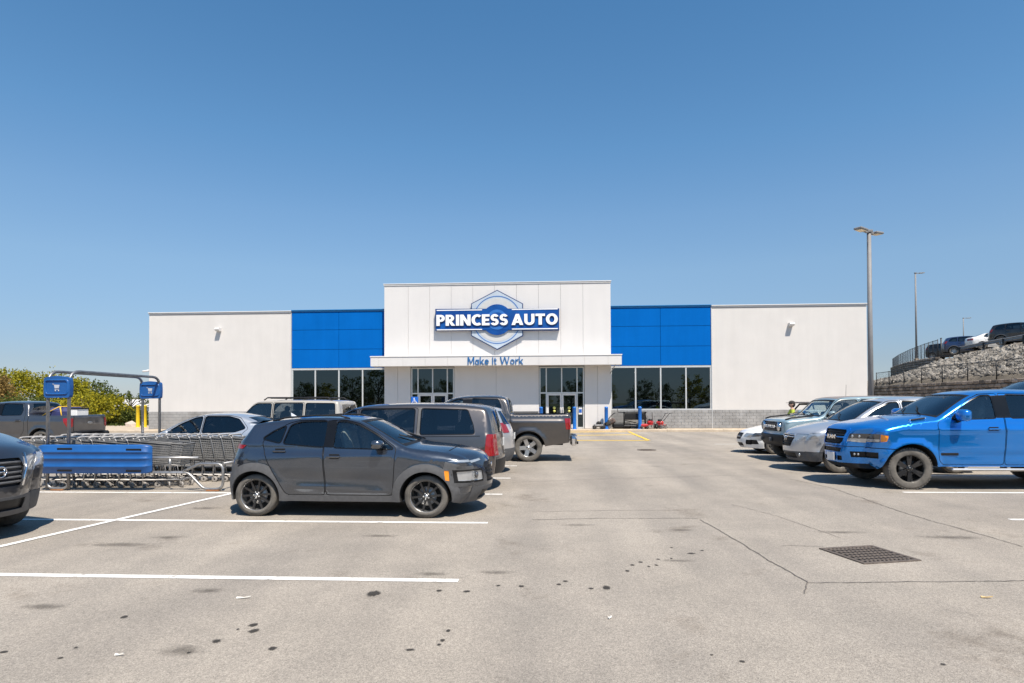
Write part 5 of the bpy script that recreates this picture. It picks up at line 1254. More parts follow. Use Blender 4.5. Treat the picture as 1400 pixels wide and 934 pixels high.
CARS['boxy'] = dict(
    sil=[(1.98, .45, .12, .1, .12, 0), (2.06, .55, .16, .14, .14, 0), (2.06, .75, .16, .14, .12, 0), (2.02, .80, .12, .12, .08, 0), (2.02, 1.10, .14, .13, .07, .0), (1.98, 1.165, .10, .10, .07, .02), (1.88, 1.19, .08, .08, .08, .03), (1.4, 1.23, .08, .08, .04, .03), (1.0, 1.26, .06, .06, .05, .02), (.72, 1.56, .05, .05, .06, .02), (.56, 1.74, .06, .06, .05, .02), (.40, 1.81, .07, .08, .02, .025),
         (-.4, 1.835, .07, .09, 0, .025), (-1.5, 1.825, .07, .09, 0, .025), (-1.9, 1.81, .07, .08, -.02, .02), (-1.98, 1.76, .07, .07, -.04, 0), (-2.06, 1.25, .10, .09, -.04, 0), (-2.08, .75, .12, .1, -.05, 0), (-2.06, .50, .12, .1, -.05, 0)],
    lab=dict(hood=6, tail=14), w=.965, plan=[(-2.2, .985), (0, 1), (1.3, .995), (2.1, .97)], belt=[(-2.2, 1.26), (1, 1.24), (2, 1.18)], tum=.20, tum2=.05, sec=[(.4, -.03), (.6, 0), (1.0, .008), (1.2, -.004)],
    xf=1.36, xr=-1.36, r=.405, ra=.485, sill=.46, flare=.05, clad=BLACK, win=[[(.90, 1.28), (.02, 1.28), (.02, 1.735), (.45, 1.735), (.62, 1.62)], [(-.08, 1.28), (-.92, 1.28), (-.92, 1.74), (-.08, 1.74)], [(-1.02, 1.28), (-1.90, 1.28), (-1.86, 1.73), (-1.02, 1.74)]],
    door=[[(.97, 1.22), (.95, .52), (-.02, .52), (-.03, 1.77), (.48, 1.77), (.68, 1.62)], [(-.04, .52), (-.80, .52), (-.95, .85), (-.97, 1.77), (-.04, 1.775)]], handle=[(.10, 1.14), (-.82, 1.14)], mirror=(.80, 1.36), wiper=(1.0, .9), plate=(.62, .62), cabin=(-1.9, 1.0, 1.22), roofx=(.50, -1.85),
    side=[('taillight#s', [(-1.98, 1.15), (-2.4, 1.15), (-2.4, .85), (-1.98, .85)], RED, .012), ('bumper#s', [(1.84, .77), (2.4, .77), (2.4, .3), (1.84, .3)], BLACK, .012), ('bumper#r', [(-1.9, .7), (-2.4, .7), (-2.4, .3), (-1.9, .3)], BLACK, .012)],
    rib=ws(.99, .60) + rw(1.28, 1.70) + [('R', 'taillight#c', [(.86, .85), (1.02, .85), (1.02, 1.15), (.86, 1.15)], RED, .012, True), ('F', 'bumper', [(-1, .45), (1, .45), (1, .765), (-1, .765)], BLACK, .01, False), ('F', 'grille', [(-.90, .86), (.90, .86), (.90, 1.12), (-.90, 1.12)], BLACK, -.02, False)])
# ------------------------------------------------------------------ placing the vehicles
PBLUE = paint('bright_blue_paint', (0.004, 0.20, 0.64), 0.6, 0.2, 0.02)
PBROWN = paint('granite_paint', (0.10, 0.092, 0.09), 0.85, 0.33, 0.08)
PVAN = paint('brownish_grey_paint', (0.12, 0.108, 0.106), 0.85, 0.33, 0.08)
PGREY = paint('carbon_grey_paint', (0.12, 0.12, 0.128), 0.85, 0.33, 0.08)
PDARK = paint('dark_steel_paint', (0.085, 0.09, 0.105), 0.85, 0.3, 0.05)
PSILV = paint('silver_paint', (0.55, 0.57, 0.60), 0.6, 0.32, 0.05)
PWHITE = paint('white_paint', (0.74, 0.74, 0.73), 0.0, 0.35, 0.05)
PAREA = paint('pale_blue_grey_paint', (0.23, 0.33, 0.38), 0.1, 0.35, 0.06)
PLUNAR = paint('pale_silver_paint', (0.58, 0.58, 0.59), 0.6, 0.3, 0.05)
PBLK = paint('black_paint', (0.012, 0.012, 0.014), 0.3, 0.3, 0.04)
PNAVY = paint('navy_paint', (0.015, 0.035, 0.10), 0.4, 0.3, 0.04)
PCREAM = paint('cream_paint', (0.40, 0.37, 0.32), 0.1, 0.35, 0.06)
kona((-3.19, 10.2, 0), R(-1.5), 'slate grey crossover with black wheels parked side-on, the nearest car')
# blue pickup, right
pickup((8.9, 13.64, 0), math.pi + R(.5), 'bright blue pickup truck with black wheels at the right edge', PBLUE, 'new', RIM_RAMB, bumper=PBLUE, steer=R(-3))
# dark pickup near the doors
pickup((-2.36, 19.2, 0), math.pi, 'dark granite pickup truck with silver wheels, its tail towards the aisle', PBROWN, 'old', RIM_SILV5, bumper=CHROME)
# pickup, far left, with a load
fx = (-17.75 - 3.0 * .95, 23.05)
pickup((fx[0], fx[1], 0), math.pi, 'dark grey pickup truck with a strapped load, behind the trolley bay', PGREY, 'ford', RIM_SILV5, bumper=BLACK, sc=.95)
TARP = mat('navy_tarp', (0.03, 0.035, 0.12), 0.7, var=0.3, vs=5, bump=0.6, bs=8); STRAP = mat('yellow_strap', (0.75, 0.45, 0.04), 0.7, var=0.1)
ld = thing('strapped_load', 'navy blue covered load with yellow straps in the grey pickup bed', 'load', (fx[0] + 1.95, fx[1], .84))
b = MB(); b.box((0, 0, .40), (.75, 1.1, .78), bev=.16); b.box((-.25, -.3, .58), (.4, .5, .38), bev=.14); b.build('cover', TARP, ld)
b = MB(); b.tube([(-.55, -.58, .46), (-.2, -.57, .66), (.12, -.57, .81), (.12, 0, .815), (.12, .57, .81)], .018, 5); b.tube([(.16, -.575, .80), (.24, -.575, .3)], .022, 5); b.build('strap', STRAP, ld)
bx_ = thing('white_box', 'white carton standing in the grey pickup bed beside the load', 'box', (fx[0] + 2.62, fx[1] - .25, .84))
b = MB(); b.box((0, 0, .36), (.26, .6, .72), bev=.015); b.build('carton', WHITEP, bx_); MB().box((0, 0, .735), (.30, .64, .05), bev=.01).build('lid', BLACK, bx_)
# minivan
closed_car('minivan', (-3.55, 13.0, 0), math.pi, 'brownish grey minivan with dark windows behind the slate crossover', PVAN, 'minivan', 'minivan', rim=RIM_SILV10)
# suv between the minivan and the dark pickup
r_, c_ = closed_car('suv', (-3.25, 15.85, 0), math.pi, 'pale silver suv mostly hidden between minivan and dark pickup', PLUNAR, 'suv', 'parked_suv', rails=[.05, -.2, -.8, -1.4, -1.6], sc=1.02)
# silver saloon, left
closed_car('sedan', (-8.75, 15.75, 0), math.pi, 'silver car with its windscreen to the left, behind the trolley bay', PSILV, sc=1.03)
# cream boxy suv with roof rack
r_, c_ = closed_car('boxy', (-8.1, 18.6, 0), math.pi, 'cream-roofed boxy suv with black roof rack before the left windows', PCREAM, 'suv', 'parked_suv', sc=1.0)
for x in (.1, -.7, -1.5): MB().tube([(x, -.72, 1.90), (x, .72, 1.90)], .02, 6).build('rack_bar', BLACK, r_)
for sg in (1, -1): MB().tube([(.3, sg * .72, 1.84), (.2, sg * .72, 1.91), (-1.6, sg * .72, 1.91), (-1.75, sg * .72, 1.83)], .02, 6).build('rack_rail', BLACK, r_)
# right row
r_, c_ = closed_car('suv', (8.35, 16.35, 0), math.pi, 'pale silver suv between the blue pickup and boxy suv, facing the aisle', PSILV, 'suv', 'parked_suv', rim=RIM_DARK5)
r_.scale = (1, 1, 1.1)
fit_bars(c_, r_, 'F', -.52, .52, (.76, .80), .016, CHROME, off=.012); fit_bars(c_, r_, 'F', -.42, .42, (.61, .67), .010, BLACK, off=-.005)
b = MB(); b.tube([(0, -.05, -.05), (0, -.065, .05)], .011, 5); b.tube([(0, .05, -.05), (0, .065, .05)], .011, 5); b.tube([(0, -.055, 0), (0, .055, 0)], .011, 5); b.build('emblem', CHROME, r_, c_.rib('F', 0, .72, .02))
for sg in (1, -1): MB().ell((0, 0, 0), (.02, .045, .04)).build('fog_lamp', LAMP, r_, c_.rib('F', sg * .80, .38, .015))
r_, c_ = closed_car('boxy', (8.72, 19.05, 0), math.pi, 'pale blue-grey boxy off-roader with black grille and bare frame mirrors', PAREA, 'suv', 'parked_suv', rim=RIM_DARK5, roof=mat('grey_hardtop', (0.20, 0.175, 0.165), .7, var=.1), sc=1.02)
for sg in (1, -1):
    p = c_.rib('F', sg * .72, .985, .01)
    b = MB(); b.lathe([(.13, -.03), (.13, .02), (.115, .03)], axis='x', n=24); b.build('headlight_ring', CHROME, r_, p)
    b = MB(); b.lathe([(.115, 0), (.10, .025), (.001, .035)], axis='x', n=24); b.build('headlight', LAMP, r_, p)
    MB().tube([c_.side(1.95, 1.19, sg, -.10), c_.side(1.80, 1.24, sg, -.09), c_.side(1.2, 1.30, sg, -.12)], .022, 6).build('fender_trim', BLACK, r_)
fit_bars(c_, r_, 'F', -.55, .55, (.90, 1.07), .012, CLAD, off=-.005); fit_bars(c_, r_, 'F', -.86, .86, (.985,), .012, CHROME, off=-.002, n=13)
text_part(r_, 'BRONCO', c_.rib('F', 0, .985, .018), 'F', .9, .085, WHITEP, offset=.03)
for sg in (1, -1): MB().box((0, 0, 0), (.10, .06, .12), bev=.02).build('tow_hook', CLAD, r_, c_.rib('F', sg * .45, .62, .02))
r_, c_ = closed_car('sedan', (8.75, 21.75, 0), math.pi, 'white saloon car farthest up the right row, facing the aisle', PWHITE, rim=RIM_SILV10)
fit_bars(c_, r_, 'F', -.40, .40, (.555,), .014, CHROME, off=.004)
# off-road buggy with a roof, behind the white car
ug = thing('utility_buggy', 'white off-road buggy with roll cage and flat roof behind the white car', 'buggy', (10.15, 24.6, 0), math.pi)
b = MB(); b.box((1.05, 0, .85), (1.0, 1.25, .35), bev=.12); b.box((0, 0, .6), (2.4, 1.3, .25), bev=.06); b.box((-.95, 0, .85), (.8, 1.3, .3), bev=.05); b.build('body', PWHITE, ug)
for sg in (1, -1):
    MB().tube([(.85, sg * .6, 1.0), (.30, sg * .58, 1.62), (-.75, sg * .58, 1.64), (-1.05, sg * .6, 1.0)], .035, 8).build('roll_bar', BLACK, ug)
    MB().tube([(-.2, sg * .58, 1.63), (-.45, sg * .62, .8)], .03, 8).build('roll_bar', BLACK, ug)
for x in (.28, -.72): MB().tube([(x, -.58, 1.62), (x, .58, 1.62)], .03, 8).build('cage_bar', BLACK, ug)
MB().box((-.22, 0, 1.69), (1.35, 1.35, .06), bev=.025).build('roof', mat('grey_hardtop', (0.2, 0.175, 0.165)), ug)
b = MB()
for y in (-.3, .3): b.box((-.35, y, .98), (.14, .46, .7), bev=.06); b.box((-.15, y, .78), (.46, .46, .12), bev=.05)
b.build('seats', SEATM, ug)
MB().tube([(-.9, .6, 1.0), (-.95, .6, 2.35)], .006, 5).build('antenna', BLACK, ug)
b = MB(); b.tube([(.05 + .05 * math.cos(a), .3 + .17 * math.sin(a), 1.12 + .15 * math.cos(a)) for a in np.linspace(0, 6.283, 15)], .014, 5); b.build('steering_wheel', BLACK, ug)
ty, rm, hb = wheel_meshes(.33, .25, RIM_DARK5)
for x in (1.1, -1.1):
    for sg in (1, -1):
        o = obj('wheel', rm, ug, (x, sg * .65, .33), (0, 0, 0 if sg > 0 else math.pi)); obj('tyre', ty, o); obj('hub_cap', hb, o)
# dark truck front, left edge
r_, c_ = closed_car('suv', (-9.46, 7.96, 0), R(-10.6), 'dark steel grey vehicle with barred grille cut by the left edge', PDARK, 'suv', 'parked_suv', rim=RIM_SILV10)
r_.scale = (1.1, 1.08, 1.24)
fit_bars(c_, r_, 'F', -.46, .46, (.60, .645, .69, .735, .78), .013, CLAD, off=.004)
b = MB(); b.tube([(0, .065 * math.cos(a), .055 * math.sin(a)) for a in np.linspace(0, 6.283, 17)], .008, 5); b.tube([(0, -.035, -.035), (0, -.042, .035)], .009, 5); b.tube([(0, .035, -.035), (0, .042, .035)], .009, 5); b.tube([(0, -.038, 0), (0, .038, 0)], .009, 5); b.build('emblem', CHROME, r_, c_.rib('F', 0, .70, .03))
for sg in (1, -1): MB().tube([c_.rib('F', sg * .60, .86, .006), c_.rib('F', sg * .62, .72, .008), c_.rib('F', sg * .50, .55, .006)], .014, 5).build('grille_trim', CHROME, r_)
# a car just outside the frame on the right, whose shadow falls into the picture
closed_car('sedan', (9.05, 7.75, 0), math.pi, 'car just outside the right edge whose shadow shows', PBLK, rim=RIM_SILV10)
# ================================================================== trolley bay
PLBLUE = mat('blue_moulded_plastic', (0.012, 0.088, 0.29), 0.38, var=0.12, vs=3, bump=0.1, bs=30)
TUBEG = mat('grey_tube', (0.24, 0.24, 0.245), 0.42, 0.7, var=0.2, vs=10)
def arc(p0, p1, p2, n=6):
    p0, p1, p2 = Vector(p0), Vector(p1), Vector(p2)
    return [p0 * (1 - t) ** 2 + p1 * 2 * t * (1 - t) + p2 * t * t for t in [i / n for i in range(n + 1)]]
y0, y1 = 12.08, 15.3
xa, xb = -10.2, -9.75
ZA, LEAN = 2.42, -.18
bay = thing('trolley_bay', 'steel trolley bay with two blue trolley signs on tall hoops', 'trolley bay', (0, 0, 0))
def lp(o): return Vector(o)
for x in (xa, xb):
    x2 = x + LEAN
    pts = [(x, y0, .03), (x, y0, ZA - .28)] + arc((x, y0, ZA - .28), (x, y0, ZA), (x, y0 + .28, ZA)) + arc((x2, y1 - .28, ZA), (x2, y1, ZA), (x2, y1, ZA - .28)) + [(x2, y1, .03)]
    MB().tube(pts, .032, 10).build('hoop', TUBEG, bay)
CARTW = mat('sign_pictogram', (0.45, 0.47, 0.52), 0.5, var=0.05)
for y, sg in ((y0, -1), (y1, -1)):
    zc = ZA - .335; w, h = (xb - xa) + .09, .41; xm = (xa + xb) / 2 + (LEAN if y > 14 else 0)
    poly = soften([(xm - w / 2, zc - h / 2), (xm + w / 2, zc - h / 2), (xm + w / 2 + .01, zc), (xm + w / 2, zc + h / 2), (xm, zc + h / 2 + .035), (xm - w / 2, zc + h / 2), (xm - w / 2 - .01, zc)], .05)
    s_ = MB(); s_.prism([tuple(q) for q in poly], y - .05, y + .045); sg_ = s_.build('sign_board', PLBLUE, bay)
    inn = soften([(xm - w / 2 + .05, zc - h / 2 + .09), (xm + w / 2 - .05, zc - h / 2 + .09), (xm + w / 2 - .05, zc + h / 2 - .07), (xm - w / 2 + .05, zc + h / 2 - .07)], .04)
    # raised rim
    n_ = len(inn); ou = [tuple(q) for q in grow(inn, .035)]
    vs = [(q[0], y - .051, q[1]) for q in inn] + [(q[0], y - .075, q[1]) for q in grow(inn, .012)] + [(q[0], y - .051, q[1]) for q in ou]
    fs = [(a * n_ + i, a * n_ + (i + 1) % n_, (a + 1) * n_ + (i + 1) % n_, (a + 1) * n_ + i) for a in (0, 1) for i in range(n_)]
    MB().add(vs, fs, 0, True).build('sign_rim', PLBLUE, sg_)
    c_ = MB(); k = .085; yy = y - .058
    q = [(-.95, .85), (-.62, .80), (-.45, -.25), (.62, -.15), (.80, .62), (-.58, .62)]
    c_.prism([(xm + a * k, zc + b * k + .005) for a, b in [(-.62, .62), (.80, .58), (.62, -.18), (-.42, -.28)]], yy, yy + .006)
    c_.prism([(xm + a * k, zc + b * k) for a, b in [(-.95, .95), (-.63, .84), (-.66, .70), (-.98, .80)]], yy - .001, yy + .005)
    c_.prism([(xm + a * k, zc + b * k) for a, b in [(-.42, -.40), (.66, -.32), (.66, -.46), (-.42, -.54)]], yy, yy + .006)
    for dx in (-.28, .5): c_.lathe([(.001, 0), (.17 * k, 0), (.17 * k, .006)], (xm + dx * k, yy, zc - .78 * k), 'y', 12)
    c_.build('trolley_pictogram', CARTW, sg_)
# side rails: near and far
for y in (y0, y1):
    MB().tube([(xa - .02, y, .66)] + [(xb + 1.9, y, .66), (-7.02, y, .66)], .028, 8).build('side_rail', STEEL, bay)
    pts = [(xb + .4, y, .37), (-7.35, y, .37)] + arc((-7.35, y, .37), (-7.22, y, .37), (-7.12, y, .24), 4) + arc((-6.98, y, .10), (-6.92, y, .035), (-6.80, y, .035), 4) + arc((-6.66, y, .035), (-6.52, y, .035), (-6.52, y, .18), 4) + arc((-6.52, y, .42), (-6.53, y, .54), (-6.66, y, .54), 4) + [(-7.0, y, .54), (-7.16, y, .47), (-7.34, y, .39)]
    MB().tube(pts, .028, 8).build('side_frame', STEEL, bay)
    MB().tube([(-7.62, y, .40), (-7.62, y, .66)], .024, 8).build('upright', STEEL, bay)
    for x in (xb + .15, ): pass
    pts = [(xa, y, .6)] + [(xa, y, .18)] + arc((xa, y, .18), (xa, y, .035), (xa + .14, y, .035), 4) + arc((xb - .14, y, .035), (xb, y, .035), (xb, y, .18), 4) + [(xb, y, .6)]
    MB().tube(pts, .03, 8).build('foot_loop', STEEL, bay)
RUSTY = mat('rust_stain', (0.30, 0.12, 0.04), 0.9, var=0.3)
for x in (-6.72, (xa + xb) / 2):
    MB().box((x, y0, .010), (.26, .10, .018), bev=.004).build('foot_plate', RUSTY, bay)
MB().tube([(-6.52, y0, .54), (-6.50, y1, .54)], .028, 8).build('end_rail', STEEL, bay)
# moulded panel on the near side
pa, pb, za, zb_ = -10.36, -7.96, .34, .93
pts = []
prof = [(.345, -.02), (.352, -.10), (.37, -.118), (.475, -.12), (.485, -.134), (.505, -.134), (.515, -.121), (.635, -.122), (.645, -.137), (.668, -.137), (.678, -.122), (.765, -.121), (.775, -.134), (.80, -.134), (.81, -.12), (.90, -.116), (.92, -.10), (.93, -.02)]
vs = []; xs3 = [pa, pa + .03, pa + .10, pa + .2, -9.0, pb - .2, pb - .10, pb - .03, pb]
for i, x in enumerate(xs3):
    e = {0: .10, 1: .5, 2: .82, 3: 1, 4: 1, 5: 1, 6: .82, 7: .5, 8: .10}[i]
    zc = .637
    for z, y in prof: vs.append((x, y0 - .03 + y * e, zc + (z - zc) * (.80 + .20 * min(1, e * 1.15))))
n_ = len(prof); fs = [(i * n_ + j, i * n_ + j + 1, (i + 1) * n_ + j + 1, (i + 1) * n_ + j) for i in range(len(xs3) - 1) for j in range(n_ - 1)]
vb = [(x, y0 - .03, z) for x in (pa, pb) for z in (.345, .93)]
pn = MB(); pn.add(vs, fs, 0, True); pn.add([(x, y0 - .05, z) for x, z in ((pa + .05, .37), (pb - .05, .37), (pb - .05, .9), (pa + .05, .9))], [(0, 1, 2, 3)])
panel = pn.build('side_panel', PLBLUE, bay)
for x, z in ((-9.72, .85), (-8.28, .835), (-9.72, .415), (-8.28, .41)):
    MB().box((x, y0 - .148, z), (.32, .012, .04), bev=.007).build('slot', BLACK, panel)
# ------------------------------------------------------------------ trolleys, nested in two rows
WIRE = mat('trolley_plastic', (0.16, 0.158, 0.155), 0.55, var=0.2, vs=9); CHRW = mat('trolley_frame', (0.27, 0.262, 0.255), 0.4, 0.7, var=0.25, vs=8)
def lattice(mb, a, b, c, d, nu, nv, r):
    """bars over the quad a-b-c-d"""
    a, b, c, d = map(Vector, (a, b, c, d))
    for i in range(nu + 1):
        u = i / nu; mb.tube([a.lerp(b, u), d.lerp(c, u)], r, 3, cap=False, smooth=False)
    for j in range(nv + 1):
        v = j / nv; mb.tube([a.lerp(d, v), b.lerp(c, v)], r, 3, cap=False, smooth=False)
bk = MB()
T = dict(rl=(-.42, .28, .98), rr=(-.42, -.28, .98), fl=(.46, .21, .90), fr=(.46, -.21, .90), brl=(-.36, .22, .52), brr=(-.36, -.22, .52), bfl=(.36, .17, .47), bfr=(.36, -.17, .47))
lattice(bk, T['rl'], T['fl'], T['bfl'], T['brl'], 20, 9, .0065); lattice(bk, T['rr'], T['fr'], T['bfr'], T['brr'], 20, 9, .0065)
lattice(bk, T['fl'], T['fr'], T['bfr'], T['bfl'], 9, 9, .0065); lattice(bk, T['brl'], T['brr'], T['bfr'], T['bfl'], 9, 14, .0055); lattice(bk, T['rl'], T['rr'], T['brr'], T['brl'], 10, 8, .0055)
bk.tube([T['rl'], T['fl'], T['fr'], T['rr']], .016, 6)
BKM = bk.mesh('basket', WIRE)
fr_ = MB()
for sg in (1, -1):
    fr_.tube([(-.50, sg * .27, 1.03), (-.44, sg * .27, .98), (-.36, sg * .25, .55), (-.40, sg * .25, .20), (-.36, sg * .25, .16), (.42, sg * .17, .16)], .013, 6)
    fr_.tube([(-.30, sg * .24, .50), (.30, sg * .17, .46), (.36, sg * .17, .16)], .011, 6)
fr_.tube([(.42, -.17, .16), (.42, .17, .16)], .012, 6); fr_.tube([(-.36, -.25, .17), (-.36, .25, .17)], .012, 6)
for y in (-.12, 0, .12): fr_.tube([(-.34, y, .17), (.40, y, .165)], .007, 4)
FRM = fr_.mesh('frame', CHRW)
HDM = MB().tube([(-.50, -.28, 1.035), (-.52, -.2, 1.045), (-.52, .2, 1.045), (-.50, .28, 1.035)], .019, 8).mesh('handle', mat('trolley_handle', (0.40, 0.38, 0.36), .5, var=.1))
FLM = MB().box((-.30, 0, .80), (.02, .40, .24), bev=.008, rot=Matrix.Rotation(.25, 3, 'Y')).mesh('child_seat', WIRE)
cw = MB(); cw.lathe([(.02, -.014), (.055, -.014), (.062, -.008), (.062, .008), (.055, .014), (.02, .014)], axis='y', n=14); cw.tube([(0, -.02, 0), (-.02, -.02, .075), (-.02, .02, .075), (0, .02, 0)], .007, 5)
CWM = cw.mesh('castor', mat('castor_rubber', (0.30, 0.28, 0.26), .6, var=.4, vs=12))
def trolley(loc, label, rz=0):
    t = thing('shopping_trolley', label, 'shopping trolley', loc, rz, 'trolleys nested in the trolley bay')
    for nm, m in (('basket', BKM), ('frame', FRM), ('handle', HDM), ('child_seat', FLM)): obj(nm, m, t)
    for x, y in ((.40, .17), (.40, -.17), (-.36, .25), (-.36, -.25)): obj('castor', CWM, t, (x, y, .062), (0, 0, rnd.uniform(-1, 1)))
    return t
ordn = ['first', 'second', 'third', 'fourth', 'fifth', 'sixth', 'seventh', 'eighth', 'ninth', 'tenth', 'eleventh', 'twelfth', 'thirteenth', 'fourteenth', 'fifteenth', 'sixteenth', 'seventeenth', 'eighteenth']
n1, n2 = 11, 17
for i in range(n1):
    o_ = n1 - 1 - i
    trolley((-10.62 + i * .255, 12.72 + rnd.uniform(-.02, .02), 0), 'grey wire shopping trolley in the near row behind the blue panel, %s from the left' % ordn[i], rnd.uniform(-.03, .03))
for i in range(n2):
    trolley((-10.55 + i * .245, 13.75 + rnd.uniform(-.02, .02), 0), 'grey wire shopping trolley in the far row of the bay, %s from the left' % ordn[i], rnd.uniform(-.03, .03) + .01)
# ================================================================== bollards, signs, goods by the wall
BOLB = mat('blue_bollard_sleeve', (0.006, 0.14, 0.52), 0.4, var=0.06); BOLY = mat('yellow_bollard_sleeve', (0.72, 0.50, 0.015), 0.45, var=0.06)
def bollard(px, pyb, h, r, m, label, name='bollard', z=.15, Y=None):
    p = G(px, pyb, z) if Y is None else WY(px, pyb, Y)
    b = thing(name, label, 'bollard', (p.x, p.y, z), 0, 'blue entrance bollards' if m is BOLB else 'yellow corner bollards')
    s_ = MB(); s_.lathe([(r * 1.02, 0), (r * 1.02, .05), (r, .06), (r, h - .09), (r * 1.04, h - .085), (r * 1.04, h - .06), (r * .95, h - .03), (r * .6, h - .006), (.001, h)], n=18); s_.build('sleeve', m, b)
    MB().lathe([(r * 1.5, -.002), (r * 1.45, .02), (r * 1.02, .022)], n=18).build('base_collar', m, b)
    return b
yb = KY + .45
for i, (px, lab, Yb) in enumerate(((696.5, 'blue bollard before the plain white panels, left of the right doorway', yb), (740, 'blue bollard in front of the right doorway, left jamb', yb), (785.5, 'blue bollard in front of the right doorway, right jamb', yb),
                                     (829, 'blue bollard beside the lawn mower at the right end of the entrance', yb), (875, 'blue bollard in front of the folded black barrow by the right window', yb))):
    bollard(px, 588, 1.32, .105, BOLB, lab, Y=Yb)
bollard(188.5, 587, 1.5, .12, BOLY, 'yellow bollard left of the pair at the shop corner', z=.15, Y=41.0)
bollard(198, 587, 1.5, .12, BOLY, 'yellow bollard right of the pair at the shop corner', z=.15, Y=41.0)
# accessible parking sign
p = WY(567, 549, 29.0); hs = thing('accessible_sign', 'blue accessible parking sign with white wheelchair symbol above the minivan', 'sign', (p.x, 29.0, 0))
MB().tube([(0, .03, 0), (0, .03, p.z + .2)], .03, 8).build('post', STEEL, hs)
MB().box((0, 0, p.z), (.34, .012, .44), bev=.005).build('plate', mat('sign_sheet_blue', (.01, .12, .50), .45, var=.03), hs)
w_ = MB(); z = p.z; yy = -.012
w_.lathe([(.001, yy), (.03, yy), (.03, yy + .005)], (-.03, 0, z + .14), 'y', 12)
def bar2(a, b, r): w_.tube([(a[0], yy, z + a[1]), (b[0], yy, z + b[1])], r, 4)
bar2((-.03, .10), (-.02, -.02), .017); bar2((-.02, -.02), (.07, -.02), .015); bar2((.07, -.02), (.10, -.13), .015); bar2((-.025, .06), (.05, .05), .012)
w_.tube([(-.01 + .095 * math.cos(a), yy, z - .06 + .095 * math.sin(a)) for a in np.linspace(2.2, 6.0, 14)], .012, 4)
w_.build('wheelchair_symbol', WHITEP, hs)
# lawn mower, barrow, tillers
REDM = mat('red_machine_paint', (0.42, 0.02, 0.02), 0.35, coat=0.5, var=0.15); GREYM = mat('grey_machine', (0.16, 0.16, 0.165), 0.5, 0.3, var=0.3)
def wheel_small(mb, c, r, w): mb.lathe([(r * .3, -w), (r * .85, -w), (r, -w * .6), (r, w * .6), (r * .85, w), (r * .3, w)], c, 'y', 14)
def mower(x, y, rz, label, deck):
    t = thing('lawn_mower', label, 'lawn mower', (x, y, .15), rz, 'garden machines by the wall')
    d = MB(); d.box((0, 0, .2), (.62, .5, .16), bev=.07); d.build('deck', deck, t)
    e = MB(); e.lathe([(.14, .28), (.15, .36), (.12, .42), (.05, .45), (.001, .45)], n=14); e.box((.1, .1, .34), (.12, .12, .12), bev=.03); e.build('engine', BLACK, t)
    for sx in (.25, -.27):
        for sy in (.27, -.27):
            w = MB(); wheel_small(w, (sx, sy, .11), .11, .025); w.build('wheel', RUBBER, t)
    MB().tube([(-.28, .22, .22), (-.75, .22, .80), (-.95, .22, .95), (-.95, -.22, .95), (-.75, -.22, .80), (-.28, -.22, .22)], .014, 6).build('handle', BLACK, t)
    b = MB(); b.box((-.52, 0, .32), (.42, .4, .3), bev=.1, rot=Matrix.Rotation(.35, 3, 'Y')); b.build('grass_bag', mat('black_fabric', (.03, .03, .03), .9, var=.2), t)
p = WY(815, 583, YW - .85); mower(p.x + .15, YW - .95, math.pi, 'grey push lawn mower between the entrance wall and blue bollard', GREYM)
p = WY(842, 580, YW - .6); bt = thing('black_bin', 'black plastic tub lying under the folded barrow', 'tub', (p.x + .35, YW - .5, .15))
b = MB(); b.box((0, 0, .18), (1.1, .5, .34), bev=.08); b.build('tub', BLACK, bt); MB().box((-.62, -.02, .42), (.5, .4, .32), bev=.08, rot=Matrix.Rotation(-.5, 3, 'Y')).build('lid', mat('brown_lid', (.10, .07, .06), .7, var=.2), bt)
p = WY(868, 575, YW - .7); st = thing('flatbed_barrow', 'black folding utility barrow stand below the right window', 'barrow', (p.x, YW - .72, .15))
b = MB(); b.box((0, .1, .98), (1.35, .42, .06), bev=.015); b.build('top_shelf', BLACK, st)
MB().box((0, .1, .72), (1.25, .36, .38), bev=.04).build('tray', BLACK, st)
MB().box((0, .1, .18), (1.3, .4, .05), bev=.012).build('bottom_shelf', CLAD, st)
for x in (-.62, .62):
    for y in (-.06, .26): MB().tube([(x, y, 0), (x, y, 1.0)], .025, 6).build('leg', BLACK, st)
MB().tube([(-.62, -.06, .95), (-1.0, -.08, .98), (-1.05, -.08, 1.25)], .02, 6).build('handle', BLACK, st)
MB().tube([(-.6, .1, .5), (.6, .1, .22)], .02, 6).build('brace', BLACK, st)
def tiller(x, y, rz, label, s=1.0):
    t = thing('garden_tiller', label, 'tiller', (x, y, .15), rz, 'garden machines by the wall'); t.scale = (s, s, s)
    MB().box((0, 0, .36), (.42, .34, .22), bev=.07).build('engine_cover', REDM, t)
    MB().lathe([(.12, .46), (.13, .54), (.08, .58), (.001, .58)], n=14).build('engine', BLACK, t)
    w = MB()
    for sy in (-.2, .2):
        wheel_small(w, (.12, sy, .16), .16, .04)
    w.build('wheels', RUBBER, t)
    k = MB()
    for sy in (-.24, -.12, .12, .24):
        for a in range(4): k.box((-.28 + .09 * math.cos(a * 1.57 + sy * 5), sy, .13 + .09 * math.sin(a * 1.57 + sy * 5)), (.13, .02, .05), rot=Matrix.Rotation(-(a * 1.57 + sy * 5), 3, 'Y'))
    k.build('tines', STEEL, t)
    for sy in (.14, -.14): MB().tube([(-.1, sy, .42), (-.55, sy * 1.6, .95), (-.75, sy * 1.8, .98)], .016, 6).build('handlebar', BLACK, t)
    MB().box((-.05, 0, .24), (.5, .42, .05), bev=.02).build('fender', REDM, t)
p = WY(892, 580, YW - .6)
tiller(p.x - .12, YW - .62, 1.2, 'red garden tiller beside the black barrow stand'); tiller(p.x + .42, YW - .70, 2.4, 'red garden tiller at the right end, pale engine cover', .95)
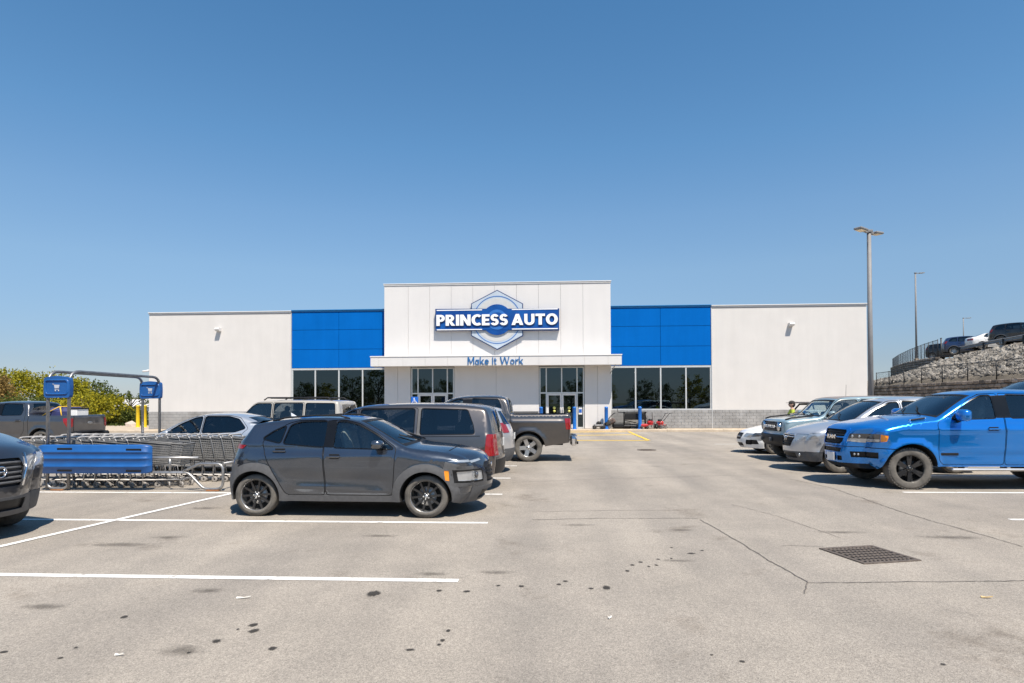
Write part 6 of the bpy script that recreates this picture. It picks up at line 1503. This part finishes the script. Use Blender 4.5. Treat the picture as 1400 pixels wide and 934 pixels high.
b = thing('red_pump', 'red wheeled pump low on the pavement right of the bollard', 'pump', (p.x - .55, YW - .95, .15), 0)
MB().box((0, 0, .2), (.5, .3, .2), bev=.06).build('housing', REDM, b); MB().tube([(-.25, 0, .25), (-.3, 0, .45), (.25, 0, .45), (.25, 0, .25)], .014, 6).build('handle', BLACK, b)
w = MB(); wheel_small(w, (.18, -.17, .09), .09, .03); w.build('wheel', RUBBER, b); w = MB(); wheel_small(w, (-.18, -.17, .09), .09, .03); w.build('wheel', RUBBER, b)
# ================================================================== light poles
POLEM = mat('painted_pole', (0.20, 0.195, 0.195), 0.6, 0.0, var=0.08); LED = mat('lamp_lens', (0.75, 0.62, 0.42), 0.4, var=0.1)
def pole(px, ptop, dep, zbase, rad, heads, label, zb=0.0, base=True):
    top = P(px, ptop, dep); h = top.z - zbase
    t = thing('light_pole', label, 'light pole', (top.x, top.y, zbase), YAW)
    MB().tube([(0, 0, 0), (0, 0, h)], [rad, rad * .72], 12).build('pole', POLEM, t)
    if base: MB().lathe([(rad * 2.4, 0), (rad * 2.4, .55), (rad * 2.2, .6), (.001, .6)], n=18).build('footing', CONC, t)
    MB().box((0, 0, h + .02), (rad * 2.0, rad * 2.0, .10), bev=.01).build('cap', POLEM, t)
    for a, L in heads:
        rot = Matrix.Rotation(a, 3, 'Z'); b = MB()
        b.box(rot @ Vector((L * .22, 0, 0)) + Vector((0, 0, h - .02)), (L * .45, .08, .08), 0, rot)
        tilt = rot @ Matrix.Rotation(-.06, 3, 'Y')
        b.box(rot @ Vector((L * .68, 0, 0)) + Vector((0, 0, h + .02)), (L * .62, .34, .09), 0, tilt, bev=.025); lo = b.build('lamp_head', POLEM, t)
        b = MB(); b.box(rot @ Vector((L * .70, 0, 0)) + Vector((0, 0, h - .034)), (L * .45, .26, .012), 0, tilt); b.build('lens', LED, lo)
pole(1188, 317, 25.5, 0, .11, ((0.55, .85), (math.pi + .55, .85)), 'tall grey light pole with two lamp heads at the right of the shop')
# ================================================================== raised ground on the right
def hp(px, py, dep): return P(px, py, dep)
WB = [P(1150, 533.5, 66), P(1195, 530, 59), P(1222, 528, 54.5), P(1253, 526, 50.5), P(1286, 523, 47), P(1327, 520, 43.5), P(1375, 516, 40)]
d_ = (WB[-1] - WB[-3]).normalized(); WB += [WB[-1] + d_ * 8, WB[-1] + d_ * 18, WB[-1] + d_ * 34]
for q in WB: q.z = 3.12
CR = [P(1203, 522, 105), P(1240, 512, 76), P(1279, 497, 56.5), P(1312, 486.5, 57), P(1345, 480.5, 54.5), P(1372, 476, 52.5), P(1400, 471.5, 50)]
d2_ = (CR[-1] - CR[-3]).normalized(); d2_.z = 0; CR += [CR[-1] + d2_ * 10, CR[-1] + d2_ * 22, CR[-1] + d2_ * 40]
for i in range(7, 10): CR[i].z = CR[6].z
EARTH = mat('slope_earth', (0.12, 0.10, 0.075), 0.95, col2=(0.20, 0.17, 0.13), vs=2.0, detail=8)
h_ = MB(); n = len(WB); vs = []
for a, c in zip(WB, CR):
    off = (c - a); off.z = 0; off.normalize()
    vs += [(a + off * .35) + Vector((0, 0, -.02)), (a + off * .8) + Vector((0, 0, .25)), a.lerp(c, .5) + Vector((0, 0, .1)), c, c + off * 3 + Vector((0, 0, .5)), c + off * 160 + Vector((0, 0, 4.0)), c + off * 220 + Vector((0, 0, -9))]
k = 7
fs = [(i * k + j, i * k + j + 1, (i + 1) * k + j + 1, (i + 1) * k + j) for i in range(n - 1) for j in range(k - 1)]
h_.add(vs, fs, 0, False); structure(h_.build('embankment', EARTH))
# loose rock on the slope
RK1 = mat('grey_rock', (0.21, 0.185, 0.155), 0.9, col2=(0.42, 0.385, 0.335), vs=0.55, bump=0.5, bs=14, detail=9)
def random_tint(m, lo, hi, island=False):
    """each stone its own tone"""
    nt = m.node_tree; b = nt.nodes['Principled BSDF']; src = b.inputs['Base Color'].links[0].from_socket
    oi = nt.nodes.new('ShaderNodeNewGeometry') if island else nt.nodes.new('ShaderNodeObjectInfo')
    mr = nt.nodes.new('ShaderNodeMapRange'); mr.inputs['To Min'].default_value = lo; mr.inputs['To Max'].default_value = hi
    nt.links.new(oi.outputs['Random Per Island' if island else 'Random'], mr.inputs['Value'])
    mx = nt.nodes.new('ShaderNodeMix'); mx.data_type = 'RGBA'; mx.blend_type = 'MULTIPLY'; mx.inputs['Factor'].default_value = 1
    cb = nt.nodes.new('ShaderNodeCombineColor')
    for k_ in range(3): nt.links.new(mr.outputs[0], cb.inputs[k_])
    nt.links.new(src, mx.inputs['A']); nt.links.new(cb.outputs[0], mx.inputs['B']); nt.links.new(mx.outputs['Result'], b.inputs['Base Color'])
random_tint(RK1, .30, 0.95, True)
rr = random.Random(5)
ico = bmesh.new(); bmesh.ops.create_icosphere(ico, subdivisions=1, radius=1.0); icv = [v.co.copy() for v in ico.verts]; icf = [[v.index for v in f.verts] for f in ico.faces]; ico.free()
rocks = MB(); vv = []; ff = []
for i in range(n - 1):
    a0, a1, c0, c1 = WB[i], WB[i + 1], CR[i], CR[i + 1]
    L = ((a1 - a0).length + (c1 - c0).length) / 2; H = ((c0 - a0).length + (c1 - a1).length) / 2
    cnt = int(L * H * (13 if i < 7 else 6))
    cnt = min(cnt, 2200)
    for _ in range(cnt):
        u, v = rr.random(), rr.random()
        p0 = a0.lerp(a1, u); p1 = c0.lerp(c1, u)
        hor = (p1 - p0); hor.z = 0; hor.normalize(); s0 = p0 + hor * .9 + Vector((0, 0, .25)); mid = p0.lerp(p1, .5) + Vector((0, 0, .1))
        p = s0.lerp(mid, v * 2) if v < .5 else mid.lerp(p1, v * 2 - 1)
        s_ = rr.uniform(.10, .23) * (1.35 if rr.random() < .10 else 1); R_ = Euler((rr.uniform(0, 6), rr.uniform(0, 6), rr.uniform(0, 6))).to_matrix(); sc_ = Vector((s_, s_ * rr.uniform(.55, 1), s_ * rr.uniform(.45, .8)))
        o = len(vv)
        for q in icv:
            t = R_ @ Vector((q.x * sc_.x * rr.uniform(.75, 1.2), q.y * sc_.y * rr.uniform(.75, 1.2), q.z * sc_.z * rr.uniform(.75, 1.2))); vv.append(tuple(p + t + Vector((0, 0, s_ * .2))))
        ff += [[w + o for w in f] for f in icf]
rocks.add(vv, ff); stuff(rocks.build('slope_rocks', RK1), 'pale grey broken rock covering the slope on the right', 'rocks')
# block retaining walls
WSTONE = mat('brown_wall_block', (0.13, 0.105, 0.082), 0.95, col2=(0.26, 0.215, 0.18), vs=1.4, bump=0.6, bs=18, detail=9)
random_tint(WSTONE, .55, 1.7)
def blockmesh(seed, L=.62, H=.27, D=.4):
    r2 = random.Random(seed); b = MB(); b.box((0, 0, 0), (L - .035, D, H - .03), bev=.04)
    b.v = [(x + r2.uniform(-.012, .012), y + r2.uniform(-.03, .03), z + r2.uniform(-.008, .008)) for x, y, z in b.v]; return b.mesh('wall_block', WSTONE)
BLKS = [blockmesh(i) for i in range(6)]
def block_wall(path, zfun, rows, label, name, back=.25):
    w = thing(name, label, 'retaining wall', (0, 0, 0))
    cum = [0.0]
    for a, b in zip(path[:-1], path[1:]): cum.append(cum[-1] + (Vector(b[:2]) - Vector(a[:2])).length)
    bkm = MB(); vs = []
    for q in path: vs += [(q[0], q[1], zfun(q) - rows * .27 - .3), (q[0], q[1], zfun(q) - .02)]
    hor = Vector((1, .15, 0)).normalized() * .12
    vs2 = [(x + hor.x, y + hor.y, z) for x, y, z in vs]
    bkm.add(vs2, [(2 * i, 2 * i + 1, 2 * i + 3, 2 * i + 2) for i in range(len(path) - 1)]); bkm.build('wall_core', DARK, w)
    cnt = 0
    def at(s):
        for i in range(len(path) - 1):
            if s <= cum[i + 1] or i == len(path) - 2:
                t = (s - cum[i]) / (cum[i + 1] - cum[i]); a, b = Vector(path[i]), Vector(path[i + 1]); return a.lerp(b, t), math.atan2((b - a).y, (b - a).x)
    for r in range(rows):
        s = (.31 if r % 2 else 0)
        while s < cum[-1]:
            p, an = at(s); z = zfun(p) - .135 - r * .27
            o = obj('wall_block', BLKS[rnd.randrange(6)], w, (p.x, p.y, z), (0, 0, an + (math.pi if rnd.random() < .5 else 0)))
            s += .62; cnt += 1
    return w
block_wall(WB[0:8], lambda q: 3.12, 5, 'long lower brown block retaining wall below the rock slope', 'retaining_wall')
lowm = MB(); vs = []
for i, q in enumerate(WB): vs += [(q.x + (.16 if i > 7 else .02), q.y, -.1), (q.x + (.16 if i > 7 else .02), q.y, 3.12 - 5 * .27 + .02 if i < 7 else 3.1)]
lowm.add(vs, [(2 * i, 2 * i + 1, 2 * i + 3, 2 * i + 2) for i in range(len(WB) - 1)])
tag(lowm.build('wall_footing', WSTONE), 'brown lower part of the retaining wall hidden behind the parked cars', 'wall')
UP = [P(1281, 490, 57), P(1262, 492.5, 66), P(1243, 496, 80), P(1228, 500, 97), P(1219, 503.5, 118)]
block_wall(UP, lambda q: Vector(q).z + .12, 7, 'upper brown block retaining wall curving away under the fence', 'retaining_wall')
# fences
FENM = mat('black_fence', (0.02, 0.02, 0.021), 0.5, var=0.2)
def mesh_fence(path, h, label, step, wire=.10):
    f = thing('chain_fence', label, 'fence', (0, 0, 0))
    cum = [0.0]
    for a, b in zip(path[:-1], path[1:]): cum.append(cum[-1] + (b - a).length)
    def at(s):
        for i in range(len(path) - 1):
            if s <= cum[i + 1] or i == len(path) - 2: return path[i].lerp(path[i + 1], (s - cum[i]) / (cum[i + 1] - cum[i]))
    s = 0; prev = None
    while s <= cum[-1] + .01:
        p = at(min(s, cum[-1])); MB().tube([p, p + Vector((0, 0, h + .05))], .04, 6).build('post', FENM, f)
        if prev is not None:
            MB().tube([prev + Vector((0, 0, h)), p + Vector((0, 0, h))], .025, 5).build('top_rail', FENM, f)
            m = MB(); a, b = prev, p; n_ = int((b - a).length / wire); H = int(h / wire)
            for i in range(-H, n_ + 1):
                for sgn in (1, -1):
                    i0, i1 = (i, i + H)
                    u0, u1 = i0 / n_, i1 / n_; z0_, z1_ = 0.0, h
                    if u0 < 0: z0_ = h * (0 - u0) / (u1 - u0); u0_ = 0
                    else: u0_ = u0
                    if u1 > 1: z1_ = h * (1 - u0) / (u1 - u0); u1_ = 1
                    else: u1_ = u1
                    if z1_ <= z0_: continue
                    if sgn > 0: q0, q1 = a.lerp(b, u0_) + Vector((0, 0, z0_)), a.lerp(b, u1_) + Vector((0, 0, z1_))
                    else: q0, q1 = a.lerp(b, 1 - u0_) + Vector((0, 0, z0_)), a.lerp(b, 1 - u1_) + Vector((0, 0, z1_))
                    m.tube([q0, q1], .0035, 3, cap=False, smooth=False)
            o = m.build('wire_mesh', FENM, f); o['kind'] = 'stuff'
        prev = p; s += step
mesh_fence([q + Vector((.25, .05, .0)) for q in WB[1:8]], 1.25, 'black chain fence along the top of the lower retaining wall', 3.0, .16)
mesh_fence([q + Vector((.15, .1, .1)) for q in UP], 1.6, 'black chain fence curving along the top of the upper retaining wall', 3.2, .32)
ug = UP[0]; f_ = thing('fence_post', 'tall black end post where the upper fence stops at the rocks', 'post', (ug.x + .2, ug.y - .3, ug.z - .6))
MB().tube([(0, 0, 0), (0, 0, 2.4)], .06, 8).build('post', FENM, f_); MB().box((0, 0, 2.42), (.14, .14, .04), bev=.01).build('cap', FENM, f_)
# guard rail along the crest
gr_ = thing('guard_rail', 'grey steel guard rail along the top of the rock slope', 'guard rail', (0, 0, 0))
GR = CR[3:9]; sec = [(-.16, .0), (-.10, .05), (-.04, .0), (.04, .0), (.10, .05), (.16, .0)]
for a, c in zip(GR[:-1], GR[1:]):
    t_ = (c - a).normalized(); nn = Vector((-t_.y, t_.x, 0)); nn = nn if nn.x < 0 else -nn
    vs = []
    for q in (a, c):
        for dz, dn in sec: vs.append(q + Vector((0, 0, .68 + dz)) + nn * dn)
    m_ = len(sec); MB().add(vs, [(j, j + 1, m_ + j + 1, m_ + j) for j in range(m_ - 1)]).build('rail', mat('rail_steel', (.22, .225, .23), .5, .4, var=.15), gr_)
    L = (c - a).length; k_ = max(1, int(L / 2))
    for j in range(k_): q = a.lerp(c, j / k_); MB().box(q + Vector((0, 0, .3)), (.14, .14, 1.0), bev=.01).build('post', BLACK, gr_)
pole(1251.5, 373.5, 78, P(1252, 497, 78).z, .12, ((0.0, 1.1),), 'light pole on the upper lot behind the chain fence')
pole(1317, 435, 120, P(1317, 470, 120).z - 2, .10, ((0.0, 1.5),), 'small distant light pole behind the parked cars uphill')
def hill_car(kind, px, py, dep, rz, label, paint_, sc=1.0, dz=0.0):
    p = P(px, py, dep); return closed_car(kind, (p.x, p.y, dz), rz, label, paint_, 'car' if kind == 'sedan' else 'suv', group=None, sc=sc, detail=False)
hill_car('suv', 1300, 483.5, 67, R(-60), 'dark suv leftmost of the cars parked on top of the slope', PBLK, 1.05, 6.2)
hill_car('suv', 1330, 481.5, 62, R(-35), 'navy suv parked behind the guard rail on the slope', PNAVY, 1.12, 6.3)
hill_car('sedan', 1365, 478, 59, R(-20), 'white car behind the guard rail on top of the slope', PWHITE, 1.12, 6.55)
hill_car('suv', 1404, 470.5, 55, R(-50), 'dark suv highest up at the right edge above the rocks', PBLK, 1.2, 6.65)
# white car roof behind the blue pickup
closed_car('minivan', (16.1, 20.6, 0), R(180), 'white van whose rounded roof shows above the blue pickup', PWHITE, 'van', 'parked_van', sc=1.46, detail=False)
# ================================================================== trees
BARK = mat('bark', (0.09, 0.07, 0.05), 0.95, var=0.3, vs=9)
def leafmat(name, c1, c2):
    m = bpy.data.materials.new(name); m.use_nodes = True; MATS[name] = m
    nt = m.node_tree; n = nt.nodes; l = nt.links; b = n['Principled BSDF']
    ge = n.new('ShaderNodeNewGeometry'); no = n.new('ShaderNodeTexNoise'); no.inputs['Scale'].default_value = 1.6; no.inputs['Detail'].default_value = 4
    l.new(ge.outputs['Position'], no.inputs['Vector'])
    ad = n.new('ShaderNodeMath'); ad.operation = 'MULTIPLY_ADD'; ad.inputs[1].default_value = .45; l.new(ge.outputs['Random Per Island'], ad.inputs[0])
    l.new(no.outputs['Fac'], ad.inputs[2])
    r = n.new('ShaderNodeValToRGB'); r.color_ramp.elements[0].position = .4; r.color_ramp.elements[1].position = .95; r.color_ramp.elements[0].color = (*c1, 1); r.color_ramp.elements[1].color = (*c2, 1)
    l.new(ad.outputs[0], r.inputs['Fac']); l.new(r.outputs['Color'], b.inputs['Base Color']); b.inputs['Roughness'].default_value = .7; b.inputs['Specular IOR Level'].default_value = .2
    tr = n.new('ShaderNodeBsdfTranslucent'); l.new(r.outputs['Color'], tr.inputs['Color']); mx = n.new('ShaderNodeMixShader'); mx.inputs[0].default_value = .35
    l.new(b.outputs[0], mx.inputs[1]); l.new(tr.outputs[0], mx.inputs[2]); l.new(mx.outputs[0], n['Material Output'].inputs['Surface'])
    return m
LEAFY = leafmat('yellow_green_leaves', (0.10, 0.115, 0.012), (0.42, 0.36, 0.022)); LEAFG = leafmat('green_leaves', (0.035, 0.06, 0.012), (0.13, 0.15, 0.03)); LEAFB = leafmat('brownish_leaves', (0.13, 0.09, 0.03), (0.34, 0.22, 0.07))
def tree_meshes(seed, h, w, nclump, per, leaf, lm, sparse=False, trunk=.1):
    r2 = random.Random(seed); tk = MB(); cr = []
    base_h = h * (.12 if not sparse else .3)
    tk.tube([(0, 0, -.1), (r2.uniform(-.05, .05), 0, base_h), (r2.uniform(-.15, .15), r2.uniform(-.15, .15), h * .6), (r2.uniform(-.2, .2), r2.uniform(-.2, .2), h * .9)], [trunk, trunk * .8, trunk * .45, trunk * .12], 8)
    cl = []
    for i in range(nclump):
        a = r2.uniform(0, 6.283); zz = r2.random() ** .8; rad = w * (.35 + .65 * math.sin(math.pi * min(1, .18 + zz * .78))) * math.sqrt(r2.uniform(.15, 1))
        c = Vector((rad * math.cos(a), rad * math.sin(a), base_h + (h * .97 - base_h) * zz)); cl.append((c, r2.uniform(.16, .34) * w * (.8 if sparse else 1.0)))
        if i < 16:
            s = Vector((0, 0, base_h + (c.z - base_h) * .45)); tk.tube([s, s.lerp(c, .5) + Vector((0, 0, .08 * h)), c], [trunk * .4, trunk * .25, trunk * .07], 5)
    V = []; Fc = []
    for c, cr_ in cl:
        for k in range(per):
            d = Vector((r2.gauss(0, 1), r2.gauss(0, 1), r2.gauss(0, .8))); d.normalize(); p = c + d * cr_ * (r2.random() ** .45)
            up = Vector((r2.uniform(-1, 1), r2.uniform(-1, 1), r2.uniform(-.4, 1))).normalized(); sd = up.orthogonal().normalized(); sd = Matrix.Rotation(r2.uniform(0, 6.28), 3, up) @ sd; fw = up.cross(sd)
            L = leaf * r2.uniform(.6, 1.3); o = len(V)
            V += [p - fw * L * .5, p + sd * L * .32, p + fw * L * .55 + up * L * .1, p - sd * L * .32]; Fc.append((o, o + 1, o + 2, o + 3))
    me = bpy.data.meshes.new('crown'); me.from_pydata([tuple(v) for v in V], [], Fc); me.materials.append(lm)
    return tk.mesh('trunk', BARK), me
def tree(px, pytop, Y, label, w, lm, seed, sparse=False, nclump=70, per=55, leaf=.2, name='tree', X=None, h=None, group='trees left of the shop'):
    if X is None:
        p = WY(px, pytop, Y); X = p.x; h = p.z
    t = thing(name, label, 'tree', (X, Y, 0), rnd.uniform(0, 6), group)
    a, b = tree_meshes(seed, h, w, nclump, per, leaf, lm, sparse); obj('trunk', a, t); obj('crown', b, t); return t
tree(18, 509, 50, 'yellow-green bushy tree at the left edge behind the grey pickup cab', 2.7, LEAFY, 1)
tree(-12, 514, 47, 'brownish budding tree cut by the left edge', 2.2, LEAFB, 2)
tree(55, 512, 54, 'tall yellow-green tree behind the left trolley sign', 3.0, LEAFY, 3)
tree(92, 520, 50, 'yellow-green tree just right of the left trolley sign', 2.6, LEAFY, 4)
tree(122, 524, 56, 'darker green tree between the two trolley signs', 2.6, LEAFG, 5)
tree(142, 541, 48, 'low rounded yellow bush beside the pickup tailgate', 1.9, LEAFY, 6, leaf=.17)
tree(112, 540, 46, 'low yellow-green bush behind the pickup load', 2.2, LEAFY, 14, leaf=.17)
tree(178, 537, 52, 'thin sparse tree with bare stems left of the shop corner', 1.7, LEAFG, 7, sparse=True, nclump=26, per=30, leaf=.19)
tree(170, 564, 49, 'low green shrub behind the pale boulder', 1.6, LEAFG, 8, nclump=40, leaf=.15)
tree(186, 566, 50, 'low green shrub behind the yellow bollards', 1.5, LEAFG, 9, nclump=40, leaf=.15)
tree(35, 545, 45, 'green shrub low behind the grey pickup bed', 2.4, LEAFG, 15, leaf=.17)
# trees across the road behind the camera, mirrored in the shop windows and the cars
vm = [tree_meshes(30 + i, 8.0, 3.4, 60, 40, .36, LEAFG if i else LEAFY, trunk=.2) for i in range(3)]
for i in range(26):
    x = -46 + i * 3.7 + rnd.uniform(-1.5, 1.5)
    t = thing('street_tree', 'leafy green tree across the road, mirrored in the shop windows', 'tree', (x * 1.15, -38 + rnd.uniform(-7, 5), 0), rnd.uniform(0, 6), 'trees behind the viewer'); s_ = rnd.uniform(.60, 1.0); t.scale = (s_, s_, s_ * rnd.uniform(.85, 1.1))
    a, b = vm[i % 3]; obj('trunk', a, t); obj('crown', b, t)
# grass fringe, boulder, far house
gv = []; gf = []
for _ in range(5200):
    x, y = rr.uniform(-62, -29.5), rr.uniform(42.5, 60); hgt = rr.uniform(.12, .45); a = rr.uniform(0, 3.14); o = len(gv); dx, dy = .05 * math.cos(a), .05 * math.sin(a)
    gv += [(x - dx, y - dy, -.03), (x + dx, y + dy, -.03), (x + rr.uniform(-.12, .12), y + rr.uniform(-.12, .12), hgt)]; gf.append((o, o + 1, o + 2))
me = bpy.data.meshes.new('tall_grass'); me.from_pydata(gv, [], gf); me.materials.append(LEAFG); stuff(obj('tall_grass', me), 'rough green grass under the trees at the left', 'grass')
p = G(165, 587.5); bo = MB(); vs = []
for q in icv:
    k = rr.uniform(.85, 1.15); vs.append((q.x * .42 * k, q.y * .4 * k, max(-.1, q.z) * .95 * k * (1 - .35 * max(0, q.z))))
bo.add(vs, icf, 0, False); tag(bo.build('boulder', mat('pale_boulder', (.46, .38, .32), .9, var=.12, bump=.5, bs=12), None, (p.x, 41.6, 0)), 'pale pinkish boulder on the grass left of the yellow bollards', 'boulder')
fh = thing('far_house', 'far white house with small dark windows behind the yellow bollards', 'house', (WY(186, 560, 95).x, 95, 0))
hz = WY(186, 556, 95).z
b = MB(); b.box((0, 3, hz / 2), (11, 6, hz)); b.build('wall', STUCCO, fh)
b = MB(); b.prism([(-.4, hz), (6.4, hz), (3, hz + 1.2)], -5.8, 5.8, axes='yz'); b.build('roof', mat('far_roof', (.5, .48, .46), .9, var=.1), fh)
for x in (-2.2, -.9, 1.6, 3.4):
    q = MB(); q.box((x, -.02, hz - 1.15), (.75, .1, .9)); o = q.build('window', BLACK, fh)
    q = MB(); q.box((x, -.05, hz - 1.65), (.9, .12, .08)); q.build('sill', WTRIM, o)
# low wooded hill far off
hv = []; N_ = 60
for i in range(N_ + 1):
    a = math.pi * (.52 + .40 * i / N_); R0 = 420
    hh = 3 + 4 * (math.sin(i * .31) * .5 + math.sin(i * .13 + 1) * .5 + .6)
    hv += [(R0 * math.cos(a), R0 * math.sin(a), -.1), (R0 * 1.04 * math.cos(a), R0 * 1.04 * math.sin(a), max(1, hh)), (R0 * 1.3 * math.cos(a), R0 * 1.3 * math.sin(a), -.1)]
MBH = MB(); MBH.add(hv, [(3 * i + j, 3 * i + j + 1, 3 * i + j + 4, 3 * i + j + 3) for i in range(N_) for j in range(2)], 0, True); structure(MBH.build('hills', mat('far_wood', (.05, .06, .025), .95, col2=(.09, .09, .03), vs=.05, detail=9)))
# ================================================================== person by the buggy
def person(loc, rz, label):
    t = thing('person', label, 'person', loc, rz)
    V = [(0, 0, .95), (0, 0, 1.12), (0, 0, 1.34), (0, .01, 1.47), (.01, 0, 1.53), (0, .17, 1.40), (.05, .24, 1.16), (.22, .22, 1.02), (0, -.17, 1.40), (.10, -.26, 1.17), (.26, -.18, 1.06), (0, .10, .90), (.02, .11, .50), (0, .11, .09), (.12, .12, .04), (0, -.10, .90), (-.02, -.11, .50), (-.02, -.11, .09), (.10, -.12, .04), (.30, .21, .99), (.34, -.16, 1.06)]
    E = [(0, 1), (1, 2), (2, 3), (3, 4), (2, 5), (5, 6), (6, 7), (7, 19), (2, 8), (8, 9), (9, 10), (10, 20), (0, 11), (11, 12), (12, 13), (13, 14), (0, 15), (15, 16), (16, 17), (17, 18)]
    rad = [.15, .135, .15, .065, .055, .075, .05, .035, .075, .05, .035, .10, .07, .05, .04, .10, .07, .05, .04, .03, .03]
    me = bpy.data.meshes.new('body'); me.from_pydata(V, E, []); o = obj('body', me, t)
    sk = o.modifiers.new('skin', 'SKIN'); me.skin_vertices[0].use if False else None
    if not me.skin_vertices: 
        bm = bmesh.new(); bm.from_mesh(me); bm.verts.layers.skin.verify(); bm.to_mesh(me); bm.free()
    for i, r_ in enumerate(rad): me.skin_vertices[0].data[i].radius = (r_, r_ * (1.15 if i in (0, 1, 2) else 1)); me.skin_vertices[0].data[i].use_root = (i == 0)
    sb = o.modifiers.new('sub', 'SUBSURF'); sb.levels = 2; sb.render_levels = 2
    m = bpy.data.materials.new('work_clothes'); m.use_nodes = True; nt = m.node_tree; b = nt.nodes['Principled BSDF']; b.inputs['Roughness'].default_value = .85
    tc = nt.nodes.new('ShaderNodeTexCoord'); sx = nt.nodes.new('ShaderNodeSeparateXYZ'); nt.links.new(tc.outputs['Object'], sx.inputs[0])
    r_ = nt.nodes.new('ShaderNodeValToRGB'); r_.color_ramp.interpolation = 'CONSTANT'; e = r_.color_ramp.elements; e[0].position = 0; e[0].color = (.03, .035, .05, 1); e[1].position = .47; e[1].color = (.42, .50, .05, 1); q = e.new(.72); q.color = (.45, .27, .19, 1)
    mp = nt.nodes.new('ShaderNodeMath'); mp.operation = 'DIVIDE'; mp.inputs[1].default_value = 2.0; nt.links.new(sx.outputs['Z'], mp.inputs[0]); nt.links.new(mp.outputs[0], r_.inputs['Fac']); nt.links.new(r_.outputs['Color'], b.inputs['Base Color'])
    me.materials.append(m)
    SKIN = mat('skin', (.45, .27, .19), .6, var=.05); HAIR = mat('dark_hair', (.03, .022, .016), .8)
    h = MB(); h.ell((.02, 0, 1.63), (.10, .08, .125), nu=18, nv=12); h.ell((.118, 0, 1.615), (.02, .016, .025)); h.ell((.0, .08, 1.62), (.02, .014, .03)); h.ell((0, -.08, 1.62), (.02, .014, .03)); h.build('head', SKIN, t)
    h = MB(); h.ell((-.02, 0, 1.63), (.095, .086, .115)); h.build('hair', HAIR, t)
    h = MB()
    for sy in (.033, -.033): h.ell((.108, sy, 1.645), (.012, .014, .008))
    h.build('eyes', HAIR, t)
    MB().ell((.108, 0, 1.572), (.012, .024, .007)).build('mouth', mat('lips', (.35, .14, .11), .6), t)
    h = MB(); h.ell((.01, 0, 1.685), (.115, .097, .085)); h.box((.14, 0, 1.685), (.13, .14, .014), bev=.006); h.build('cap', mat('dark_cap', (.035, .03, .028), .9, var=.2), t)
    hd = MB()
    for sg, x, z in ((1, .32, .98), (-1, .36, 1.06)):
        y = .21 * sg if sg > 0 else -.16
        hd.box((x, y, z), (.09, .035, .08), bev=.014)
        for k_ in range(4): L = (.075, .085, .08, .062)[k_]; hd.tube([(x + .04, y, z + .03 - k_ * .02), (x + .04 + L * .6, y - sg * .01, z + .028 - k_ * .02), (x + .04 + L, y - sg * .03, z + .02 - k_ * .02)], [.0095, .009, .007], 6)
        hd.tube([(x - .01, y - sg * .015, z + .035), (x + .03, y - sg * .04, z + .055), (x + .06, y - sg * .045, z + .055)], [.011, .01, .008], 6)
    hd.build('hands', SKIN, t)
    return t
p = WY(1083, 553, 23.3); person((p.x, 23.3, 0), math.pi * .95, 'person in dark cap and yellow-green top standing behind the white car')
